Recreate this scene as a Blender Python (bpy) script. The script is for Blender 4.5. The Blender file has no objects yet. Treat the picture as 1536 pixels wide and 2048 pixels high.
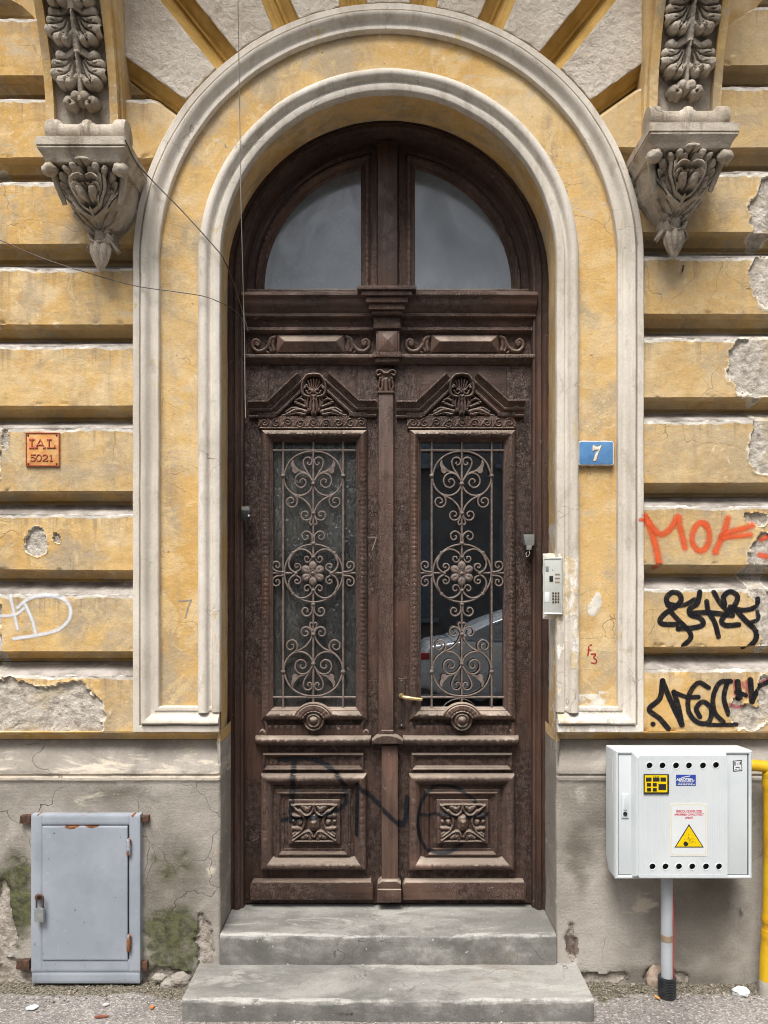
import bpy, bmesh, math, random
import numpy as np
from math import radians, sin, cos, pi, sqrt, atan2
from mathutils import Vector, Matrix
from mathutils.bvhtree import BVHTree

random.seed(7)
RNG = np.random.default_rng(11)
scene = bpy.context.scene
COL = scene.collection

# ------------------------------------------------------------------ camera, sky, sun, exposure
F = 1540.0            # focal length in photo pixels
CX, CY, CZ = -0.0186, -3.30, 1.73
HOR = 1160.0          # photo row of the horizon
cam_d = bpy.data.cameras.new('camera')
cam = bpy.data.objects.new('camera', cam_d)
COL.objects.link(cam)
cam.location = (CX, CY, CZ)
cam.rotation_euler = (radians(90), 0, 0)
cam_d.sensor_fit = 'VERTICAL'
cam_d.sensor_height = 36.0
cam_d.sensor_width = 27.0
cam_d.lens = F / 2048 * 36.0
cam_d.shift_y = (HOR - 1024) / 2048
cam_d.clip_start = 0.05
cam_d.clip_end = 500
scene.camera = cam

SUN_EL, SUN_AZ = radians(60), radians(197)     # azimuth measured clockwise from +Y
world = bpy.data.worlds.new('World')
scene.world = world
world.use_nodes = True
wn = world.node_tree
wn.nodes.clear()
sky = wn.nodes.new('ShaderNodeTexSky')
sky.sky_type = 'NISHITA'
sky.sun_disc = False
sky.sun_elevation = SUN_EL
sky.sun_rotation = SUN_AZ
sky.air_density = 1.0
sky.dust_density = 5.0
sky.ozone_density = 1.0
hs = wn.nodes.new('ShaderNodeHueSaturation')
hs.inputs['Saturation'].default_value = 0.30
bg = wn.nodes.new('ShaderNodeBackground')
bg.inputs['Strength'].default_value = 0.075
wo = wn.nodes.new('ShaderNodeOutputWorld')
wn.links.new(sky.outputs[0], hs.inputs['Color'])
wn.links.new(hs.outputs[0], bg.inputs['Color'])
wn.links.new(bg.outputs[0], wo.inputs['Surface'])

sun_d = bpy.data.lights.new('sun', 'SUN')
sun_d.energy = 1.5
sun_d.angle = radians(24)
sun_d.color = (1.0, 0.965, 0.91)
sun = bpy.data.objects.new('sun', sun_d)
COL.objects.link(sun)
sd = Vector((sin(SUN_AZ) * cos(SUN_EL), cos(SUN_AZ) * cos(SUN_EL), sin(SUN_EL)))
sun.rotation_euler = sd.to_track_quat('Z', 'Y').to_euler()
sun.location = sd * 20

scene.view_settings.view_transform = 'Standard'
scene.view_settings.look = 'None'
scene.view_settings.gamma = 1.0
scene.view_settings.use_curve_mapping = False
scene.view_settings.exposure = 1.36
scene.cycles.max_bounces = 6
scene.cycles.diffuse_bounces = 3
scene.cycles.use_denoising = True
scene.cycles.pixel_filter_type = 'BLACKMAN_HARRIS'
scene.cycles.filter_width = 1.05


# ------------------------------------------------------------------ photo pixel -> place on a real plane
def PX(px, y=0.0):
    return CX + (px - 768.0) * (y - CY) / F

def PZ(py, y=0.0):
    return CZ - (py - HOR) * (y - CY) / F

def P3(px, py, y=0.0):
    return (PX(px, y), y, PZ(py, y))

# ------------------------------------------------------------------ numpy noise
_perm = RNG.permutation(256)
_perm = np.concatenate([_perm, _perm, _perm])
_val = RNG.random(256)

def vnoise(x, y, z=0.0):
    x = np.asarray(x, float); y = np.asarray(y, float)
    z = np.zeros_like(x) + z
    xi = np.floor(x).astype(int); yi = np.floor(y).astype(int); zi = np.floor(z).astype(int)
    xf = x - xi; yf = y - yi; zf = z - zi
    u = xf * xf * (3 - 2 * xf); v = yf * yf * (3 - 2 * yf); w = zf * zf * (3 - 2 * zf)
    def h(a, b, c):
        return _val[_perm[(_perm[(_perm[a & 255] + b) & 255] + c) & 255]]
    def l(a, b, t):
        return a + (b - a) * t
    r = l(l(l(h(xi, yi, zi), h(xi + 1, yi, zi), u), l(h(xi, yi + 1, zi), h(xi + 1, yi + 1, zi), u), v),
          l(l(h(xi, yi, zi + 1), h(xi + 1, yi, zi + 1), u), l(h(xi, yi + 1, zi + 1), h(xi + 1, yi + 1, zi + 1), u), v), w)
    return r

def fbm(x, y, z=0.0, oct=4):
    s = 0; a = 0.5; f = 1.0
    for i in range(oct):
        s = s + a * vnoise(np.asarray(x) * f + 17.3 * i, np.asarray(y) * f + 5.1 * i, np.asarray(z) * f + 3.7 * i)
        a *= 0.5; f *= 2.03
    return s / (1 - 0.5 ** oct)          # 0..1 around .5

def sstep(a, b, x):
    t = np.clip((x - a) / (b - a), 0, 1)
    return t * t * (3 - 2 * t)

# ------------------------------------------------------------------ object helpers
def tag(o, label=None, cat=None, group=None, kind=None):
    if label: o['label'] = label
    if cat: o['category'] = cat
    if group: o['group'] = group
    if kind: o['kind'] = kind
    return o

def empty(name, loc=(0, 0, 0), label=None, cat=None, group=None):
    o = bpy.data.objects.new(name, None)
    o.empty_display_size = 0.1
    COL.objects.link(o)
    o.location = loc
    tag(o, label, cat, group)
    return o

def link(name, me, mat=None, parent=None, smooth=None, attrs=None):
    """me: mesh with WORLD coordinates; parent empties sit at loc so compensate."""
    if smooth is not None:
        me.shade_smooth()
        if smooth < 180:
            me.set_sharp_from_angle(angle=radians(smooth))
    mname = mat if isinstance(mat, str) else ''
    if mname in ('ochre', 'concrete') and 'peel' not in (attrs or {}):
        attrs = dict(attrs or {}); attrs['peel'] = np.full(len(me.vertices), -1.0)
    if attrs:
        for k, v in attrs.items():
            a = me.attributes.new(k, 'FLOAT', 'POINT')
            a.data.foreach_set('value', np.asarray(v, np.float32).ravel())
    if mat is not None:
        if isinstance(mat, str): mat = MAT[mat]
        me.materials.append(mat)
    o = bpy.data.objects.new(name, me)
    COL.objects.link(o)
    if parent is not None:
        o.parent = parent
        o.matrix_parent_inverse = root_inv(parent)
    return o

def root_inv(p):
    m = Matrix.Identity(4)
    chain = []
    while p is not None:
        chain.append(p); p = p.parent
    # world matrix without depsgraph update
    w = Matrix.Identity(4)
    for q in reversed(chain):
        w = w @ (q.matrix_parent_inverse if q.parent else Matrix.Identity(4)) @ q.matrix_basis
    return w.inverted()

def pydata(verts, faces):
    me = bpy.data.meshes.new('m')
    me.from_pydata([tuple(map(float, v)) for v in verts], [], [tuple(map(int, f)) for f in faces])
    me.update()
    return me

def gridfaces(nu, nv, closed_u=False, closed_v=False, flip=False):
    i = np.arange(nu if closed_u else nu - 1)
    j = np.arange(nv if closed_v else nv - 1)
    I, J = np.meshgrid(i, j, indexing='ij')
    a = I * nv + J
    b = ((I + 1) % nu) * nv + J
    c = ((I + 1) % nu) * nv + (J + 1) % nv
    d = I * nv + (J + 1) % nv
    q = np.stack([a, b, c, d], -1).reshape(-1, 4)
    if flip: q = q[:, ::-1]
    return q

def gridmesh(X, Y, Z, flip=False, closed_u=False, closed_v=False, extra=None):
    nu, nv = X.shape
    V = np.stack([X, Y, Z], -1).reshape(-1, 3).astype(np.float32)
    q = gridfaces(nu, nv, closed_u, closed_v, flip)
    me = bpy.data.meshes.new('m')
    me.vertices.add(len(V)); me.vertices.foreach_set('co', V.ravel())
    me.loops.add(q.size); me.loops.foreach_set('vertex_index', q.ravel().astype(np.int32))
    me.polygons.add(len(q))
    me.polygons.foreach_set('loop_start', np.arange(0, q.size, 4, dtype=np.int32))
    me.polygons.foreach_set('loop_total', np.full(len(q), 4, np.int32))
    me.update(calc_edges=True)
    me.validate()
    return me

def bm_mesh(bm):
    me = bpy.data.meshes.new('m')
    bm.normal_update()
    bm.to_mesh(me); bm.free()
    return me

def bm_join(*meshes):
    bm = bmesh.new()
    for m in meshes:
        bm.from_mesh(m); bpy.data.meshes.remove(m)
    return bm_mesh(bm)

def box(x0, x1, y0, y1, z0, z1, bev=0.003, seg=2, rough=0.0, cuts=0):
    bm = bmesh.new()
    bmesh.ops.create_cube(bm, size=1.0)
    for v in bm.verts:
        v.co = Vector(((x0 + x1) / 2 + v.co.x * (x1 - x0), (y0 + y1) / 2 + v.co.y * (y1 - y0), (z0 + z1) / 2 + v.co.z * (z1 - z0)))
    if bev > 0:
        bmesh.ops.bevel(bm, geom=bm.edges[:], offset=min(bev, 0.45 * min(abs(x1 - x0), abs(y1 - y0), abs(z1 - z0))), segments=seg, affect='EDGES', profile=0.6)
    return bm_mesh(bm)

def prism(poly, y0, y1, bev=0.0, seg=2, axis='y'):
    """poly: (x,z) outline; solid between depths y0 (front) and y1 (back)."""
    bm = bmesh.new()
    n = len(poly)
    if axis == 'y':
        f = [bm.verts.new((p[0], y0, p[1])) for p in poly]
        b = [bm.verts.new((p[0], y1, p[1])) for p in poly]
    elif axis == 'x':      # poly = (y,z)
        f = [bm.verts.new((y0, p[0], p[1])) for p in poly]
        b = [bm.verts.new((y1, p[0], p[1])) for p in poly]
    else:                  # poly = (x,y)
        f = [bm.verts.new((p[0], p[1], y0)) for p in poly]
        b = [bm.verts.new((p[0], p[1], y1)) for p in poly]
    ff = bm.faces.new(f); fb = bm.faces.new(b[::-1])
    for i in range(n):
        bm.faces.new((f[i], b[i], b[(i + 1) % n], f[(i + 1) % n]))
    bmesh.ops.recalc_face_normals(bm, faces=bm.faces[:])
    if bev > 0:
        fs = set(ff.edges)
        bmesh.ops.bevel(bm, geom=list(fs), offset=bev, segments=seg, affect='EDGES', profile=0.6)
    return bm_mesh(bm)

def tube(pts, r, n=8, caps=True, closed=False):
    pts = [Vector(p) for p in pts]
    m = len(pts)
    rs = r if hasattr(r, '__len__') else [r] * m
    V = []; Fc = []
    nrm = None
    for i, p in enumerate(pts):
        if closed:
            t = (pts[(i + 1) % m] - pts[i - 1])
        else:
            t = pts[min(i + 1, m - 1)] - pts[max(i - 1, 0)]
        if t.length < 1e-9: t = Vector((0, 0, 1))
        t.normalize()
        if nrm is None:
            nrm = t.orthogonal().normalized()
        else:
            nrm = (nrm - t * nrm.dot(t))
            nrm = nrm.normalized() if nrm.length > 1e-6 else t.orthogonal().normalized()
        bn = t.cross(nrm)
        for k in range(n):
            a = 2 * pi * k / n
            V.append(p + (nrm * cos(a) + bn * sin(a)) * rs[i])
    for i in range(m if closed else m - 1):
        for k in range(n):
            i2 = (i + 1) % m
            Fc.append((i * n + k, i * n + (k + 1) % n, i2 * n + (k + 1) % n, i2 * n + k))
    if caps and not closed:
        Fc.append(tuple(range(n - 1, -1, -1)))
        Fc.append(tuple((m - 1) * n + k for k in range(n)))
    return pydata(V, Fc)

def smoothpts(pts, k=6):
    """Catmull-Rom through pts (any dimension)."""
    P = [np.asarray(p, float) for p in pts]
    if len(P) < 3:
        return [tuple(P[0] + (P[-1] - P[0]) * t) for t in np.linspace(0, 1, k + 1)]
    out = []
    Q = [2 * P[0] - P[1]] + P + [2 * P[-1] - P[-2]]
    for i in range(1, len(Q) - 2):
        for t in np.linspace(0, 1, k, endpoint=False):
            a, b, c, d = Q[i - 1], Q[i], Q[i + 1], Q[i + 2]
            out.append(tuple(0.5 * (2 * b + (c - a) * t + (2 * a - 5 * b + 4 * c - d) * t * t + (3 * b - a - 3 * c + d) * t ** 3)))
    out.append(tuple(P[-1]))
    return out

def lathe(profile, center, axis='y', n=32, a0=0.0, a1=2 * pi):
    """profile: (radius, along); revolve round axis through center."""
    full = abs(a1 - a0 - 2 * pi) < 1e-6
    A = np.linspace(a0, a1, n, endpoint=not full)
    prof = np.asarray(profile, float)
    R = prof[:, 0][:, None] * np.ones_like(A)[None]
    L = prof[:, 1][:, None] * np.ones_like(A)[None]
    c = R * np.cos(A)[None]; s = R * np.sin(A)[None]
    cx, cy, cz = center
    if axis == 'y': X, Y, Z = cx + c, cy + L, cz + s
    elif axis == 'z': X, Y, Z = cx + c, cy + s, cz + L
    else: X, Y, Z = cx + L, cy + c, cz + s
    me = gridmesh(X, Y, Z, closed_v=full)
    bm = bmesh.new(); bm.from_mesh(me); bpy.data.meshes.remove(me)
    bmesh.ops.remove_doubles(bm, verts=bm.verts[:], dist=1e-5)
    bmesh.ops.recalc_face_normals(bm, faces=bm.faces[:])
    return bm_mesh(bm)

def sweep_rect(x0, x1, z0, z1, prof, step=0.006, wob=0.0, relief=None):
    """moulding swept round a rectangle, mitred. prof: list of (inset from outer edge, y). relief(s, t)->dy"""
    prof = np.asarray(prof, float)
    sides = [((x0, z0), (x1, z0)), ((x1, z0), (x1, z1)), ((x1, z1), (x0, z1)), ((x0, z1), (x0, z0))]
    inn = [(0, 1), (-1, 0), (0, -1), (1, 0)]
    parts = []
    for (a, b), nn in zip(sides, inn):
        L = math.hypot(b[0] - a[0], b[1] - a[1])
        d = ((b[0] - a[0]) / L, (b[1] - a[1]) / L)
        n = max(2, int(L / step))
        s = np.linspace(0, 1, n + 1)
        o = prof[:, 0][None]; yy = prof[:, 1][None]
        along = o + (L - 2 * o) * s[:, None]
        X = a[0] + d[0] * along + nn[0] * o
        Z = a[1] + d[1] * along + nn[1] * o
        Y = yy + 0 * along
        if relief is not None:
            Y = Y + relief(along, o + 0 * along)
        if wob:
            Y = Y + (fbm(X * 9, Z * 9, 3.3) - .5) * wob
        parts.append(gridmesh(X, Y, Z, flip=True))
    return bm_join(*parts)

def sweep_line(pA, pB, prof, step=0.02, normal_out=(0, -1), wob=0.0, axis='x'):
    """horizontal moulding from xA to xB: prof list of (y, z)."""
    prof = np.asarray(prof, float)
    n = max(2, int(abs(pB - pA) / step))
    s = np.linspace(pA, pB, n + 1)
    X = s[:, None] + 0 * prof[:, 0][None]
    Y = prof[:, 0][None] + 0 * s[:, None]
    Z = prof[:, 1][None] + 0 * s[:, None]
    if wob:
        Y = Y + (fbm(X * 7, Z * 7, 1.7) - .5) * wob
        Z = Z + (fbm(X * 6, Z * 6, 8.7) - .5) * wob
    return X, Y, Z

def arch_path(r, z0, cz, xin=None, o=0.0, zb=0.0, seg=0.03, na=72):
    """points (x,z) of an arch line at radius r: left foot, up, over, right foot."""
    pts = []
    if xin is not None:
        nx = max(2, int((r - xin) / seg) + 1)
        nx = 14
        for t in np.linspace(0, 1, nx, endpoint=False):
            pts.append((-(xin + (r - xin) * t), zb + o))
        zs = zb + o
    else:
        zs = z0
    for t in np.linspace(0, 1, 70, endpoint=False):
        pts.append((-r, zs + (cz - zs) * t))
    for a in np.linspace(pi, 0, na + 1)[:-1]:
        pts.append((r * cos(a), cz + r * sin(a)))
    for t in np.linspace(0, 1, 71):
        pts.append((r, cz + (zs - cz) * t))
    if xin is not None:
        for t in np.linspace(0, 1, 15)[1:]:
            pts.append((r + (xin - r) * t, zb + o))
    return np.array(pts)

def arch_sweep(prof, z0, cz, xin=None, zb=0.0, wob=0.0, na=72, keep=None):
    """prof: (radius, y) ordered from outside in."""
    R0 = prof[0][0]
    cols = []
    for r, y in prof:
        p = arch_path(r, z0, cz, xin, (R0 - r), zb, na=na)
        cols.append(np.stack([p[:, 0], np.full(len(p), y), p[:, 1]], -1))
    A = np.stack(cols, 1)
    X, Y, Z = A[..., 0], A[..., 1].copy(), A[..., 2]
    if wob:
        Y = Y + (fbm(X * 8, Z * 8, 2.2) - .5) * wob
        X = X + (fbm(X * 9, Z * 9, 6.2) - .5) * wob * .7
        Z = Z + (fbm(X * 9, Z * 9, 9.2) - .5) * wob * .7
    return X, Y, Z

# ---- carved relief as a height field made of strokes
def relief(bounds, res, strokes, base=None, ycut=1e-4, thick=0.0, mask=None, y0=0.0, mirror=None, cuts=(), pw=2.0):
    """strokes: list of dict/tuple (points[(x,z)..], r0, r1, H[, kind]). Height is towards -y from plane y0."""
    x0, x1, z0, z1 = bounds
    nx = int((x1 - x0) / res) + 2; nz = int((z1 - z0) / res) + 2
    xs = np.linspace(x0, x1, nx); zs = np.linspace(z0, z1, nz)
    X, Z = np.meshgrid(xs, zs, indexing='ij')
    H = np.zeros_like(X)
    def stamp(H, st, sign=1):
        pts, r0, r1, hh = st[:4]
        m = len(pts) - 1
        best = np.full_like(X, 0.0)
        for i in range(max(m, 1)):
            a = np.array(pts[i]); b = np.array(pts[min(i + 1, len(pts) - 1)])
            t0 = i / max(m, 1); t1 = (i + 1) / max(m, 1)
            rm = max(r0, r1)
            ix0 = np.searchsorted(xs, min(a[0], b[0]) - rm); ix1 = np.searchsorted(xs, max(a[0], b[0]) + rm)
            iz0 = np.searchsorted(zs, min(a[1], b[1]) - rm); iz1 = np.searchsorted(zs, max(a[1], b[1]) + rm)
            if ix0 >= ix1 or iz0 >= iz1: continue
            xx = X[ix0:ix1, iz0:iz1]; zz = Z[ix0:ix1, iz0:iz1]
            d = b - a; L2 = max(d @ d, 1e-12)
            t = np.clip(((xx - a[0]) * d[0] + (zz - a[1]) * d[1]) / L2, 0, 1)
            dist = np.hypot(xx - a[0] - d[0] * t, zz - a[1] - d[1] * t)
            rr = r0 + (r1 - r0) * (t0 + (t1 - t0) * t)
            q = np.clip(1 - (dist / rr) ** pw, 0, 1)
            sub = best[ix0:ix1, iz0:iz1]
            np.maximum(sub, hh * np.sqrt(q) * (rr / rm) ** .5, out=sub)
        return best
    for st in strokes:
        b = stamp(H, st)
        H = np.maximum(H, b)
        if mirror is not None:
            st2 = ([(2 * mirror - p[0], p[1]) for p in st[0]],) + tuple(st[1:])
            H = np.maximum(H, stamp(H, st2))
    for st in cuts:
        H = H - stamp(H, st)
        if mirror is not None:
            st2 = ([(2 * mirror - p[0], p[1]) for p in st[0]],) + tuple(st[1:])
            H = H - stamp(H, st2)
    B = base(X, Z) if base is not None else 0.0
    T = H + B
    if base is None:
        keep = H > ycut
    else:
        keep = (B > ycut) | (H > ycut)
        T = np.where(keep, T, 0)
    T = T + (fbm(X * 130, Z * 130, 4.2, 3) - .5) * .0035 * (T > .003)
    T = np.maximum(T, 0)
    # grow the kept set by one cell so rims close on the ground plane
    g = keep.copy()
    g[1:] |= keep[:-1]; g[:-1] |= keep[1:]; g[:, 1:] |= keep[:, :-1]; g[:, :-1] |= keep[:, 1:]
    Y = y0 - np.where(keep, T, -0.004)
    me_full = np.stack([X, Y, Z], -1).reshape(-1, 3)
    q = gridfaces(nx, nz)
    gk = g.reshape(-1)
    fk = gk[q].all(1)
    q = q[fk]
    used = np.unique(q)
    remap = np.full(len(me_full), -1); remap[used] = np.arange(len(used))
    return pydata(me_full[used], remap[q])

def spiral(cx, cz, r, turns, a0, cw=1, n=40, shrink=0.18):
    """from the outside (angle a0) curling in."""
    out = []
    for i in range(n + 1):
        t = i / n
        a = a0 + cw * turns * 2 * pi * t
        rr = r * (1 - (1 - shrink) * t)
        out.append((cx + rr * cos(a), cz + rr * sin(a)))
    return out

FONT = None
def text_mesh(s, size, x, z, y, align='CENTER', depth=0.0, sx=1.0, bold=0.0, shear=0.0):
    """letters standing in the XZ plane, facing -Y, baseline at z."""
    cu = bpy.data.curves.new('t', 'FONT')
    cu.body = s; cu.size = size; cu.align_x = align; cu.extrude = depth; cu.offset = bold; cu.shear = shear
    cu.resolution_u = 3
    ob = bpy.data.objects.new('t', cu)
    COL.objects.link(ob)
    dg = bpy.context.evaluated_depsgraph_get()
    me = bpy.data.meshes.new_from_object(ob.evaluated_get(dg))
    bpy.data.objects.remove(ob); bpy.data.curves.remove(cu)
    me.transform(Matrix.Translation((x, y, z)) @ Matrix.Rotation(pi / 2, 4, 'X') @ Matrix.Scale(sx, 4, (1, 0, 0)))
    me.materials.clear()
    return me

def ribbon(pts, w, y, wobble=0.0, n=7, drape=None, off=0.0015, res=0.004):
    """painted stroke: strip along (x,z) points, attribute 'across' is -1..1 ; returns mesh, attrs"""
    P = np.array(pts, float)
    seg = np.hypot(*np.diff(P, axis=0).T)
    L = np.concatenate([[0], np.cumsum(seg)])
    m = max(3, int(L[-1] / res))
    s = np.linspace(0, L[-1], m)
    x = np.interp(s, L, P[:, 0]); z = np.interp(s, L, P[:, 1])
    for _ in range(2):
        x[1:-1] = (x[:-2] + 2 * x[1:-1] + x[2:]) / 4; z[1:-1] = (z[:-2] + 2 * z[1:-1] + z[2:]) / 4
    # widen the ends into round caps
    tx = np.gradient(x); tz = np.gradient(z)
    l = np.hypot(tx, tz) + 1e-9; tx /= l; tz /= l
    ext = w / 2
    k = 5
    e0 = np.linspace(-ext, 0, k, endpoint=False); e1 = np.linspace(ext, 0, k, endpoint=False)[::-1]
    X0 = np.concatenate([x[0] + tx[0] * e0, x, x[-1] + tx[-1] * e1])
    Z0 = np.concatenate([z[0] + tz[0] * e0, z, z[-1] + tz[-1] * e1])
    endd = np.concatenate([-e0 / ext, np.zeros(len(x)), e1 / ext])
    TX = np.concatenate([[tx[0]] * k, tx, [tx[-1]] * k]); TZ = np.concatenate([[tz[0]] * k, tz, [tz[-1]] * k])
    v = np.linspace(-1, 1, n)
    X = X0[:, None] - TZ[:, None] * v[None] * w / 2
    Z = Z0[:, None] + TX[:, None] * v[None] * w / 2
    rad = np.sqrt(v[None] ** 2 + endd[:, None] ** 2)
    Y = np.full_like(X, y)
    if drape is not None:
        for i in range(X.shape[0]):
            for j in range(X.shape[1]):
                hit = drape(X[i, j], Z[i, j])
                if hit is not None: Y[i, j] = hit - off
    me = gridmesh(X, Y, Z)
    return me, {'across': rad}
# ------------------------------------------------------------------ procedural materials
class NT:
    def __init__(s, name):
        s.m = bpy.data.materials.new(name)
        s.m.use_nodes = True
        s.t = s.m.node_tree
        s.t.nodes.clear()
        s.out = s.t.nodes.new('ShaderNodeOutputMaterial')
        g = s.t.nodes.new('ShaderNodeNewGeometry')
        s.pos = g.outputs['Position']; s.nor = g.outputs['Normal']
    def n(s, ty, **kw):
        nd = s.t.nodes.new(ty)
        for k, v in kw.items():
            setattr(nd, k, v)
        return nd
    def put(s, sock, v):
        if isinstance(v, bpy.types.NodeSocket):
            s.t.links.new(v, sock)
        elif v is not None:
            if sock.type == 'RGBA' and len(v) == 3: v = (*v, 1)
            sock.default_value = v
    def vec(s, scale=(1, 1, 1), off=(0, 0, 0), src=None):
        nd = s.n('ShaderNodeMapping')
        s.put(nd.inputs['Vector'], src or s.pos)
        nd.inputs['Scale'].default_value = scale if hasattr(scale, '__len__') else (scale,) * 3
        nd.inputs['Location'].default_value = off
        return nd.outputs[0]
    def noise(s, scale, detail=4, rough=.55, dist=0.0, vec=None, lac=2.0):
        nd = s.n('ShaderNodeTexNoise')
        s.put(nd.inputs['Vector'], vec if vec is not None else s.pos)
        nd.inputs['Scale'].default_value = scale; nd.inputs['Detail'].default_value = detail
        nd.inputs['Roughness'].default_value = rough; nd.inputs['Distortion'].default_value = dist
        nd.inputs['Lacunarity'].default_value = lac
        return nd.outputs['Fac']
    def vor(s, scale, feature='DISTANCE_TO_EDGE', vec=None, rnd=1.0):
        nd = s.n('ShaderNodeTexVoronoi', feature=feature)
        s.put(nd.inputs['Vector'], vec if vec is not None else s.pos)
        nd.inputs['Scale'].default_value = scale
        nd.inputs['Randomness'].default_value = rnd
        return nd.outputs['Distance'] if feature != 'F1C' else nd.outputs['Color']
    def warp(s, vec, amt, scale):
        nz = s.n('ShaderNodeTexNoise')
        s.put(nz.inputs['Vector'], vec); nz.inputs['Scale'].default_value = scale; nz.inputs['Detail'].default_value = 3
        sub = s.n('ShaderNodeVectorMath', operation='SUBTRACT'); s.put(sub.inputs[0], nz.outputs['Color']); sub.inputs[1].default_value = (.5, .5, .5)
        sc = s.n('ShaderNodeVectorMath', operation='SCALE'); s.put(sc.inputs[0], sub.outputs[0]); sc.inputs['Scale'].default_value = amt
        ad = s.n('ShaderNodeVectorMath', operation='ADD'); s.put(ad.inputs[0], vec); s.put(ad.inputs[1], sc.outputs[0])
        return ad.outputs[0]
    def map(s, v, a, b, c=0.0, d=1.0, smooth=True):
        nd = s.n('ShaderNodeMapRange')
        nd.interpolation_type = 'SMOOTHSTEP' if smooth else 'LINEAR'
        s.put(nd.inputs['Value'], v)
        nd.inputs['From Min'].default_value = a; nd.inputs['From Max'].default_value = b
        nd.inputs['To Min'].default_value = c; nd.inputs['To Max'].default_value = d
        return nd.outputs['Result']
    def math(s, op, a, b=None, c=None, clamp=False):
        nd = s.n('ShaderNodeMath', operation=op); nd.use_clamp = clamp
        s.put(nd.inputs[0], a)
        if b is not None: s.put(nd.inputs[1], b)
        if c is not None: s.put(nd.inputs[2], c)
        return nd.outputs[0]
    def mix(s, f, a, b, blend='MIX'):
        nd = s.n('ShaderNodeMix', data_type='RGBA', blend_type=blend)
        s.put(nd.inputs[0], f); s.put(nd.inputs[6], a); s.put(nd.inputs[7], b)
        return nd.outputs[2]
    def attr(s, name):
        nd = s.n('ShaderNodeAttribute', attribute_name=name)
        return nd.outputs['Fac']
    def sep(s, v, i):
        nd = s.n('ShaderNodeSeparateXYZ'); s.put(nd.inputs[0], v)
        return nd.outputs[i]
    def bump(s, h, strength=.5, dist=.01, normal=None):
        nd = s.n('ShaderNodeBump'); nd.inputs['Strength'].default_value = strength; nd.inputs['Distance'].default_value = dist
        s.put(nd.inputs['Height'], h)
        if normal is not None: s.put(nd.inputs['Normal'], normal)
        return nd.outputs[0]
    def principled(s, col, rough=.8, normal=None, metal=0.0, spec=.3, **kw):
        nd = s.n('ShaderNodeBsdfPrincipled')
        s.put(nd.inputs['Base Color'], col); s.put(nd.inputs['Roughness'], rough)
        s.put(nd.inputs['Metallic'], metal); s.put(nd.inputs['Specular IOR Level'], spec)
        if normal is not None: s.put(nd.inputs['Normal'], normal)
        for k, v in kw.items():
            s.put(nd.inputs[k], v)
        return nd
    def done(s, bsdf):
        s.t.links.new(bsdf.outputs[0], s.out.inputs['Surface'])
        return s.m

MAT = {}

def cracks(b, scale, width, seedoff=(0, 0, 0), amt=.12, gate=(.5, .62), gscale=1.7):
    v = b.warp(b.vec(1, seedoff), amt, 5.0)
    e = b.vor(scale, vec=v)
    line = b.map(e, width * .4, width, 1, 0)
    g = b.map(b.noise(gscale, 2, vec=b.vec(1, (seedoff[0] + 4.1, 2.2, 7.7))), gate[0], gate[1])
    return b.math('MULTIPLY', line, g)

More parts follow.
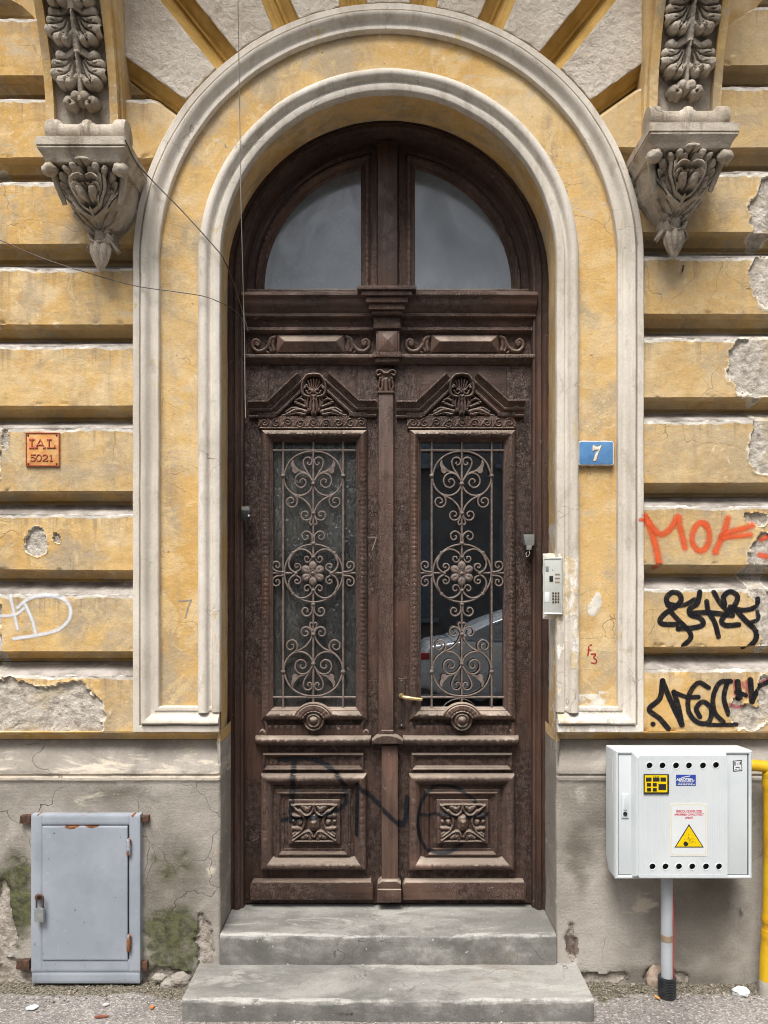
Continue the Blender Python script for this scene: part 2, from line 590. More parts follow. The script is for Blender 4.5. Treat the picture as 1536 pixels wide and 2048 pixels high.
def mat_ochre():
    b = NT('ochre_plaster')
    lo = b.noise(1.5, 5, .6)
    col = b.mix(b.map(lo, .35, .66), (.56, .345, .115), (.63, .435, .195))
    # faded, washed out zones
    wash = b.map(b.noise(3.1, 7, .62, .6, vec=b.vec((1, 1, 1.3), (3, 1, 9))), .47, .64)
    col = b.mix(b.math('MULTIPLY', wash, .75), col, (.68, .54, .345))
    # grey grime: runs down and patches
    run = b.map(b.noise(2.1, 6, .6, .3, vec=b.vec((4.0, 4, .55), (1.3, 0, 0))), .47, .70)
    col = b.mix(b.math('MULTIPLY', run, .75), col, (.35, .265, .165))
    gr = b.map(b.noise(4.3, 6, .65, vec=b.vec(1, (9, 2, 4))), .47, .65)
    col = b.mix(b.math('MULTIPLY', gr, .8), col, (.40, .33, .235))
    ft = b.map(b.noise(9.5, 6, .7, .8, vec=b.vec((1, 1, .8), (6, 9, 2))), .50, .68)
    col = b.mix(b.math('MULTIPLY', ft, .45), col, (.70, .53, .29))
    # older coats showing through with hard edges
    co = b.map(b.noise(5.5, 9, .74, 1.0, vec=b.vec((1, 1, 1.1), (2, 6, 8))), .555, .572)
    col = b.mix(b.math('MULTIPLY', co, .55), col, (.66, .50, .27))
    c3 = b.map(b.noise(7.5, 9, .76, 1.2, vec=b.vec((.8, 1, 1.4), (12, 1, 3))), .585, .60)
    col = b.mix(b.math('MULTIPLY', c3, .55), col, (.50, .43, .33))
    col = b.mix(b.math('MULTIPLY', b.attr('tone'), .62), col, (.43, .335, .205))
    # soot drips below the ledges
    dn = b.noise(2.6, 5, .65, .15, vec=b.vec((13, 4, .35), (7, 0, 0)))
    dv = b.math('ADD', b.attr('drip'), b.math('MULTIPLY', b.math('SUBTRACT', dn, .5), 2.0))
    col = b.mix(b.math('MULTIPLY', b.map(dv, .42, .95), .72), col, (.27, .205, .135))
    # pale worn flecks
    fl = b.map(b.noise(19, 7, .7, .4), .60, .66)
    flg = b.map(b.noise(2.3, 3, .5, vec=b.vec(1, (5, 5, 1))), .46, .66)
    col = b.mix(b.math('MULTIPLY', b.math('MULTIPLY', fl, flg), .75), col, (.74, .64, .46))
    fine = b.noise(75, 4, .6)
    col = b.mix(1.0, col, b.mix(fine, (.84, .82, .78), (1.13, 1.12, 1.1)), 'MULTIPLY')
    sp = b.map(b.noise(48, 2, .5, vec=b.vec(1, (2, 7, 3))), .73, .77)
    col = b.mix(b.math('MULTIPLY', sp, .65), col, (.14, .10, .06))
    cr = cracks(b, 5.2, .0045, (0, 0, 0), .22, (.5, .64))
    col = b.mix(b.math('MULTIPLY', cr, .45), col, (.20, .14, .08))
    # white lip: exposed lime along the block's upper arris
    en = b.noise(26, 6, .62)
    en2 = b.noise(6, 3, .5)
    lipv = b.math('ADD', b.attr('lip'), b.math('MULTIPLY', b.math('SUBTRACT', b.math('ADD', b.math('MULTIPLY', en, .6), b.math('MULTIPLY', en2, .6)), .6), 1.5))
    lip = b.map(lipv, .47, .53)
    col = b.mix(lip, col, b.mix(b.map(b.noise(11, 5, .6), .35, .65), (.50, .45, .39), (.70, .66, .58)))
    col = b.mix(b.map(lipv, .82, .98), col, b.mix(b.map(b.noise(7, 5, .65), .35, .65), (.19, .165, .145), (.40, .365, .33)))
    # fallen plaster: mortar with a pale broken rim
    pv = b.math('ADD', b.attr('peel'), b.math('MULTIPLY', b.math('SUBTRACT', b.noise(60, 4, .65), .5), .10))
    rim = b.map(b.math('ADD', pv, b.math('MULTIPLY', b.math('SUBTRACT', b.noise(9, 4), .5), .6)), -.09, -.05)
    core = b.map(pv, -.01, .02)
    col = b.mix(b.math('MULTIPLY', rim, .85), col, (.68, .63, .53))
    mort = b.mix(b.map(b.noise(26, 7, .75, .4), .34, .66), (.38, .33, .275), (.68, .625, .55))
    mort = b.mix(b.map(b.noise(5, 4, .6, .5), .52, .66), mort, (.50, .42, .30))
    mort = b.mix(b.math('MULTIPLY', b.map(b.noise(17, 5, .7, .8, vec=b.vec(1, (3, 1, 1))), .62, .67), .7), mort, (.16, .13, .10))
    col = b.mix(core, col, mort)
    h = b.math('ADD', b.math('MULTIPLY', b.noise(120, 3, .6), .25), b.math('MULTIPLY', b.noise(22, 5, .6), .6))
    h = b.math('SUBTRACT', h, b.math('MULTIPLY', cr, .5))
    h = b.math('ADD', h, b.math('MULTIPLY', core, b.math('MULTIPLY', b.noise(45, 6, .75), 2.2)))
    h = b.math('SUBTRACT', h, b.math('MULTIPLY', core, 1.6))
    return b.done(b.principled(col, .88, b.bump(h, .85, .007), spec=.2))

def mat_moulding():
    b = NT('white_moulding')
    col = b.mix(b.map(b.noise(2.4, 5, .6), .35, .65), (.56, .51, .44), (.68, .63, .555))
    run = b.map(b.noise(2.6, 6, .62, .2, vec=b.vec((7, 7, .5), (3, 0, 0))), .46, .70)
    col = b.mix(b.math('MULTIPLY', run, .45), col, (.40, .345, .275))
    st = b.map(b.noise(13, 6, .68, vec=b.vec((1, 1, .6), (1, 8, 2))), .54, .68)
    col = b.mix(b.math('MULTIPLY', st, .42), col, (.32, .27, .205))
    # limewash gone: yellow undercoat
    yl = b.map(b.noise(8.5, 6, .62, .4, vec=b.vec((1.6, 1.6, .8), (7, 3, 5))), .655, .675)
    col = b.mix(b.math('MULTIPLY', yl, .8), col, (.56, .45, .27))
    # fresh lime where the intercom was let in
    wv = b.math('ADD', b.attr('fresh'), b.math('MULTIPLY', b.math('SUBTRACT', b.noise(17, 6, .68, .3, vec=b.vec((1, 1, .5))), .5), 1.6))
    w = b.map(wv, .46, .56)
    wc = b.mix(b.map(b.noise(23, 6, .7, .5, vec=b.vec((1, 1, .55), (2, 2, 2))), .40, .62), (.58, .47, .30), (.84, .82, .79))
    col = b.mix(w, col, wc)
    fine = b.noise(90, 4, .6)
    col = b.mix(1.0, col, b.mix(fine, (.84, .83, .82), (1.12, 1.12, 1.12)), 'MULTIPLY')
    cr = cracks(b, 4.0, .0045, (3, 1, 2), .20, (.44, .58))
    col = b.mix(b.math('MULTIPLY', cr, .55), col, (.18, .14, .11))
    h = b.math('ADD', b.math('MULTIPLY', b.noise(110, 4, .6), .4), b.math('MULTIPLY', b.noise(20, 4, .6), .5))
    h = b.math('SUBTRACT', h, b.math('MULTIPLY', cr, .6))
    h = b.math('ADD', h, b.math('MULTIPLY', w, b.math('MULTIPLY', b.noise(30, 5, .7), 1.6)))
    return b.done(b.principled(col, .85, b.bump(h, .5, .005), spec=.22))

def mat_roughcast():
    b = NT('roughcast_cream')
    col = b.mix(b.map(b.noise(2.7, 6, .62), .34, .66), (.52, .45, .375), (.68, .61, .525))
    st = b.map(b.noise(9, 6, .7, .5, vec=b.vec((1, 1, 1), (1, 3, 2))), .55, .72)
    col = b.mix(b.math('MULTIPLY', st, .55), col, (.27, .205, .145))
    edge = b.map(b.math('ADD', b.attr('lip'), b.math('MULTIPLY', b.math('SUBTRACT', b.noise(30, 5, .6), .5), .5)), .45, .55)
    ylw = b.mix(b.map(b.noise(5, 5, .6), .4, .62), (.40, .245, .07), (.53, .34, .11))
    col = b.mix(edge, col, ylw)
    fine = b.noise(70, 5, .7)
    col = b.mix(1.0, col, b.mix(fine, (.78, .77, .75), (1.15, 1.15, 1.14)), 'MULTIPLY')
    inv = b.math('SUBTRACT', 1.0, edge)
    h = b.math('ADD', b.math('MULTIPLY', b.noise(42, 6, .7, .6), b.math('ADD', b.math('MULTIPLY', inv, 2.0), .2)), b.math('MULTIPLY', b.noise(140, 3, .6), .3))
    return b.done(b.principled(col, .92, b.bump(h, .8, .008), spec=.15))

def mat_concrete(name='grey_render', warm=1.0):
    b = NT(name)
    col = b.mix(b.map(b.noise(1.9, 6, .62), .34, .66), (.245, .222, .192), (.40, .37, .33))
    lt = b.map(b.noise(3.3, 7, .68, .5, vec=b.vec((1, 1, 1.2), (8, 3, 1))), .53, .70)
    col = b.mix(b.math('MULTIPLY', lt, .65), col, (.47, .435, .39))
    # brushed horizontal drag marks
    dr = b.noise(9, 5, .65, vec=b.vec((1, 1, 9), (2, 2, 2)))
    col = b.mix(b.math('MULTIPLY', b.map(dr, .5, .75), .16), col, (.24, .20, .16))
    dk = b.map(b.noise(2.8, 6, .66, .3, vec=b.vec((1.5, 1, .7), (4, 6, 3))), .56, .76)
    col = b.mix(b.math('MULTIPLY', dk, .65), col, (.13, .115, .095))
    dt = b.math('ADD', b.attr('damp_dark'), b.math('MULTIPLY', b.math('SUBTRACT', b.noise(8, 6, .66), .5), .8))
    col = b.mix(b.math('MULTIPLY', b.map(dt, .35, .95), .6), col, (.10, .088, .068))
    ms = b.math('ADD', b.attr('moss'), b.math('MULTIPLY', b.math('SUBTRACT', b.noise(11, 7, .72, .4), .5), 1.9))
    mo = b.map(ms, .42, 1.05)
    col = b.mix(b.math('MULTIPLY', mo, .9), col, b.mix(b.map(b.noise(30, 5, .65), .35, .65), (.034, .038, .018), (.112, .120, .050)))
    # patches of remaining ochre and lime
    yl = b.map(b.noise(9, 7, .68, .6, vec=b.vec((.7, 1, 1.8), (5, 4, 4))), .64, .67)
    lime = b.attr('lime')
    lm = b.math('MULTIPLY', yl, b.map(lime, .2, .6, .12, 1.0))
    col = b.mix(b.math('MULTIPLY', lm, .85), col, (.66, .55, .36))
    lw = b.map(b.math('ADD', lime, b.math('MULTIPLY', b.math('SUBTRACT', b.noise(7, 7, .68, .5, vec=b.vec((.6, 1, 2.2), (1, 1, 6))), .5), 1.7)), .48, .72)
    col = b.mix(b.math('MULTIPLY', lw, .8), col, b.mix(b.noise(5, 4), (.52, .43, .32), (.66, .61, .53)))
    pv = b.math('ADD', b.attr('peel'), b.math('MULTIPLY', b.math('SUBTRACT', b.noise(60, 4, .65), .5), .10))
    core = b.map(pv, -.01, .02)
    mort = b.mix(b.map(b.noise(38, 6, .7), .32, .68), (.24, .205, .17), (.54, .49, .43))
    col = b.mix(core, col, mort)
    rd = b.map(b.math('ADD', b.attr('red'), b.math('MULTIPLY', b.math('SUBTRACT', b.noise(28, 6, .7), .5), 1.2)), .55, .68)
    col = b.mix(b.math('MULTIPLY', rd, .7), col, (.085, .045, .038))
    fine = b.noise(85, 5, .65)
    col = b.mix(1.0, col, b.mix(fine, (.78, .77, .76), (1.16, 1.16, 1.16)), 'MULTIPLY')
    sp = b.map(b.noise(55, 2, .5, vec=b.vec(1, (2, 7, 3))), .74, .77)
    col = b.mix(b.math('MULTIPLY', sp, .7), col, (.07, .055, .04))
    cr = cracks(b, 3.4, .0045, (7, 1, 2), .28, (.48, .58), 1.7)
    col = b.mix(b.math('MULTIPLY', cr, .7), col, (.09, .07, .055))
    h = b.math('ADD', b.math('MULTIPLY', b.noise(95, 5, .65), .5), b.math('MULTIPLY', dr, .22))
    h = b.math('SUBTRACT', h, b.math('MULTIPLY', cr, 1.0))
    h = b.math('ADD', h, b.math('MULTIPLY', core, b.math('MULTIPLY', b.noise(45, 6, .75), 2.2)))
    return b.done(b.principled(col, .9, b.bump(h, .85, .007), spec=.2))

def mat_step():
    b = NT('cement_step')
    col = b.mix(b.map(b.noise(4.5, 6, .66, .4, vec=b.vec((.45, 1, 1))), .34, .66), (.17, .165, .15), (.33, .32, .30))
    lt = b.map(b.noise(7, 7, .7, .7, vec=b.vec((.35, 1, 1), (8, 3, 1))), .53, .63)
    col = b.mix(b.math('MULTIPLY', lt, .5), col, (.46, .445, .41))
    br = b.map(b.noise(5, 6, .66, .3, vec=b.vec((.7, 1, 1), (4, 6, 3))), .56, .74)
    col = b.mix(b.math('MULTIPLY', br, .75), col, (.21, .172, .128))
    ed = b.map(b.math('ADD', b.attr('edge'), b.math('MULTIPLY', b.math('SUBTRACT', b.noise(12, 6, .65), .5), 1.0)), .55, .8)
    col = b.mix(b.math('MULTIPLY', ed, .6), col, (.52, .505, .475))
    dk = b.map(b.math('ADD', b.attr('damp_dark'), b.math('MULTIPLY', b.math('SUBTRACT', b.noise(10, 6, .7), .5), 1.0)), .5, .85)
    col = b.mix(b.math('MULTIPLY', dk, .7), col, (.10, .098, .09))
    fine = b.noise(110, 5, .7)
    col = b.mix(1.0, col, b.mix(fine, (.64, .64, .63), (1.24, 1.24, 1.24)), 'MULTIPLY')
    sp = b.map(b.noise(60, 2, .5), .71, .75)
    col = b.mix(b.math('MULTIPLY', sp, .7), col, (.55, .54, .52))
    cr = cracks(b, 2.2, .003, (1, 5, 2), .3, (.54, .62), 1.5)
    col = b.mix(b.math('MULTIPLY', cr, .6), col, (.07, .065, .06))
    h = b.math('ADD', b.math('MULTIPLY', b.noise(120, 4, .65), .5), b.math('MULTIPLY', b.noise(18, 5, .6), .8))
    h = b.math('SUBTRACT', h, b.math('MULTIPLY', cr, 1.0))
    return b.done(b.principled(col, .8, b.bump(h, .5, .005), spec=.3))

def mat_asphalt(name='asphalt', base=((.19, .175, .165), (.27, .25, .235)), chips=.5):
    b = NT(name)
    col = b.mix(b.map(b.noise(2.0, 5, .6), .35, .65), *base)
    agg = b.n('ShaderNodeTexVoronoi', feature='F1'); b.put(agg.inputs['Vector'], b.pos); agg.inputs['Scale'].default_value = 130
    ac = b.sep(agg.outputs['Color'], 0)
    col = b.mix(1.0, col, b.mix(ac, (.68, .67, .66), (1.28, 1.27, 1.26)), 'MULTIPLY')
    ch = b.map(ac, .86, .9)
    col = b.mix(b.math('MULTIPLY', ch, chips), col, (.58, .54, .49))
    gv = b.math('ADD', b.attr('gravel'), b.math('MULTIPLY', b.math('SUBTRACT', b.noise(9, 6, .68), .5), .9))
    g = b.map(gv, .42, .58)
    gc = b.mix(b.map(b.noise(95, 5, .75), .34, .66), (.035, .03, .021), (.25, .22, .17))
    gc = b.mix(b.map(b.noise(12, 4, .6, vec=b.vec(1, (4, 4, 4))), .56, .7), gc, (.075, .072, .03))
    col = b.mix(g, col, gc)
    h = b.math('ADD', agg.outputs['Distance'], b.math('MULTIPLY', b.math('MULTIPLY', g, b.noise(70, 5, .7)), 1.5))
    return b.done(b.principled(col, .88, b.bump(h, .7, .006), spec=.25))

def mat_stone():
    b = NT('carved_stone')
    col = b.mix(b.map(b.noise(7, 6, .62), .34, .66), (.34, .285, .22), (.54, .475, .395))
    oc = b.map(b.noise(5, 6, .65, .5, vec=b.vec(1, (3, 8, 1))), .56, .7)
    col = b.mix(b.math('MULTIPLY', oc, .55), col, (.34, .235, .12))
    wt = b.map(b.noise(16, 7, .7, .3, vec=b.vec(1, (6, 1, 8))), .62, .68)
    col = b.mix(b.math('MULTIPLY', wt, .75), col, (.60, .55, .47))
    dk = b.map(b.noise(8, 6, .66, .3, vec=b.vec((2, 2, .6), (1, 1, 5))), .50, .68)
    col = b.mix(b.math('MULTIPLY', dk, .6), col, (.11, .09, .07))
    cr = cracks(b, 9, .006, (2, 2, 2), .1, (.45, .55), 4)
    col = b.mix(b.math('MULTIPLY', cr, .6), col, (.06, .05, .04))
    fine = b.noise(120, 5, .65)
    col = b.mix(1.0, col, b.mix(fine, (.78, .78, .77), (1.14, 1.14, 1.14)), 'MULTIPLY')
    h = b.math('ADD', b.math('MULTIPLY', b.noise(140, 4, .65), .5), b.math('MULTIPLY', b.noise(35, 5, .6), .6))
    return b.done(b.principled(col, .82, b.bump(h, .9, .005), spec=.25))

def mat_wood(name, base=(.043, .0235, .017), pale=(.24, .18, .14), dust=.85, crack=1.0, grain='z', flake=.5, seed=0.0):
    b = NT(name)
    gs = {'z': (16, 16, 1.1), 'x': (1.1, 16, 16)}[grain]
    gr = b.noise(3.2, 6, .65, .4, vec=b.vec(gs, (seed, 0, 0)))
    c2 = tuple(x * 1.75 for x in base)
    col = b.mix(b.map(gr, .32, .70), base, c2)
    red = b.map(b.noise(3.3, 5, .6, vec=b.vec((1.6, 1, .7), (seed + 4, 2, 1))), .5, .72)
    col = b.mix(b.math('MULTIPLY', red, .38), col, (base[0] * 2.4, base[1] * 2.0, base[2] * 1.75))
    big = b.noise(1.7, 5, .62, .3, vec=b.vec((1.5, 1, .8), (seed + 9, 4, 6)))
    col = b.mix(1.0, col, b.mix(b.map(big, .34, .66), (.62, .60, .58), (1.32, 1.30, 1.28)), 'MULTIPLY')
    # alligatored paint
    v = b.warp(b.vec((1.25, 1, .85)), .012, 38)
    e1 = b.vor(60, vec=v)
    e2 = b.vor(150, vec=v)
    zone = b.map(b.noise(2.3, 4, .6, vec=b.vec(1, (seed + 1, 3, 5))), .40, .55)
    al = b.math('MULTIPLY', b.map(e1, .01, .075, 1, 0), zone)
    al2 = b.math('MULTIPLY', b.map(e2, .01, .10, 1, 0), b.math('MULTIPLY', zone, .5))
    crk = b.math('MULTIPLY', b.math('MAXIMUM', al, al2), crack)
    pl = b.math('MULTIPLY', zone, b.map(b.noise(40, 5, .65), .40, .62))
    col = b.mix(b.math('MULTIPLY', pl, .55 * crack), col, (.19, .135, .112))
    col = b.mix(b.math('MULTIPLY', crk, .75), col, (.012, .007, .006))
    # dust lies on what faces up
    nz = b.sep(b.nor, 2)
    up = b.map(b.math('ADD', nz, b.math('MULTIPLY', b.math('SUBTRACT', b.noise(34, 6, .7), .5), .8)), .18, .75)
    col = b.mix(b.math('MULTIPLY', up, dust), col, pale)
    # paint scuffed off
    fv = b.noise(30, 8, .72, .5, vec=b.vec((1, 1, .7) if grain == 'z' else (.6, 1, 1), (seed, 7, 7)))
    fl = b.map(b.math('ADD', fv, b.math('MULTIPLY', b.attr('wear'), .22)), .615, .66)
    col = b.mix(b.math('MULTIPLY', fl, flake), col, (.33, .265, .215))
    h = b.math('ADD', b.math('MULTIPLY', gr, .45), b.math('MULTIPLY', b.noise(100, 4, .6), .25))
    h = b.math('SUBTRACT', h, b.math('MULTIPLY', crk, 1.5))
    h = b.math('ADD', h, b.math('MULTIPLY', fl, .8))
    rough = b.map(b.noise(14, 4), .3, .7, .42, .66)
    return b.done(b.principled(col, rough, b.bump(h, .8, .006), spec=.4))

def mat_simple(name, c1, c2=None, rough=.5, metal=0.0, scale=12, bump=.2, bscale=80, spec=.4, dirt=None, dirtamt=.4, dirtscale=6, streak=False):
    b = NT(name)
    c2 = c2 or tuple(x * 1.25 for x in c1)
    col = b.mix(b.map(b.noise(scale, 5, .62), .34, .66), c1, c2)
    if dirt is not None:
        d = b.map(b.noise(dirtscale, 7, .68, .4, vec=b.vec((3, 3, .6) if streak else (1, 1, 1), (3, 3, 3))), .53, .72)
        col = b.mix(b.math('MULTIPLY', d, dirtamt), col, dirt)
    h = b.noise(bscale, 4, .6)
    return b.done(b.principled(col, b.map(b.noise(scale * 1.7, 4), .3, .7, rough * .85, min(1, rough * 1.15)), b.bump(h, bump, .003), metal=metal, spec=spec))

def mat_painted_metal():
    b = NT('blue_grey_metal')
    col = b.mix(b.map(b.noise(3.5, 5, .6), .35, .65), (.255, .285, .325), (.32, .35, .395))
    sm = b.map(b.noise(5, 6, .66, .4, vec=b.vec((1.2, 1, .6), (2, 4, 1))), .55, .74)
    col = b.mix(b.math('MULTIPLY', sm, .4), col, (.20, .20, .20))
    pt = b.map(b.noise(26, 5, .65), .63, .68)
    col = b.mix(b.math('MULTIPLY', pt, .35), col, (.44, .46, .48))
    rv = b.math('ADD', b.attr('rust'), b.math('MULTIPLY', b.math('SUBTRACT', b.noise(24, 7, .7, .3, vec=b.vec((1, 1, .5))), .5), 1.3))
    r = b.map(rv, .52, .72)
    col = b.mix(r, col, b.mix(b.map(b.noise(45, 5, .65), .35, .65), (.10, .035, .016), (.27, .10, .035)))
    sp = b.map(b.noise(60, 2, .5), .73, .76)
    col = b.mix(b.math('MULTIPLY', sp, .7), col, (.07, .05, .045))
    h = b.math('ADD', b.noise(60, 4, .6), b.math('MULTIPLY', r, b.noise(120, 4)))
    return b.done(b.principled(col, b.map(r, 0, 1, .48, .85), b.bump(h, .25, .002), spec=.4))

def mat_plastic():
    b = NT('pale_grey_plastic')
    col = b.mix(b.map(b.noise(3, 5, .6), .35, .65), (.53, .57, .585), (.59, .625, .635))
    sm = b.map(b.noise(7, 7, .7, .6), .60, .76)
    col = b.mix(b.math('MULTIPLY', sm, .35), col, (.38, .37, .35))
    sc = b.map(b.noise(9, 6, .7, .5, vec=b.vec((1, 1, 6), (2, 2, 2))), .66, .71)
    col = b.mix(b.math('MULTIPLY', sc, .3), col, (.33, .32, .31))
    return b.done(b.principled(col, .5, b.bump(b.noise(150, 3), .12, .002), spec=.4))

def mat_ribbed():
    """door of the gas box: fine vertical ribs 5 mm apart as relief"""
    b = NT('ribbed_plastic')
    x = b.sep(b.pos, 0)
    rib = b.math('SINE', b.math('MULTIPLY', x, 2 * pi / .0092))
    col = b.mix(b.map(b.noise(3, 5, .6), .35, .65), (.54, .58, .595), (.60, .635, .645))
    sm = b.map(b.noise(7, 7, .7, .6), .60, .76)
    col = b.mix(b.math('MULTIPLY', sm, .35), col, (.40, .39, .37))
    return b.done(b.principled(col, .5, b.bump(rib, .16, .002), spec=.4))

def mat_glass(name, tint=(.5, .55, .57), refl=.10, rough=.02, wavy=0.0, dusty=0.0, dustcol=(.25, .27, .29)):
    b = NT(name)
    nor = None
    if wavy:
        v = b.warp(b.vec((1.15, 1, .42)), .03, 16)
        h = b.noise(62, 1.5, .5, 1.0, vec=v)
        nor = b.bump(h, wavy, .02)
    gl = b.n('ShaderNodeBsdfGlossy'); gl.inputs['Roughness'].default_value = rough; gl.inputs['Color'].default_value = (.92, .96, 1, 1)
    if nor is not None: b.put(gl.inputs['Normal'], nor)
    tr = b.n('ShaderNodeBsdfTransparent'); tr.inputs['Color'].default_value = (*tint, 1)
    fr = b.n('ShaderNodeFresnel'); fr.inputs['IOR'].default_value = 1.5
    if nor is not None: b.put(fr.inputs['Normal'], nor)
    f = b.math('ADD', b.math('MULTIPLY', fr.outputs[0], 1.9), refl, clamp=True)
    mx = b.n('ShaderNodeMixShader')
    b.put(mx.inputs[0], f); b.t.links.new(tr.outputs[0], mx.inputs[1]); b.t.links.new(gl.outputs[0], mx.inputs[2])
    last = mx
    if dusty:
        df = b.n('ShaderNodeBsdfDiffuse')
        dc = b.mix(b.map(b.noise(4, 6, .62, .3), .3, .7), tuple(c * .72 for c in dustcol), dustcol)
        b.put(df.inputs['Color'], dc)
        m2 = b.n('ShaderNodeMixShader')
        d = b.map(b.noise(3.4, 7, .68, .8, vec=b.vec((1, 1, .7), (4, 4, 2))), .3, .7, dusty * .5, min(dusty * 1.3, 1.0))
        if wavy:
            d = b.math('MULTIPLY', d, b.map(h, .36, .64, .55, 1.6))
        b.put(m2.inputs[0], d); b.t.links.new(mx.outputs[0], m2.inputs[1]); b.t.links.new(df.outputs[0], m2.inputs[2])
        last = m2
    return b.done(last)

def mat_spray(name, col, alpha=.95, soft=.35, grain=.6, rough=.6):
    """sprayed or brushed paint on a thin skin: edge fades by the stroke's own cross section"""
    b = NT(name)
    a = b.attr('across')
    nz = b.noise(160, 4, .7)
    n2 = b.noise(34, 5, .65)
    e = b.math('ADD', a, b.math('MULTIPLY', b.math('SUBTRACT', nz, .5), grain))
    al = b.map(e, 1.0 - soft, 1.0, 1, 0)
    al = b.math('MULTIPLY', al, b.map(n2, .3, .6, alpha * .75, alpha))
    pr = b.principled(col, rough, spec=.3)
    tr = b.n('ShaderNodeBsdfTransparent')
    mx = b.n('ShaderNodeMixShader')
    b.put(mx.inputs[0], al); b.t.links.new(tr.outputs[0], mx.inputs[1]); b.t.links.new(pr.outputs[0], mx.inputs[2])
    return b.done(mx)

MAT['ochre'] = mat_ochre()
MAT['moulding'] = mat_moulding()
MAT['roughcast'] = mat_roughcast()
MAT['concrete'] = mat_concrete()
MAT['step'] = mat_step()
MAT['asphalt'] = mat_asphalt(chips=.3)
MAT['road'] = mat_asphalt('road_asphalt', ((.05, .048, .046), (.075, .072, .07)), .2)
MAT['stone'] = mat_stone()
MAT['wood'] = mat_wood('brown_painted_wood')
MAT['wood_h'] = mat_wood('brown_painted_wood_rail', grain='x', seed=3.0)
MAT['wood_dusty'] = mat_wood('weathered_brown_moulding', base=(.066, .038, .028), pale=(.38, .31, .25), dust=.97, grain='x', flake=.7, seed=5)
MAT['wood_plain'] = mat_wood('smooth_brown_paint', crack=.25, flake=.35, seed=8)
MAT['carved'] = mat_wood('carved_brown_wood', base=(.075, .045, .034), pale=(.35, .28, .225), dust=.9, flake=.45, crack=.8, seed=2)
MAT['iron'] = mat_simple('painted_wrought_iron', (.105, .078, .066), (.19, .15, .13), .55, 0, 60, .4, 120, dirt=(.26, .22, .185), dirtamt=.5, dirtscale=25)
MAT['blue_metal'] = mat_painted_metal()
MAT['plastic'] = mat_plastic()
MAT['ribbed'] = mat_ribbed()
MAT['glass_clear'] = mat_glass('clear_door_glass', (.55, .6, .62), .27, .0)
MAT['glass_wavy'] = mat_glass('wavy_patterned_glass', (.80, .80, .78), .0, .34, wavy=.45, dusty=.20, dustcol=(.17, .165, .148))
MAT['glass_fan'] = mat_glass('dusty_fanlight_glass', (.3, .33, .36), .05, .10, dusty=.60, dustcol=(.25, .28, .31))
MAT['black'] = mat_simple('black_paint', (.012, .012, .013), (.02, .02, .022), .5)
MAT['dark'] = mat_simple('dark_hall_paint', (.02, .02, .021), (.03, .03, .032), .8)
MAT['rust'] = mat_simple('rusty_steel', (.045, .024, .017), (.11, .055, .032), .85, 0, 40, .5)
MAT['dull_grey'] = mat_simple('dull_grey_plastic', (.17, .17, .165), (.23, .23, .22), .6)
MAT['steel'] = mat_simple('dull_zinc', (.30, .33, .33), (.42, .45, .44), .4, .6, 40, .2, dirt=(.15, .10, .07), dirtamt=.4, dirtscale=30)
MAT['brass'] = mat_simple('worn_brass', (.55, .40, .17), (.66, .52, .27), .35, .8, 60, .2)
MAT['white'] = mat_simple('white_paint', (.70, .69, .67), (.78, .77, .75), .5)
MAT['paper'] = mat_simple('white_sticker', (.62, .645, .655), (.67, .69, .70), .4, 0, 8, .05)
MAT['yellow'] = mat_simple('yellow_paint', (.72, .50, .0), (.80, .58, .0), .45, 0, 5, .1)
MAT['pipe_yellow'] = mat_simple('yellow_gas_paint', (.56, .30, .008), (.66, .42, .012), .42, 0, 7, .3, 60, dirt=(.30, .19, .03), dirtamt=.75, dirtscale=7)
MAT['pipe_grey'] = mat_simple('grey_pipe_paint', (.33, .355, .38), (.41, .43, .455), .45, 0, 9, .15, dirt=(.22, .21, .2), dirtamt=.3, dirtscale=14)
MAT['tape'] = mat_simple('brown_tape', (.21, .155, .105), (.28, .21, .15), .5)
MAT['rubber'] = mat_simple('black_ribbed_plastic', (.022, .023, .025), (.045, .045, .048), .5, 0, 40, .2)
MAT['red'] = mat_simple('red_plastic', (.38, .03, .035), (.50, .06, .06), .45)
MAT['print_red'] = mat_simple('red_print', (.50, .03, .07), (.58, .05, .10), .5)
MAT['blue_label'] = mat_simple('blue_label', (.025, .05, .30), (.035, .07, .38), .4)
MAT['enamel_blue'] = mat_simple('blue_enamel', (.075, .20, .42), (.12, .27, .50), .35, 0, 18, .1, dirt=(.06, .10, .17), dirtamt=.4, dirtscale=14)
MAT['plate_orange'] = mat_simple('faded_orange_plate', (.58, .24, .06), (.66, .42, .16), .6, 0, 22, .3, dirt=(.42, .10, .04), dirtamt=.7, dirtscale=20)
MAT['plate_red'] = mat_simple('rusty_red_rim', (.30, .055, .03), (.42, .10, .06), .6, 0, 30, .4)
MAT['cream_enamel'] = mat_simple('cream_enamel', (.68, .62, .50), (.76, .71, .60), .45, 0, 20, .1, dirt=(.30, .14, .06), dirtamt=.5, dirtscale=30)
MAT['rust_rim'] = mat_simple('rusted_rim', (.13, .07, .045), (.50, .42, .32), .7, 0, 55, .3)
MAT['intercom'] = mat_simple('beige_metal', (.47, .48, .44), (.55, .56, .52), .4, .1, 10, .1, dirt=(.33, .30, .25), dirtamt=.35, dirtscale=14)
MAT['cable_dark'] = mat_simple('dark_cable', (.075, .062, .052), (.14, .118, .10), .6)
MAT['cable_pale'] = mat_simple('pale_cable', (.46, .42, .36), (.56, .52, .46), .6)
MAT['board'] = mat_simple('grey_board', (.62, .59, .53), (.72, .69, .62), .8, 0, 3)
MAT['lime_lump'] = MAT['moulding']
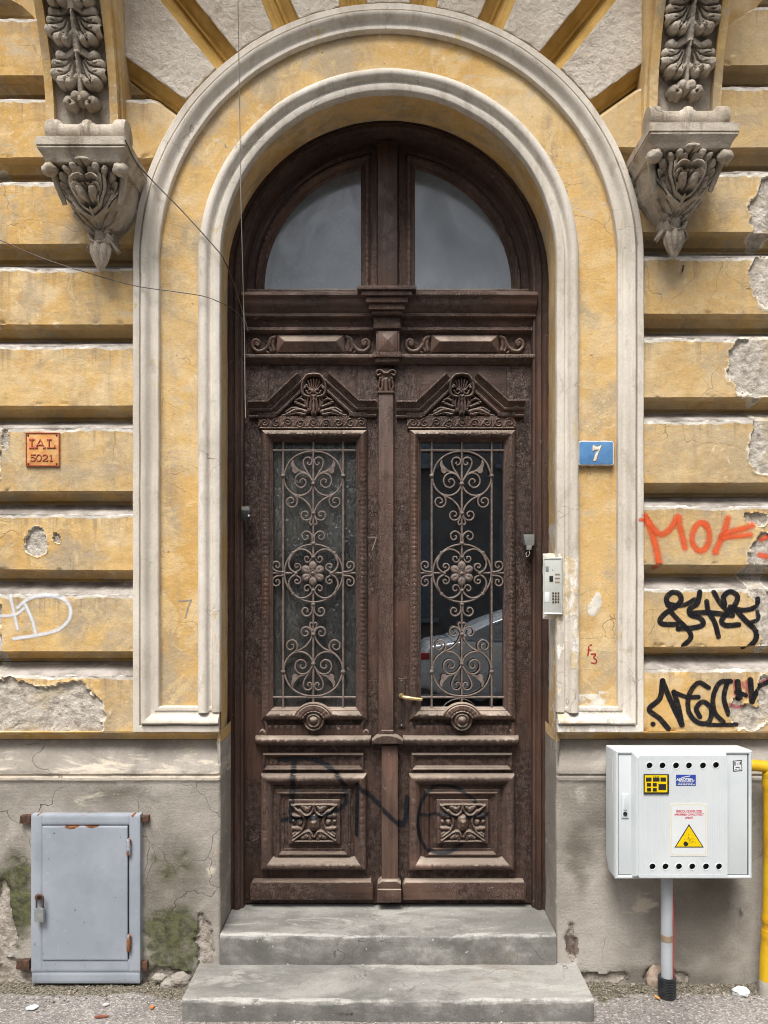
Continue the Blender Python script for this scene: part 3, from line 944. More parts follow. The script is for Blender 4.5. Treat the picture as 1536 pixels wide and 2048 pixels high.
# ------------------------------------------------------------------ street: road, pavement, ground sheets
ACZ = 3.10                       # arch centre height
R_OUT, R_BAND_O, R_BAND_I, R_IN, R_DOOR = 1.089, .979, .808, .718, .737
ZB = PZ(1463)                    # foot of the arch surround

def nonuni(a, b, fine0, fine1, h, H):
    """samples a..b, spacing h inside [fine0,fine1], H outside"""
    out = [a]
    while out[-1] < b - 1e-6:
        x = out[-1]
        st = h if fine0 - 1e-6 <= x < fine1 else H
        nx = x + st
        if x < fine0 < nx: nx = fine0
        out.append(min(nx, b))
    return np.array(out)

me = pydata([(-120, -120, -.14), (120, -120, -.14), (120, 120, -.14), (-120, 120, -.14)], [(0, 1, 2, 3)])
tag(link('road', me, 'road'), kind='structure')

xs = nonuni(-7, 7, -1.9, 1.9, .012, .15)
ys = nonuni(-2.25, .02, -.55, .02, .010, .12)
X, Y = np.meshgrid(xs, ys, indexing='ij')
Zg = (fbm(X * 3, Y * 3, 1.1) - .5) * .012 + (fbm(X * 30, Y * 30, 4.1) - .5) * .004
nearwall = sstep(-.16, -.02, Y)
grav = nearwall * 1.0 + .45 * np.exp(-((np.abs(X) - .86) / .09) ** 2) * (Y > -.5) - .35 * (Y < -.2)
rough = sstep(.35, .75, grav + (fbm(X * 9, Y * 9, 2) - .5) * .9)
Zg = Zg + rough * ((fbm(X * 60, Y * 60, 7.7) - .4) * .022 + (fbm(X * 22, Y * 22, 3.7) - .5) * .02)
tag(link('pavement', gridmesh(X, Y, Zg, flip=False), 'asphalt', None, 180, {'gravel': grav}), kind='structure')
me = box(-7, 7, -2.42, -2.25, -.3, .0, .015)
tag(link('kerb', me, 'step', None, 40), kind='structure')
me = box(-30, 30, -11.0, -9.3, -.3, .0, .02)
tag(link('far_pavement', me, 'asphalt', None, 40), kind='structure')

# ------------------------------------------------------------------ the house front
house = empty('house', (0, 0, 0), 'ochre stucco house front with banded blocks and a moulded arch round the entrance', 'house')

def ell(X, Z, lst, y=0.0, warp=1.0):
    """signed soft field of ellipses given in photo pixels: ~1 at centre, 0 at rim, negative outside"""
    out = np.full_like(X, -1.0)
    wx = (fbm(X * 10, Z * 10, 31.1) - .5) * .075 + (fbm(X * 34, Z * 34, 11.7) - .5) * .030
    wz = (fbm(X * 10, Z * 10, 47.3) - .5) * .075 + (fbm(X * 34, Z * 34, 19.7) - .5) * .030
    X = X + wx * warp; Z = Z + wz * warp
    for (px, py, rx, ry, *amp) in lst:
        d = np.sqrt(((X - PX(px, y)) / (rx / 466.7)) ** 2 + ((Z - PZ(py, y)) / (ry / 466.7)) ** 2)
        a = amp[0] if amp else 1.0
        out = np.maximum(out, np.clip((1 - d) * a, -1, 1))
    return out

def peelf(X, Z, lst):
    return ell(X, Z, lst) + (fbm(X * 24, Z * 24, 5.5) - .5) * .36 + (fbm(X * 75, Z * 75, 8.5) - .5) * .16

PEEL = [(68, 1088, 24, 30), (118, 1080, 10, 10), (95, 1428, 112, 62), (20, 1410, 60, 50),
        (1530, 560, 34, 52), (1524, 735, 62, 62), (1500, 705, 38, 24), (1534, 890, 40, 62), (1520, 1130, 26, 70), (1515, 1035, 30, 14),
        (1532, 1240, 20, 62), (1530, 420, 30, 62), (1500, 1435, 38, 26), (1536, 1400, 20, 50), (1478, 1412, 14, 20),
        (10, 880, 10, 22), (1512, 690, 22, 16)]

def xend(z, side):
    az = np.abs(z - ACZ)
    r = R_OUT - .035
    c = np.where(z < ACZ, r, np.sqrt(np.clip(r * r - (z - ACZ) ** 2, 0, None)))
    ln = np.where(z > ACZ, (z - ACZ) / math.tan(radians(35.4)), 0)
    return np.maximum(c, ln), ln > c

TONE = {-1: [.20, .30, .20, .10, .25, .10, 0, .05, .10], 1: [.90, .85, .45, .30, .60, .80, .50, .35, .30]}
tops = {-1: [38, 200, 365, 538, 693, 857, 1030, 1190, 1352], 1: [14, 175, 347, 515, 678, 842, 1013, 1178, 1339]}
bots = {-1: [150, 315, 487, 648, 812, 983, 1140, 1303, 1463], 1: [129, 295, 465, 628, 794, 966, 1128, 1292, 1463]}
for side in (-1, 1):
    zt = [PZ(p) for p in tops[side]]; zbm = [PZ(p) for p in bots[side]]
    rows = list(zip(zbm, zt))
    for k in range(3):                         # courses above the picture
        b0, t0 = rows[0]
        rows.insert(0, (b0 + .352, t0 + .352))
    n = len(rows)
    for i, (zb_, zt_) in enumerate(rows):
        up_b = rows[i - 1][0] if i > 0 else zt_ + .11
        dn_t = rows[i + 1][1] if i < n - 1 else None
        gu = up_b - zt_                                # groove above
        prof = []                                      # (z, y)
        if dn_t is not None:
            gd = zb_ - dn_t
            g = gd
            prof += [(zb_ - g * .50, .098), (zb_ - g * .40, .097), (zb_ - g * .37, .090), (zb_ - g * .35, .074), (zb_ - g * .28, .068), (zb_ - g * .18, .058), (zb_ - g * .12, .048),
                     (zb_ - g * .085, .046), (zb_ - g * .075, .026), (zb_ - g * .02, .020), (zb_ - g * .005, .004)]
        nf = int((zt_ - zb_) / .005)
        for q in np.linspace(0, 1, nf + 1):
            prof.append((zb_ + (zt_ - zb_) * q, 0.0))
        prof += [(zt_ + gu * .05, .006), (zt_ + gu * .10, .014), (zt_ + gu * .18, .034), (zt_ + gu * .27, .056), (zt_ + gu * .36, .074), (zt_ + gu * .39, .090), (zt_ + gu * .50, .098)]
        prof = np.array(prof)
        zz = prof[:, 0]
        xe, isln = xend(zz, side)
        x_far = 3.6
        base = nonuni(0, 1, 0, 1, 1, 1)
        us = np.concatenate([np.linspace(0, .72, 80), np.linspace(.72, 1, 12)[1:]])   # 0 at arch side
        us = np.concatenate([np.linspace(0, .28, 150), np.linspace(.28, 1, 22)[1:]])
        AX = xe[None] + (x_far - xe[None]) * us[:, None]
        Zf = zz[None] + 0 * AX
        Yf = prof[:, 1][None] + 0 * AX
        Xf = AX * side
        face = (np.abs(Yf) < 1e-6)
        pe = peelf(Xf, Zf, PEEL)
        pe = np.where(np.abs(Xf) > 1.66, np.maximum(pe, (fbm(Xf * 4, Zf * 4, 9.9) - .66) * 4), pe)
        pn = pe
        cor_ = sstep(-.03, .02, pn) * np.where(Yf < .03, 1, 0)
        Yf = Yf + .012 * cor_ + cor_ * ((fbm(Xf * 42, Zf * 42, 1.5) - .5) * .014 + (fbm(Xf * 14, Zf * 14, 7.5) - .5) * .012)
        Yf = Yf - .0035 * np.exp(-((pn + .07) / .05) ** 2) * np.where(Yf < .02, 1, 0)
        Yf = Yf + (fbm(Xf * 5, Zf * 9, 1.3) - .5) * .006 + (fbm(Xf * 40, Zf * 40, 6.1) - .5) * .0025
        # chipped arrises
        Zf = Zf + (fbm(Xf * 14, Zf * 3, 2.9) - .5) * .014 * (~face) * (prof[:, 1][None] < .05)
        Zf = Zf + (fbm(Xf * 1.6, 0 * Xf + i * 3.1, 4.4) - .5) * .016
        dzt = np.minimum(np.abs(Zf - zt_), np.abs(Zf - zb_))
        chip = np.clip(fbm(Xf * 20, Zf * 20, 12.2) - .60, 0, 1) * 6 * np.exp(-(dzt / .012) ** 2)
        Yf = Yf + .010 * np.clip(chip, 0, 1) * (prof[:, 1][None] < .02)
        if isln.any():
            e = AX - xe[None]
            Yf = np.where(isln[None] & (e < .05), np.maximum(Yf, .055 * (1 - e / .05)), Yf)
        lipz = np.where(Zf > zt_ - .028, (Zf - (zt_ - .028)) / .03, 0)
        lip = np.clip(lipz, 0, 1.25) * .95
        lip = np.where(isln[None] & (AX - xe[None] < .03), 0, lip)
        me = gridmesh(Xf, Yf, Zf, flip=(side > 0))
        link('wall_block', me, 'ochre', house, 40, {'peel': pe, 'lip': lip, 'tone': np.clip(TONE[side][min(max(i - 3, 0), 8)] + (fbm(Xf * 2.2, Zf * 2.2, 3.0 + i) - .5) * 1.3 - (.35 * sstep(1.25, 1.7, np.abs(Xf)) if side < 0 else 0), 0, 1), 'drip': np.clip(.62 - (zt_ - Zf) / .30, 0, .62) * (Zf < zt_ + .01)})

# voussoir panels of rough cream plaster between moulded yellow joints
angs = [35.4 + 15.6 * k for k in range(8)]
for k in range(7):
    a0, a1 = radians(angs[k]), radians(angs[k + 1])
    nu, nv = 70, 110
    t = np.linspace(0, 1, nu)
    # clip radius
    A = a0 + (a1 - a0) * t
    rm = np.minimum(1.32 / np.maximum(np.abs(np.cos(A)), 1e-3), 1.55 / np.sin(A))
    rm = np.maximum(rm, 1.12)
    s = np.linspace(0, 1, nv)
    R = 1.05 + (rm[:, None] - 1.05) * s[None]
    AA = A[:, None] + 0 * R
    am = (a0 + a1) / 2
    half = R * np.sin((a1 - a0) / 2)
    e = half - np.abs(R * np.sin(AA - am))                 # distance to joint line
    e2 = R - 1.092
    # remap so the joint mouldings get vertices: profile of the joint
    pj = np.interp(e, [0, .006, .010, .022, .026, .046, .052, .058, .4], [.075, .074, .060, .056, .044, .022, .018, .0, .0])
    pa = np.interp(e2, [-1, 0, .008, .012, 1], [.02, .02, .014, .0, .0])
    Yv = np.maximum(pj, pa)
    Xv = R * np.cos(AA); Zv = ACZ + R * np.sin(AA)
    flat = sstep(.05, .065, e) * sstep(.008, .016, e2)
    Yv = Yv + flat * ((fbm(Xv * 45, Zv * 45, 3.3) - .5) * .010 + (fbm(Xv * 12, Zv * 12, 8.3) - .5) * .008 - .003)
    me = gridmesh(Xv, Yv, Zv, flip=True)
    link('voussoir', me, 'roughcast', house, 40, {'lip': 1 - flat})

# solid core behind the plaster
me = bm_join(box(-3.6, -.76, .105, .45, -.3, 6.2, 0), box(.76, 3.6, .105, .45, -.3, 6.2, 0))
link('wall_core', me, 'ochre', house)
th = np.linspace(0, pi, 60)
rr = np.array([.75, 1.2, 1.8, 2.4, 3.4])
X = rr[:, None] * np.cos(th)[None]; Z = ACZ + rr[:, None] * np.sin(th)[None]
link('wall_core', gridmesh(X, .106 + 0 * X, Z), 'ochre', house)

# arch surround
prof = [(1.089, .105), (1.089, -.018), (1.086, -.021), (1.063, -.021), (1.061, -.018), (1.0595, -.004), (1.056, -.004), (1.054, -.026), (1.047, -.036), (1.037, -.036), (1.027, -.028), (1.019, -.016), (1.009, -.009), (.999, -.009), (.9965, -.014), (.984, -.014), (.981, -.011), (.979, .02)]
X, Y, Z = arch_sweep(prof, ZB, ACZ, .722, ZB, wob=.006)
yel = np.zeros_like(X)
me = gridmesh(X, Y, Z, flip=True)
np_ = len(prof); bm = bmesh.new(); bm.from_mesh(me)
for base in (0, (X.shape[0] - 1) * np_):
    bm.verts.ensure_lookup_table()
    bm.faces.new([bm.verts[base + j] for j in range(np_)])
bm.to_mesh(me); bm.free()
link('arch_moulding', me, 'moulding', house, 40, {'fresh': np.where((X > 0) & (Z < 1.2) & (X < 1.0), .45, 0) + 0 * X})
# closing faces at the feet of the surround (underside and jamb side)
# flat ochre band
BPE = [(1195, 1212, 17, 18), (1178, 1402, 24, 12), (1205, 1392, 16, 14)]
rb = np.linspace(.99, .80, 26)
cols = []
for r in rb:
    p = arch_path(r, ZB + .10, ACZ, na=120)
    cols.append(np.stack([p[:, 0], np.full(len(p), .012), p[:, 1]], -1))
A = np.stack(cols, 1)
# denser along the straight legs
def densify(A, k):
    idx = np.linspace(0, A.shape[0] - 1, (A.shape[0] - 1) * k + 1)
    i0 = np.clip(np.floor(idx).astype(int), 0, A.shape[0] - 2); f = (idx - i0)[:, None, None]
    return A[i0] * (1 - f) + A[i0 + 1] * f
A = densify(A, 2)
X, Y, Z = A[..., 0], A[..., 1].copy(), A[..., 2]
pe = peelf(X, Z, BPE)
Y = Y + (fbm(X * 6, Z * 6, 1.9) - .5) * .008 - .003 * sstep(0, .1, pe)
link('arch_band', gridmesh(X, Y, Z, flip=True), 'ochre', house, 60, {'peel': np.full(X.shape, -1.0), 'lip': np.where(pe > -.02, .66, 0)})
# inner roll moulding, standing on the foot moulding
prof = [(.813, .014), (.8125, -.014), (.808, -.024), (.797, -.033), (.785, -.035), (.774, -.030), (.769, -.020), (.764, -.010), (.758, -.008), (.753, -.010), (.749, -.016), (.723, -.017), (.7195, -.014), (.718, .002), (.7185, .02)]
X, Y, Z = arch_sweep(prof, ZB + .085, ACZ, wob=.007)
def freshf(X, Z):
    f = sstep(PZ(1075), PZ(1135), Z) * sstep(.6, .7, X)
    f2 = np.where((X > .6) & (Z < PZ(1080)) & (Z > ZB - .05), 1.0, 0)
    return np.clip(f2 * (.62 - .25 * np.abs(Z - PZ(1180)) / .5) + .0 * f, 0, 1)
frm = freshf(X, Z)
Y = Y + frm * (fbm(X * 22, Z * 16, 2.4) - .55) * .022
link('arch_roll', gridmesh(X, Y, Z, flip=True), 'moulding', house, 50, {'fresh': frm})
# intrados (reveal) of the arch, yellow above the plinth
prof = [(.7185, .004), (.7195, .04), (.722, .08), (.726, .14), (.730, .18), (.735, .22), (.7375, .252)]
X, Y, Z = arch_sweep(prof, ZB - .02, ACZ, wob=.005)
# ragged plaster edge against the timber
edge = (np.arange(len(prof)) == len(prof) - 1)[None]
X = X - edge * np.sign(X) * (fbm(X * 30, Z * 30, 4.4) - .5) * .012
Z = Z - edge * np.where(Z > ACZ, (fbm(X * 30, Z * 30, 7.4) - .5) * .014, 0)
lipv = np.where(Z < PZ(900), .30, 0) + 0 * X
link('arch_reveal', gridmesh(X, Y, Z, flip=True), 'ochre', house, 60, {'peel': np.full(X.shape, -1.0), 'lip': lipv + np.where((X > 0) & (Z < PZ(1050)), .25, 0) + edge * .35})

# ---- plinth, string course and jambs: a course swept along the front and round into the doorway
def jamb_path(side):
    """list of (x,y,nx,ny,w) from far out to the doorway; w=1 on the front, 0 on the jamb"""
    pts = []
    for x in nonuni(-3.6, -.735, -1.75, -.735, .010, .09):
        pts.append((x, 0, 0, -1, 1.0))
    c = .012
    for a in np.linspace(0, pi / 2, 5)[1:]:
        pts.append((-.72 - c + c * sin(a), c - c * cos(a), sin(a), -cos(a), max(0, 1 - a / (pi / 2) * 1.3)))
    for y in np.linspace(.02, .40, 26):
        pts.append((-.72 - (y - .02) * .075 * 0, y, 1, 0, 0.0))
    A = np.array(pts)
    if side > 0:
        A = A.copy(); A[:, 0] *= -1; A[:, 2] *= -1
    return A

for side in (-1, 1):
    JP = jamb_path(side)
    # string course under the blocks and the flared fascia
    prof = [(.085, ZB + .004), (-.004, ZB - .001), (-.002, ZB - .006), (.026, ZB - .009), (.030, ZB - .018), (.046, ZB - .026), (.052, ZB - .040), (.066, ZB - .046)]
    zlo = PZ(1560)
    fas = [(.066, ZB - .047), (.058, ZB - .070), (.036, ZB - .105), (.022, ZB - .135), (.008, ZB - .155), (.000, ZB - .168), (-.003, ZB - .18), (.004, ZB - .186), (.005, ZB - .192), (-.006, ZB - .196), (-.006, zlo)]
    def course(name, prof, mat, attrs=None, jw=0.0, dens=1, y_extra=None):
        pr = np.array(prof)
        if dens > 1:
            i = np.linspace(0, len(pr) - 1, (len(pr) - 1) * dens + 1)
            pr = np.stack([np.interp(i, np.arange(len(pr)), pr[:, 0]), np.interp(i, np.arange(len(pr)), pr[:, 1])], -1)
        w = JP[:, 4][:, None]
        off = -pr[:, 0][None] * w                     # outward distance along the normal
        X = JP[:, 0][:, None] + JP[:, 2][:, None] * off
        Y = JP[:, 1][:, None] + JP[:, 3][:, None] * off
        Z = pr[:, 1][None] + 0 * X
        X = X + JP[:, 2][:, None] * (fbm(Y * 9, Z * 9, 3.1) - .5) * .008
        Y = Y + JP[:, 3][:, None] * ((fbm(X * 6, Z * 6, 5.1) - .5) * .010 + (fbm(X * 40, Z * 40, 5.9) - .5) * .003)
        at = {}
        if attrs: at = attrs(X, Y, Z)
        if y_extra is not None: Y = Y + JP[:, 3][:, None] * y_extra(X, Z)
        return link(name, gridmesh(X, Y, Z, flip=(side < 0)), mat, house, 50, at)
    course('string_course', prof, 'ochre', lambda X, Y, Z: {'peel': np.full(X.shape, -1.0), 'lip': 0 * X}, dens=2)
    course('fascia', fas, 'concrete', lambda X, Y, Z: {'lime': np.clip(.30 + .55 * (ZB - .05 - Z) / .15, .3, .85) * (.85 if side < 0 else .45), 'moss': 0 * X, 'damp_dark': 0 * X + (.25 if side > 0 else 0), 'peel': 0 * X - 1}, dens=3)
    zs = np.concatenate([np.linspace(zlo, .0, 84), [-.06]])
    plf = [(-.006, zlo)] + [(.0, z) for z in zs[1:]]
    def plat(X, Y, Z):
        moss = np.clip(ell(X, Z, [(28, 1800, 70, 150, 1.7), (345, 1885, 105, 105, 1.9), (300, 1880, 40, 70, 1.4), (345, 1730, 100, 90, .8)]), 0, 1) if side < 0 else 0 * X
        damp_dark = np.clip(ell(X, Z, [(345, 1770, 110, 190, 1.5), (30, 1790, 80, 160, 1.4), (250, 1590, 260, 40, .9), (200, 1985, 420, 40, 1.2)]) if side < 0 else
                       ell(X, Z, [(1380, 1850, 200, 160, 1.2), (1160, 1700, 50, 170, 1.1), (1420, 1800, 100, 90, 1.4), (1300, 1970, 300, 60, 1.3), (1180, 1640, 90, 60, .9)]), 0, 1)
        pe = peelf(X, Z, [(330, 1965, 60, 32), (20, 1960, 55, 40), (5, 1840, 22, 80, .6), (405, 1900, 16, 60, .7)] if side < 0 else [(1145, 1880, 10, 40, .6), (1195, 1960, 60, 14, .5), (1335, 1965, 50, 26)])
        red = np.clip(ell(X, Z, [(1148, 1888, 30, 42, 1.2)]), 0, 1) if side > 0 else 0 * X
        lime = np.clip(ell(X, Z, [(1290, 1810, 60, 60, .8), (1340, 1830, 30, 90, .6)] if side > 0 else [(200, 1590, 220, 40, .5), (420, 1750, 30, 200, .6)]), 0, 1)
        jam = (JP[:, 4][:, None] < .5) + 0 * X
        lime = np.maximum(lime, jam * .35)
        return {'moss': moss, 'damp_dark': damp_dark, 'peel': pe, 'red': red, 'lime': lime}
    def plex(X, Z):
        pe = plat(X, X, Z)['peel']
        return -.014 * sstep(-.03, .02, pe) - sstep(-.03, .02, pe) * (fbm(X * 40, Z * 40, 1.5) - .4) * .014
    course('plinth', plf, 'concrete', plat, y_extra=plex)

# balcony carried by the two consoles, above the picture
me = bm_join(box(-1.75, 1.75, -.60, .08, 5.25, 5.33, .01), box(-1.8, 1.8, -.66, .08, 5.333, 5.45, .02))
link('balcony', me, 'moulding', house, 40)

# ------------------------------------------------------------------ entrance steps
steps = empty('entrance_steps', (0, -.1, 0), 'two worn grey cement steps up to the entrance', 'steps')
def step_mesh(x0, x1, yf, yb, zt, zb, rnd, chip=.006, corner=0.0):
    xs = np.linspace(x0, x1, 260)
    prof = []
    for z in np.linspace(zb, zt - rnd, 16): prof.append((yf, z))
    for a in np.linspace(0, pi / 2, 7)[1:]: prof.append((yf + rnd - rnd * cos(a), zt - rnd + rnd * sin(a)))
    for y in np.linspace(yf + rnd, yb, 34)[1:]: prof.append((y, zt))
    pr = np.array(prof)
    X = xs[:, None] + 0 * pr[:, 0][None]
    Y = pr[:, 0][None] + 0 * X; Z = pr[:, 1][None] + 0 * X
    n1 = fbm(X * 5, Y * 5 + Z * 5, 2.1) - .5; n2 = fbm(X * 26, Y * 26, Z * 26 + 4) - .5
    iy = (np.abs(Z - zt) < rnd * 1.1) & (Y < yf + rnd * 1.6)
    Z = Z + n1 * .007 + n2 * .003 - iy * np.clip(fbm(X * 16, 0 * X, 3.3) - .5, 0, 1) * chip * 3
    Y = Y + n1 * .006 + n2 * .003 + iy * np.clip(fbm(X * 13, 0 * X, 6.3) - .52, 0, 1) * chip * 3
    sag = np.exp(-((X - .03) / .42) ** 2) * np.exp(-((Y - yf) / .16) ** 2)
    Z = Z - .010 * sag * (Z > zt - .05)
    nick = np.clip(fbm(X * 21, 0 * X, 15.3) - .56, 0, 1) * 5
    Z = Z - iy * np.clip(nick, 0, 1) * .010; Y = Y + iy * np.clip(nick, 0, 1) * .010
    if corner:
        dx = np.minimum(X - x0, x1 - X)
        k = np.clip(1 - dx / corner, 0, 1)
        Y = Y + k ** 2 * corner * .45 * (Y < yf + .1)
        # side slope: top narrower than foot
        hz = np.clip((Z - zb) / (zt - zb), 0, 1)
    edge = np.exp(-((Z - zt) ** 2 + (Y - yf) ** 2) / .030 ** 2) * (.35 + 1.1 * fbm(X * 5, 0 * X, 2.7))
    damp_dark = np.where(Z < zt - rnd, .62 + .3 * (zt - Z) / (zt - zb), 0) + np.clip((Y - yf - .12) / .3, 0, .2)  # risers darker than treads, deepening downwards; tread backs slightly darker
    # end walls
    me = gridmesh(X, Y, Z, flip=False)
    bm = bmesh.new(); bm.from_mesh(me)
    bm.verts.ensure_lookup_table()
    nv = len(pr)
    for base in (0, (len(xs) - 1) * nv):
        bm.verts.ensure_lookup_table()
        ring = [bm.verts[base + j] for j in range(nv)]
        x = ring[0].co.x
        extra = bm.verts.new((x, yb, zb))
        f = bm.faces.new(ring + [extra])
    bmesh.ops.recalc_face_normals(bm, faces=bm.faces[:])
    bm.to_mesh(me); bm.free()
    pad = lambda a: np.concatenate([a.ravel(), [0, 0]])
    return me, {'edge': pad(edge), 'damp_dark': pad(damp_dark)}
me, at = step_mesh(PX(441, -.005), PX(1112, -.005), -.012, .46, .217, -.05, .006, .010)
link('step', me, 'step', steps, 50, at)
zl = PZ(1998, -.28)
me, at = step_mesh(PX(368, -.25), PX(1184, -.25), -.285, .0, zl, -.05, .006, .014, corner=.018)
link('step', me, 'step', steps, 50, at)

# hall behind the door
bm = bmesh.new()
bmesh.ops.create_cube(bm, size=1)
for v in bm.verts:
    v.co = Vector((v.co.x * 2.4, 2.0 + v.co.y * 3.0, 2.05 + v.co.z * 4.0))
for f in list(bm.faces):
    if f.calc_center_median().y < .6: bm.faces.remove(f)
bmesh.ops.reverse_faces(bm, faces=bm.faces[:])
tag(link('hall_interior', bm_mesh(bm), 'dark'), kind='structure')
# ------------------------------------------------------------------ the double door
YL = .28                                            # face of the door leaves

def offset_poly(P, d, closed=True):
    """mitred offset of a polyline (x,z) to its left by d"""
    P = np.asarray(P, float); n = len(P)
    out = np.zeros_like(P)
    for i in range(n):
        if closed or 0 < i < n - 1:
            a = P[i] - P[i - 1]; b = P[(i + 1) % n] - P[i]
        elif i == 0:
            a = b = P[1] - P[0]
        else:
            a = b = P[-1] - P[-2]
        a = a / (np.linalg.norm(a) + 1e-12); b = b / (np.linalg.norm(b) + 1e-12)
        na = np.array([-a[1], a[0]]); nb = np.array([-b[1], b[0]])
        m = na + nb; m = m / (np.linalg.norm(m) + 1e-12)
        k = 1 / max(.35, m @ na)
        out[i] = P[i] + m * d * k
    return out

def resample(P, step, closed=False):
    P = np.asarray(P, float)
    if closed: P = np.vstack([P, P[:1]])
    out = []
    for a, b in zip(P[:-1], P[1:]):
        n = max(1, int(round(np.hypot(*(b - a)) / step)))
        for t in range(n): out.append(a + (b - a) * t / n)
    if not closed: out.append(P[-1])
    return np.array(out)

def sweep_poly(P, prof, closed=True, step=.006, relief=None, cap=False, flip=False):
    """prof: (offset to the left of travel, y)"""
    Q = resample(P, step, closed)
    # mitre directions from original corners: offset resampled line only smooths at corners, good enough at 6 mm
    seg = np.hypot(*np.diff(np.vstack([Q, Q[:1]]), axis=0).T)
    S = np.concatenate([[0], np.cumsum(seg)])[:len(Q)]
    cols = []
    for o, y in prof:
        W = offset_poly(Q, o, closed)
        yy = np.full(len(Q), y)
        if relief is not None: yy = yy + relief(S, np.full(len(Q), o))
        cols.append(np.stack([W[:, 0], yy, W[:, 1]], -1))
    A = np.stack(cols, 1)
    me = gridmesh(A[..., 0], A[..., 1], A[..., 2], flip=flip, closed_u=closed)
    if cap and not closed:
        bm = bmesh.new(); bm.from_mesh(me); bm.verts.ensure_lookup_table()
        nv = len(prof)
        for base in (0, (len(Q) - 1) * nv):
            bm.verts.ensure_lookup_table()
            try: bm.faces.new([bm.verts[base + j] for j in range(nv)])
            except ValueError: pass
        bmesh.ops.recalc_face_normals(bm, faces=bm.faces[:])
        bm.to_mesh(me); bm.free()
    return me

def leafband(t0, t1, amp=.006, per=.028):
    """carved leaf-and-dart running along a moulding"""
    def f(s, t):
        u = np.clip((t - t0) / (t1 - t0), 0, 1)
        w = np.sin(np.clip(u, 0, 1) * pi) ** .6
        ph = s / per + .35 * u * 0
        c = np.abs((ph % 1) - .5) * 2                 # 1 at dart, 0 at leaf rib
        leaf = np.sqrt(np.clip(1 - (c / (.35 + .6 * np.sin(u * pi))) ** 2, 0, 1))
        rib = np.exp(-((c) / .12) ** 2) * .35
        scal = np.exp(-((c - .95) / .12) ** 2) * .25
        return -w * amp * (leaf - rib + scal * (u > .4)) * (.72 + .5 * vnoise(s * 40, t * 40, 1.0))
    return f

# ---- fixed frame: casing, transom, fanlight
frame = empty('door_frame', (0, .25, .21), 'dark brown arched timber door frame with carved transom and two fanlight panes', 'door frame')
prof = [(.760, .262), (.745, .234), (.735, .228), (.716, .228), (.713, .234), (.709, .236), (.706, .231), (.701, .226), (.686, .226), (.681, .232), (.677, .246), (.668, .250), (.665, .262), (.665, .335), (.60, .345)]
X, Y, Z = arch_sweep(prof, .205, ACZ + .02, wob=.003)
link('casing', gridmesh(X, Y, Z, flip=True), 'wood_plain', frame, 40)
# closing board behind the fanlight ring
def quarter(sign, r, xe, z0, n=26):
    a1 = math.acos(xe / r)
    pts = [(-xe, z0)] + [(-r * cos(a), z0 + .006 + r * sin(a)) for a in np.linspace(a1, 0, n)] + [(-r, z0)]
    if sign > 0: pts = [(-p[0], p[1]) for p in pts][::-1]
    return pts
for sgn in (-1, 1):
    zq = 3.104
    q = quarter(sgn, .588, .127, zq)
    # orientation: make it counter-clockwise so that left = inside -> use negative offsets outward
    area = sum(q[i][0] * q[(i + 1) % len(q)][1] - q[(i + 1) % len(q)][0] * q[i][1] for i in range(len(q)))
    if area < 0: q = q[::-1]
    lb = leafband(.012, .040, .007, .030)
    rel = lambda s, t: lb(s, -t)
    prof = [(.004, .375), (.0, .356), (-.006, .349), (-.011, .350), (-.014, .342), (-.024, .330), (-.034, .328), (-.041, .334), (-.044, .342), (-.048, .343), (-.056, .338), (-.075, .338), (-.079, .36)]
    me = sweep_poly(q, prof, True, .006, rel, flip=True)
    sash = link('fanlight_sash', me, 'carved', frame, 45)
    qq = offset_poly(q, -.003)
    me = prism([tuple(p) for p in qq], .362, .366)
    link('pane', me, 'glass_fan', sash)
# dark timber ring between casing and sashes
a = np.linspace(0, pi, 60)
rr = np.array([.60, .70]); zc_ = ACZ + .015
link('rebate', gridmesh(rr[:, None] * np.cos(a)[None], .352 + 0 * rr[:, None] * a[None], zc_ + rr[:, None] * np.sin(a)[None]), 'wood', frame)
link('mullion', box(PX(755, .29), PX(795, .29), .285, .36, 3.05, ACZ + .68, .006), 'wood', frame, 40)
link('mullion', box(-.105, .105, .345, .37, 3.05, ACZ + .62, .003), 'wood', frame, 40)

def course_x(name, prof, xa, xb, mat, parent, wob=.003, step=.012, ends=True, y_off=0.0):
    X, Y, Z = sweep_line(xa, xb, [(p[0] + y_off, p[1]) for p in prof], step, wob=wob)
    me = gridmesh(X, Y, Z)
    bm = bmesh.new(); bm.from_mesh(me)
    if ends:
        nv = len(prof); nn = X.shape[0]
        for base in (0, (nn - 1) * nv):
            bm.verts.ensure_lookup_table()
            ring = [bm.verts[base + j] for j in range(nv)]
            try: bm.faces.new(ring)
            except ValueError: pass
    bmesh.ops.recalc_face_normals(bm, faces=bm.faces[:])
    # make sure front faces look to -y
    s = sum(f.normal.y * f.calc_area() for f in bm.faces)
    if s > 0: bmesh.ops.reverse_faces(bm, faces=bm.faces[:])
    bm.to_mesh(me); bm.free()
    return link(name, me, mat, parent, 35)

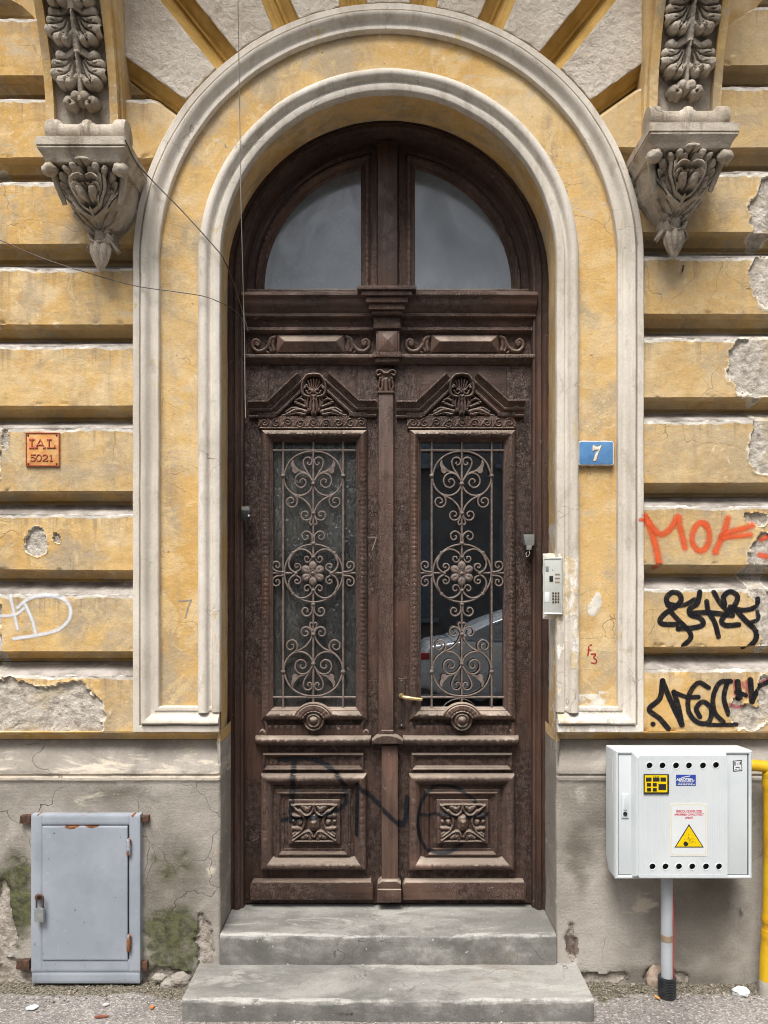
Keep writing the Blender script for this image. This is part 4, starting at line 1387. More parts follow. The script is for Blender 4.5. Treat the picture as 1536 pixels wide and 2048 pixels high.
XL, XR = PX(487, .24), PX(1071, .24)
cor = [(.40, 3.11), (.335, 3.104), (.325, 3.098), (.322, 3.055), (.30, 3.050), (.198, 3.040), (.188, 3.036), (.186, 3.022), (.190, 3.017), (.198, 3.012), (.203, 2.996), (.215, 2.978), (.234, 2.965), (.240, 2.955), (.234, 2.951), (.234, 2.941), (.262, 2.936), (.270, 2.902), (.256, 2.898), (.254, 2.884), (.268, 2.877), (.285, 2.872), (.30, 2.872)]
course_x('cornice', cor, XL, XR, 'wood_dusty', frame, .004)
fr = [(.30, 2.873), (.286, 2.872), (.286, 2.77), (.30, 2.769)]
course_x('frieze', fr, XL, XR, 'wood', frame, .003)
led = [(.32, 2.776), (.262, 2.774), (.247, 2.770), (.243, 2.764), (.243, 2.754), (.249, 2.750), (.262, 2.740), (.272, 2.731), (.30, 2.727)]
course_x('ledge', led, XL, XR, 'wood_dusty', frame, .004)
# centre bracket on the cornice
kb = [(PX(714, .16), PX(833, .16), .152, 3.034, 3.052), (PX(722, .17), PX(825, .17), .163, 3.012, 3.0335), (PX(731, .18), PX(816, .18), .178, 2.985, 3.0115), (PX(737, .19), PX(810, .19), .192, 2.958, 2.9845), (PX(742, .2), PX(806, .2), .205, 2.942, 2.9575)]
bms = [box(x0, x1, y0, .28, z0, z1, .006) for (x0, x1, y0, z0, z1) in kb]
link('bracket', bm_join(*bms), 'wood_dusty', frame, 40)
link('bracket_neck', box(PX(747, .23), PX(801, .23), .232, .285, 2.885, 2.94, .006), 'wood_dusty', frame, 40)

def pyramid(x0, x1, z0, z1, yb, yp, edge=.006, ridge=None):
    """diamond or hipped block: bed at yb, ridge at yp"""
    hx = (x1 - x0) / 2; hz = (z1 - z0) / 2
    m = min(hx, hz)
    cx, cz = (x0 + x1) / 2, (z0 + z1) / 2
    A = [(x0, yb, z0), (x1, yb, z0), (x1, yb, z1), (x0, yb, z1)]
    B = [(x0, yb - edge, z0), (x1, yb - edge, z0), (x1, yb - edge, z1), (x0, yb - edge, z1)]
    if hx > hz:
        C = [(x0 + hz, yp, cz), (x1 - hz, yp, cz)]
        V = A + B + C
        Fc = [(4, 5, 9, 8), (5, 6, 9), (6, 7, 8, 9), (7, 4, 8)]
    else:
        C = [(cx, yp, z0 + hx), (cx, yp, z1 - hx)]
        V = A + B + C
        Fc = [(4, 5, 8), (5, 6, 9, 8), (6, 7, 9), (7, 4, 8, 9)]
    Fc += [(0, 1, 5, 4), (1, 2, 6, 5), (2, 3, 7, 6), (3, 0, 4, 7)]
    me = pydata(V, Fc)
    bm = bmesh.new(); bm.from_mesh(me); bmesh.ops.recalc_face_normals(bm, faces=bm.faces[:])
    s = sum(f.normal.y * f.calc_area() for f in bm.faces)
    if s > 0: bmesh.ops.reverse_faces(bm, faces=bm.faces[:])
    bmesh.ops.bevel(bm, geom=bm.edges[:], offset=.002, segments=1, affect='EDGES')
    bm.to_mesh(me); bm.free()
    return me

link('key_block', bm_join(box(PX(752, .25), PX(799, .25), .248, .29, 2.772, 2.884, .003), pyramid(PX(756, .25), PX(795, .25), 2.783, 2.875, .2478, .222)), 'carved', frame, 20)
link('key_cap', bm_join(box(PX(746, .225), PX(803, .225), .225, .28, 2.752, 2.777, .005), box(PX(750, .235), PX(799, .235), .236, .28, 2.733, 2.7515, .004)), 'wood_dusty', frame, 40)
link('key_cap', bm_join(box(PX(746, .235), PX(802, .235), .235, .28, 2.886, 2.904, .004)), 'wood_dusty', frame, 40)

def vol(cx, cy_, sgn, s=1.0):
    """S-scroll beside a frieze board; pixel units around (cx,cy), sgn = outwards"""
    P = []
    y = .268
    def p(dx, dy): return (PX(cx + sgn * dx * s, y), PZ(cy_ + dy * s, y))
    st = []
    st.append(([p(*q) for q in smoothpts([(0, -14), (8, -10), (13, 2), (22, 12), (35, 14), (44, 7), (45, -3), (39, -9), (32, -5), (33, 2), (38, 1)], 5)], .011, .0075, .016))
    st.append(([p(*q) for q in smoothpts([(2, 12), (4, 2), (2, -10)], 4)], .010, .008, .013))
    st.append(([p(*q) for q in smoothpts([(8, 14), (11, 6), (9, -4)], 4)], .007, .006, .012))
    st.append(([p(*q) for q in smoothpts([(14, 17), (17, 14)], 4)], .006, .005, .010))
    st.append(([p(36, -2), p(36.5, -2)], .012, .012, .014))
    return st
for bx, sgnset in ((621, 1), (930, 1)):
    x0, x1 = PX(bx - 68, .27), PX(bx + 68, .27)
    link('frieze_board', pyramid(x0, x1, PZ(703, .27), PZ(668, .27), .286, .248, .008), 'carved', frame, 20)
    for sg, ex in ((-1, bx - 72), (1, bx + 72)):
        st = vol(ex, 687, sg)
        xsr = [q[0] for s_ in st for q in s_[0]]; zsr = [q[1] for s_ in st for q in s_[0]]
        me = relief((min(xsr) - .02, max(xsr) + .02, min(zsr) - .02, max(zsr) + .02), .0028, st, y0=.2865)
        link('scroll', me, 'carved', frame, 60)
    # blistered paint strips above and below the boards
    for zz in (PZ(663, .28), PZ(709, .28)):
        st = []
        for k in range(26):
            x = x0 + (x1 - x0) * random.random()
            st.append(([(x, zz + random.uniform(-.006, .006)), (x + random.uniform(.004, .014), zz + random.uniform(-.006, .006))], random.uniform(.002, .005), .002, random.uniform(.002, .006)))
        link('blistered_paint', relief((x0 - .03, x1 + .03, zz - .02, zz + .02), .0022, st, y0=.2862), 'wood_dusty', frame, 50)

# ---- leaves
GL_TOP, GL_BOT = 877, 1417
leafinfo = [(627.0, 'carved brown door leaf with patterned glass and a painted numeral on its stile', 488, 784, 'glass_wavy'),
            (924.0, 'carved brown door leaf with the brass lever handle and clear reflecting glass', 786.5, 1070, 'glass_clear')]
leaves = []
DRAPE = []
for li, (C, lab, e0, e1, gm) in enumerate(leafinfo):
    D = C - 627.0
    leaf = empty('door_leaf', (PX(e0, YL), YL, .225), lab, 'door leaf')
    leaves.append(leaf)
    def x(px, y=YL): return PX(px + D, y)
    def z(py, y=YL): return PZ(py, y)
    got = []
    def add(name, me, mat, sm=40, parent=None):
        o = link(name, me, mat, parent or leaf, sm); got.append(o); return o
    zt, zb_ = PZ(722, YL), .226
    xa, xb = PX(e0, YL), PX(e1, YL)
    gx0, gx1 = x(537), x(716)
    add('stile', box(xa, gx0, YL, YL + .05, zb_, zt, .003), 'wood')
    add('stile', box(gx1, xb, YL, YL + .05, zb_, zt, .003), 'wood')
    add('rail', box(gx0 + .0005, gx1 - .0005, YL + .0015, YL + .05, z(872), zt, .002), 'wood_h')
    add('lower_panel', box(gx0 + .0005, gx1 - .0005, YL + .0015, YL + .05, zb_, z(1420), .002), 'wood')
    # window moulding
    wf = sweep_rect(x(522, .26), x(735, .26), z(1440, .26), z(859, .26),
                    [(0, .282), (.001, .268), (.004, .258), (.009, .252), (.016, .247), (.024, .245), (.032, .248), (.038, .254), (.041, .262), (.044, .262), (.047, .270), (.052, .273), (.055, .300)],
                    .0055, .002, leafband(.006, .038, .0068, .0215))
    add('window_moulding', wf, 'carved', 50)
    gp = add('glass', box(x(537, .305), x(716, .305), .303, .307, z(1424, .305), z(870, .305), 0), gm, None)
    if li == 0:
        link('inner_board', box(x(545, .33), x(690, .33), .340, .345, z(1100, .33), z(872, .33), 0), MAT['board'], leaf)
    # foot of window: half-round plaque and turned boss
    cxb, czb = x(627, .24), z(1441, .24)
    aa = np.linspace(radians(18), radians(162), 44)
    pr = [(.094, .262), (.094, .236), (.090, .230), (.084, .232), (.080, .228), (.062, .226), (.056, .231), (.050, .226), (.046, .232), (.046, .262)]
    R_ = np.array([p[0] for p in pr])[:, None]; Y_ = np.array([p[1] for p in pr])[:, None] + 0 * aa[None]
    Y_ = Y_ - .003 * (np.abs(np.sin(aa * 11))[None]) * ((R_ > .055) & (R_ < .083))
    me = gridmesh(cxb + R_ * np.cos(aa)[None], Y_, czb - .004 + R_ * np.sin(aa)[None] * .92, flip=False)
    bm = bmesh.new(); bm.from_mesh(me); bm.verts.ensure_lookup_table()
    na = len(aa)
    bm.faces.new([bm.verts[i * na] for i in range(len(pr))]); bm.verts.ensure_lookup_table()
    bm.faces.new([bm.verts[i * na + na - 1] for i in range(len(pr))])
    bmesh.ops.recalc_face_normals(bm, faces=bm.faces[:]); bm.to_mesh(me); bm.free()
    add('plaque', me, 'carved', 40)
    add('boss', lathe([(.050, .05), (.050, .012), (.046, .004), (.042, .006), (.039, .012), (.036, .008), (.033, .0), (.028, -.006), (.024, -.002), (.021, .001), (.017, -.006), (.012, -.016), (.006, -.020), (.0005, -.021)], (cxb, .236, czb), 'y', 36), 'wood_dusty', 60)
    # fluted apron with ears
    X, Z = np.meshgrid(np.linspace(x(533), x(722), 150), np.linspace(z(1474), z(1449), 12), indexing='ij')
    fl = np.abs(np.sin((X - x(533)) / (x(722) - x(533)) * pi * 15))
    vedge = sstep(0, .2, np.linspace(0, 1, 12))[None] * sstep(1, .75, np.linspace(0, 1, 12))[None]
    add('apron', gridmesh(X, .270 - .004 * np.clip(fl * 2 - .6, 0, 1) * vedge + 0 * X, Z), 'wood_h', 60)
    for sg, ex in ((-1, 526), (1, 730)):
        if li == 0:
            yv = .262
            P = lambda dx, dy: (x(ex + dx * sg, yv), z(1462 + dy, yv))
            st = [([P(*q) for q in smoothpts([(0, -20), (-5, -12), (-7, 0), (-4, 10), (3, 12), (6, 5), (2, 0), (-1, 4)], 5)], .009, .007, .016), ([P(-2, 5), P(-1, 5)], .012, .012, .014), ([P(0, -20), P(4, -22)], .006, .004, .008)]
        else:
            yv = .27
            P = lambda dx, dy: (x(ex + dx * sg, yv), z(1462 + dy, yv))
            st = [([P(-4, 4), P(-4, 9)], .016, .014, .008), ([P(0, -12), P(-2, 8)], .010, .012, .007)]
        xx = [q[0] for s_ in st for q in s_[0]]; zz = [q[1] for s_ in st for q in s_[0]]
        add('ear', relief((min(xx) - .02, max(xx) + .02, min(zz) - .02, max(zz) + .02), .0028, st, y0=.281), 'carved', 60)
    # carved sill ledge
    ys = [(.30, z(1472)), (.262, z(1472, .25)), (.244, z(1475, .24)), (.232, z(1479, .23)), (.230, z(1484, .23)), (.238, z(1489, .24)), (.255, z(1491, .25)), (.30, z(1493))]
    X, Y, Z = sweep_line(x(509, .24), x(742, .24), ys, .005)
    uu = np.linspace(0, 1, len(ys))[None]
    zig = np.abs(((X / .036) % 1) - .5) * 2
    Y = Y - .004 * np.exp(-((uu - .25 - .4 * zig) / .10) ** 2) * (uu > .1) * (uu < .9) + (fbm(X * 30, Z * 30, 1) - .5) * .004
    endt = np.minimum(X - X.min(), X.max() - X)
    Y = Y + .02 * np.clip(1 - endt / .012, 0, 1) ** 2 * (Y < .28)
    add('sill', gridmesh(X, Y, Z), 'wood_dusty', 60)
    # small lying panel
    add('panel_moulding', sweep_rect(x(525, .27), x(728, .27), z(1541, .27), z(1506, .27), [(0, .284), (.001, .268), (.006, .262), (.010, .264), (.013, .272), (.017, .274), (.02, .279), (.021, .285)], .012, .002), 'wood_dusty' if li else 'wood_h', 30)
    # large panel
    add('panel_moulding', sweep_rect(x(521, .25), x(733, .25), z(1741, .25), z(1549, .25),
        [(0, .284), (.001, .262), (.003, .250), (.008, .244), (.016, .240), (.026, .240), (.036, .246), (.042, .256), (.045, .258), (.050, .268), (.053, .274), (.056, .283)], .0055, .002, leafband(.008, .036, .0055, .036)), 'carved', 50)
    add('panel_step', sweep_rect(x(546, .28), x(707, .28), z(1719, .28), z(1573, .28),
        [(0, .286), (.001, .279), (.012, .277), (.014, .270), (.022, .268), (.026, .262), (.030, .262), (.040, .276), (.043, .277), (.052, .277), (.053, .284)], .012, .002), 'wood_h', 30)
    # rosette
    yr = .262
    def rp(q, w): return (x(560 + q / 10.97, yr), z(1590 + w / 10.97, yr))
    strokes = []
    def S(pts, r0, r1, h, k=5): strokes.append(([rp(*p) for p in (smoothpts(pts, k) if len(pts) > 2 else pts)], r0, r1, h))
    S([(260, 215), (400, 345), (510, 450), (545, 560)], .0055, .0075, .016)
    S([(430, 330), (530, 415), (630, 425), (700, 370), (735, 280), (750, 200)], .006, .006, .016)
    S([(285, 990), (430, 880), (560, 800), (660, 790), (720, 900)], .0055, .007, .016)
    S([(545, 560), (530, 650), (450, 790), (300, 900)], .0075, .0055, .016)
    S([(265, 215), (480, 205), (740, 205)], .004, .004, .012)
    S([(275, 1000), (480, 1000), (745, 1005)], .004, .004, .011)
    S([(300, 440), (440, 465)], .011, .008, .014)
    S([(300, 570), (310, 590)], .009, .009, .012)
    S([(430, 580), (440, 600)], .013, .013, .015)
    S([(290, 720), (430, 730)], .010, .012, .014)
    S([(500, 250), (590, 310)], .012, .016, .015)
    S([(660, 260), (640, 300)], .010, .010, .012)
    S([(500, 930), (600, 880)], .011, .016, .014)
    S([(660, 950), (650, 900)], .010, .009, .012)
    S([(350, 820), (290, 860)], .008, .006, .010)
    S([(745, 540), (745, 660)], .027, .026, .022)
    S([(745, 570), (745, 630)], .020, .018, .030)
    strokes = [(t[0], t[1], t[2], t[3] * 1.35) for t in strokes]
    cutsr = [([rp(610, 860), rp(612, 862)], .004, .004, .008), ([rp(620, 318), rp(622, 320)], .004, .004, .008)]
    bx0, bx1, bz0, bz1 = x(578, yr), x(678, yr), z(1686, yr), z(1602, yr)
    add('rosette_bed', box(bx0 - .004, bx1 + .004, .264, .286, bz0 - .004, bz1 + .004, .005), 'carved')
    add('rosette', relief((bx0, bx1, bz0, bz1), .0022, strokes, y0=.2645, mirror=rp(748, 0)[0], cuts=cutsr), 'carved', 60)
    # kick board
    kx0, kx1 = (500, 747) if li == 0 else (508, 756)
    add('kick_board', prism([(x(kx0, .24), z(1801, .24)), (x(kx1, .24), z(1801, .24)), (x(kx1, .24), z(1772, .24)), (x(kx1 - 5, .24), z(1763, .24)), (x(kx0 + 5, .24), z(1763, .24)), (x(kx0, .24), z(1770, .24))], .238, .285, .010, 3), 'wood_dusty' if li else 'wood_h', 40)
    # pediment
    yp = .24
    prof = [(0, .283), (0, .224), (-.007, .222), (-.010, .230), (-.013, .238), (-.032, .252), (-.036, .247), (-.042, .250), (-.046, .262), (-.060, .266), (-.064, .258), (-.071, .260), (-.074, .283)]
    for sg in (-1, 1):
        if sg < 0: P = [(x(C - D - 131, yp), z(802, yp)), (x(C - D - 92, yp), z(802, yp)), (x(C - D - 33, yp), z(746, yp))]
        else: P = [(x(C - D + 33, yp), z(746, yp)), (x(C - D + 92, yp), z(800, yp)), (x(C - D + 126, yp), z(800, yp))]
        lbp = leafband(.013, .032, .007, .022)
        me = sweep_poly(P, prof, False, .005, lambda s, t: lbp(s, -t), cap=True)
        add('pediment_rake', me, 'wood_dusty', 40)
    add('pediment_foot', box(x(516, .26), x(553, .26), .258, .284, z(832, .26), z(824, .26), .003), 'wood_h')
    add('pediment_foot', box(x(698, .26), x(734, .26), .258, .284, z(832, .26), z(824, .26), .003), 'wood_h')
    # scroll frieze under the pediment
    ysf = .266
    add('scroll_frieze', box(x(517, .27), x(733, .27), .2685, .285, z(858, .27), z(832, .27), .002), 'carved')
    st = []
    for k, c in enumerate((529, 552, 576, 601, 627, 652, 677, 701, 723)):
        cw = 1 if k % 2 else -1
        sp = spiral(x(c, ysf), z(845 + (1 if k % 2 else -1), ysf), .020, 1.4, pi * .25 + k, cw, 26, .15)
        st.append((sp, .0035, .003, .006))
        st.append(([(x(c - 12, ysf), z(852, ysf)), (x(c - 4, ysf), z(838, ysf))], .006, .003, .005))
        st.append(([(x(c + 10, ysf), z(852, ysf)), (x(c + 12, ysf), z(841, ysf))], .005, .003, .004))
    st.append(([(x(520, ysf), z(856, ysf)), (x(731, ysf), z(856, ysf))], .003, .003, .004))
    add('scroll_carving', relief((x(517), x(733), z(858), z(832)), .0024, st, y0=.2687), 'carved', 60)
    # shell cartouche and acanthus in the tympanum  (pixel offsets from centre)
    yc = .25
    def cp(dx, dy): return (x(627 + dx, yc), z(dy, yc))
    st = []
    def S2(pts, r0, r1, h, k=5): st.append(([cp(*p) for p in (smoothpts(pts, k) if len(pts) > 2 else pts)], r0, r1, h))
    S2([(-8, 793), (-20, 789), (-24, 775), (-21, 760), (-12, 749), (0, 747)], .009, .008, .034)
    S2([(0, 747), (12, 749)], .008, .008, .034)
    S2([(-15, 781), (-11, 787), (-5, 786), (-5, 780), (-9, 779)], .0065, .006, .036)
    S2([(-2, 783), (-16, 768)], .0045, .004, .024)
    S2([(-18, 775), (-19, 772)], .006, .005, .026)
    S2([(0, 785), (0, 757)], .0045, .004, .026)
    S2([(-2, 782), (-6, 758)], .0045, .004, .025)
    S2([(-3, 782), (-12, 761)], .0045, .004, .024)
    S2([(-6, 790), (0, 792)], .010, .010, .030)
    # acanthus: hanging leaves
    for dx0, dx1, y0_, y1_, r, h in ((0, 0, 792, 824, .010, .034), (-5, -7, 792, 820, .009, .031), (-10, -14, 793, 812, .008, .029), (-15, -17, 792, 806, .007, .024), (-3, -3, 800, 827, .008, .030), (-12, -10, 804, 821, .007, .026)):
        S2([(dx0, y0_), ((dx0 + dx1) / 2 - 1, (y0_ + y1_) / 2), (dx1, y1_)], r * .8, r, h)
    for pts, r, h in (([(-18, 812), (-30, 806), (-38, 803)], .010, .024), ([(-20, 800), (-28, 796), (-36, 799)], .008, .022), ([(-16, 822), (-34, 818), (-54, 827)], .013, .024),
                      ([(-26, 826), (-38, 824), (-50, 828)], .010, .022), ([(-34, 815), (-44, 815), (-56, 822)], .009, .020), ([(-18, 827), (-28, 828)], .009, .024), ([(-22, 790), (-27, 793)], .007, .018), ([(-55, 828), (-66, 829)], .008, .014)):
        S2(pts, r, r * .7, h)
    cuts = [([cp(-2.5, 800), cp(-4, 822)], .0025, .0025, .010), ([cp(-8, 796), cp(-10.5, 815)], .0025, .0025, .009), ([cp(-22, 821), cp(-50, 826)], .002, .002, .006), ([cp(-20, 808), cp(-36, 804)], .002, .002, .006)]
    add('acanthus', relief((x(627 - 74, yc), x(627 + 74, yc), z(833, yc), z(741, yc)), .0022, st, y0=.2805, mirror=cp(0, 0)[0], cuts=cuts), 'carved', 60)

    # ---- wrought iron grille
    YG = .283
    def gq(q, w, y=YG): return (x(626.7 + (q - 525) / 3.15, y), y, z(850 + w / 3.15, y))
    rbar = .0052; rsc = .0046
    bars = []
    for q in (335, 525, 713): bars.append(tube([gq(q, 84), gq(q, 1786)], rbar, 8))
    for w in (160, 1715): bars.append(tube([gq(258, w), gq(792, w)], rbar, 8))
    bars.append(tube([gq(258, 933), gq(415, 933)], rbar, 8)); bars.append(tube([gq(637, 933), gq(792, 933)], rbar, 8))
    grille = add('grille', bm_join(*bars), 'iron', 60)
    def scroll(pts, r=rsc, dy=-.003, sm=True, taper=None):
        """one bent bar and its three mirror images as separate pieces"""
        for mx in (0, 1):
            for mz in (0, 1):
                P = []
                for (q, w) in (smoothpts(pts, 6) if sm else pts):
                    qq = 1050 - q if mx else q
                    ww = 1874 - w if mz else w
                    P.append(gq(qq, ww, YG + dy))
                rr = r if taper is None else list(np.linspace(r, taper, len(P)))
                link('scroll', tube(P, rr, 7), 'iron', grille, 60)
    # great lobe
    scroll([(525, 166), (470, 172), (415, 196), (370, 240), (345, 300), (340, 340), (352, 385), (382, 424), (425, 444), (468, 440), (503, 415), (523, 378)], dy=-.002)
    # outer curl below the lobe and its stem to the collar
    scroll([(388, 430), (412, 448), (424, 472), (420, 500), (400, 518), (374, 514), (358, 494), (362, 468), (382, 458), (400, 470), (400, 488), (386, 492)], dy=-.004, taper=.0036)
    scroll([(414, 446), (460, 468), (500, 508), (521, 556)], dy=-.003)
    # heart
    scroll([(525, 366), (500, 318), (472, 272), (462, 235), (474, 210), (498, 205), (516, 220), (514, 242), (500, 252), (488, 242), (494, 233)], dy=-.005, taper=.0036)
    scroll([(520, 352), (490, 315), (455, 304), (424, 318), (410, 350), (420, 382), (448, 395), (474, 380), (478, 355), (460, 340), (442, 350), (448, 364)], dy=-.006, taper=.0036)
    scroll([(505, 325), (470, 300), (432, 290)], dy=-.004)
    # palmettes
    for mx in (0, 1):
        for mz in (0, 1):
            out = []
            for (q, w) in smoothpts([(440, 284), (415, 262), (402, 238), (400, 220), (388, 236), (386, 258), (394, 272), (392, 288), (402, 304), (418, 306), (428, 296)], 3):
                out.append(gq(1050 - q if mx else q, 1874 - w if mz else w))
            poly = [(p[0], p[2]) for p in out]
            link('palmette', prism(poly, YG - .008, YG - .003, .001, 1), 'iron', grille, 40)
    # pair of little volutes at the collars
    scroll([(520, 560), (505, 590), (480, 601), (458, 592), (449, 570), (458, 549), (478, 545), (491, 558), (486, 574), (474, 573)], dy=-.005, taper=.0036)
    scroll([(520, 575), (508, 598), (502, 618), (511, 630), (519, 622)], r=.004, dy=-.005)
    scroll([(518, 745), (518, 702), (504, 680), (482, 670), (460, 682), (455, 704), (468, 722), (486, 718), (492, 703), (480, 697)], dy=-.005, taper=.0036)
    # ring
    ring = [gq(527 + 184 * cos(a), 934 + 182 * sin(a), YG - .004) for a in np.linspace(0, 2 * pi, 64, endpoint=False)]
    link('ring', tube(ring, rsc, 7, closed=True), 'iron', grille, 60)
    scroll([(372, 850), (396, 812), (432, 786), (470, 786), (503, 805), (522, 832)], dy=-.006)
    scroll([(385, 835), (371, 862), (374, 895), (392, 920), (418, 932)], dy=-.006)
    scroll([(512, 842), (500, 862), (482, 864), (470, 850), (474, 832), (490, 830), (494, 842)], r=.004, dy=-.007)
    scroll([(418, 925), (440, 912), (446, 892), (434, 876), (416, 876), (408, 890), (418, 900), (428, 893)], r=.004, dy=-.007)
    # side volutes at the ends of the cross bar
    scroll([(338, 926), (296, 922), (272, 905), (268, 880), (282, 862), (304, 864), (314, 882), (304, 900), (290, 894), (294, 884)], dy=-.004, taper=.0036)
    # collars
    for q, w in ((525, 370), (525, 556), (525, 745), (525, 832), (335, 320), (713, 320)):
        for mz in (0, 1):
            ww = 1874 - w if mz else w
            c = gq(q, ww, YG - .003)
            link('collar', lathe([(.0005, -.0085), (.006, -.008), (.0105, -.004), (.0115, 0), (.0105, .004), (.006, .008), (.0005, .0085)], c, 'z', 12), 'iron', grille, 60)
    for a in (radians(45), radians(135), radians(225), radians(315)):
        c = gq(527 + 184 * cos(a), 934 + 182 * sin(a), YG - .004)
        link('collar', lathe([(.0005, -.008), (.007, -.007), (.0095, 0), (.007, .007), (.0005, .008)], c, 'z', 10), 'iron', grille, 60)
    for q in (415, 637):
        c = gq(q, 934, YG - .004)
        link('collar', lathe([(.0005, -.008), (.006, -.0075), (.0105, 0), (.006, .0075), (.0005, .008)], c, 'x', 10), 'iron', grille, 60)
    # flower
    fc = gq(523, 935, YG)
    for k in range(6):
        a = radians(30 + 60 * k)
        px_, pz_ = fc[0] + .0355 * cos(a), fc[2] + .0355 * sin(a)
        u = np.linspace(0, 1, 7); v = np.linspace(0, 2 * pi, 14, endpoint=False)
        U, V_ = np.meshgrid(u, v, indexing='ij')
        rx = .0225 * U * np.cos(V_); rz = .0195 * U * np.sin(V_)
        lx = rx * cos(a) - rz * sin(a); lz = rx * sin(a) + rz * cos(a)
        hh = .012 * np.sqrt(np.clip(1 - U ** 2, 0, 1)) + .002 - .004 * np.exp(-(rz / .004) ** 2) * (1 - U)
        me = gridmesh(px_ + lx, YG - .006 - hh, pz_ + lz, closed_v=True)
        link('petal', me, 'iron', grille, 60)
    link('flower_eye', lathe([(.0185, .008), (.0185, -.004), (.0155, -.007), (.0125, -.003), (.0095, -.004), (.0075, -.010), (.0005, -.013)], (fc[0], YG - .010, fc[2]), 'y', 18), 'iron', grille, 60)

    if li == 0:
        # astragal: pilaster covering the meeting stiles
        add('astragal', box(PX(757, .25), PX(787, .25), .247, .281, PZ(1470, .25), PZ(784, .25), .006), 'carved')
        add('astragal', box(PX(763, .25), PX(796, .25), .247, .281, PZ(1766, .25), PZ(1491, .25), .006), 'carved')
        ycap = .235
        def kp(px, py): return (PX(px, ycap), PZ(py, ycap))
        st = [([kp(771, 742), kp(771, 772)], .030, .022, .014)]
        st.append((smoothpts([kp(771, 745), kp(760, 737), kp(753, 741), kp(755, 748), kp(760, 745)], 5), .008, .006, .026))
        st.append(([kp(760, 752), kp(757, 770), kp(760, 778)], .006, .007, .022))
        st.append(([kp(771, 755), kp(771, 778)], .009, .010, .026))
        st.append(([kp(765, 758), kp(764, 776)], .006, .007, .024))
        st.append(([kp(768, 743), kp(771, 743)], .008, .008, .028))
        add('capital', relief((PX(748, ycap), PX(796, ycap), PZ(781, ycap), PZ(733, ycap)), .0022, st, y0=.2805, mirror=kp(772, 0)[0]), 'carved', 60)
        add('capital_neck', box(PX(755, .24), PX(789, .24), .240, .281, PZ(786, .24), PZ(781, .24), .004), 'carved')
        add('astragal_cap', bm_join(prism([(PX(744, .22), PZ(1489, .22)), (PX(806, .22), PZ(1489, .22)), (PX(806, .22), PZ(1482, .22)), (PX(796, .22), PZ(1474, .22)), (PX(785, .22), PZ(1470, .22)), (PX(763, .22), PZ(1470, .22)), (PX(752, .22), PZ(1474, .22)), (PX(744, .22), PZ(1482, .22))], .218, .281, .010, 3), box(PX(762, .235), PX(787, .235), .236, .281, PZ(1470, .235), PZ(1461, .235), .004)), 'wood_dusty', 40)
        add('astragal_foot', bm_join(box(PX(754, .215), PX(803, .215), .214, .281, PZ(1806, .215), PZ(1779, .215), .008), prism([(PX(755, .22), PZ(1779, .22)), (PX(802, .22), PZ(1779, .22)), (PX(802, .22), PZ(1770, .22)), (PX(795, .22), PZ(1762, .22)), (PX(762, .22), PZ(1762, .22)), (PX(755, .22), PZ(1770, .22))], .222, .281, .008, 3)), 'wood_dusty', 40)
    else:
        yh = .272
        hp = add('lock_plate', box(PX(796, yh), PX(810, yh), .273, .2815, PZ(1455, yh), PZ(1357, yh), .002), 'wood_plain')
        hx, hz = PX(803, .25), PZ(1393, .25)
        lv = tube([(hx, .275, hz), (hx, .245, hz), (hx + .012, .232, hz - .001), (hx + .05, .229, hz - .006), (hx + .094, .232, hz - .011)], [.009, .009, .0095, .0085, .0075], 10)
        add('lever_handle', lv, 'brass', 60)
        link('rose', lathe([(.0005, -.012), (.011, -.011), (.013, .0)], (hx, .2735, hz), 'y', 16), 'brass', hp, 60)
        link('keyhole', box(PX(801, yh), PX(804.5, yh), .2715, .2732, PZ(1439, yh), PZ(1427, yh), .0006), 'black', hp)
        for pyy in (1361, 1450):
            link('screw', lathe([(.0005, -.0025), (.0035, -.002), (.004, 0)], (PX(803, yh), .2732, PZ(pyy, yh)), 'y', 10), 'steel', hp, 60)
        lk = add('lock_cylinder', lathe([(.0005, -.003), (.007, -.003), (.009, -.001), (.0095, .003)], (PX(801, .28), .2795, PZ(1510, .28)), 'y', 18), 'wood_plain', 60)
    DRAPE.append(got)
# ------------------------------------------------------------------ carved consoles with hanging corbels
def relief_on_curve(bounds, res, strokes, curve_pt, mirror=None, cuts=()):
    me = relief(bounds, res, strokes, y0=0.0, mirror=mirror, cuts=cuts, pw=3.4)
    n = len(me.vertices)
    co = np.empty(n * 3, np.float32); me.vertices.foreach_get('co', co); co = co.reshape(-1, 3)
    x, h, s = co[:, 0], -co[:, 1], co[:, 2]
    py_, pz_, ny, nz = curve_pt(s)
    out = np.stack([x, py_ + ny * h, pz_ + nz * h], -1).astype(np.float32)
    me.vertices.foreach_set('co', out.ravel()); me.update()
    return me

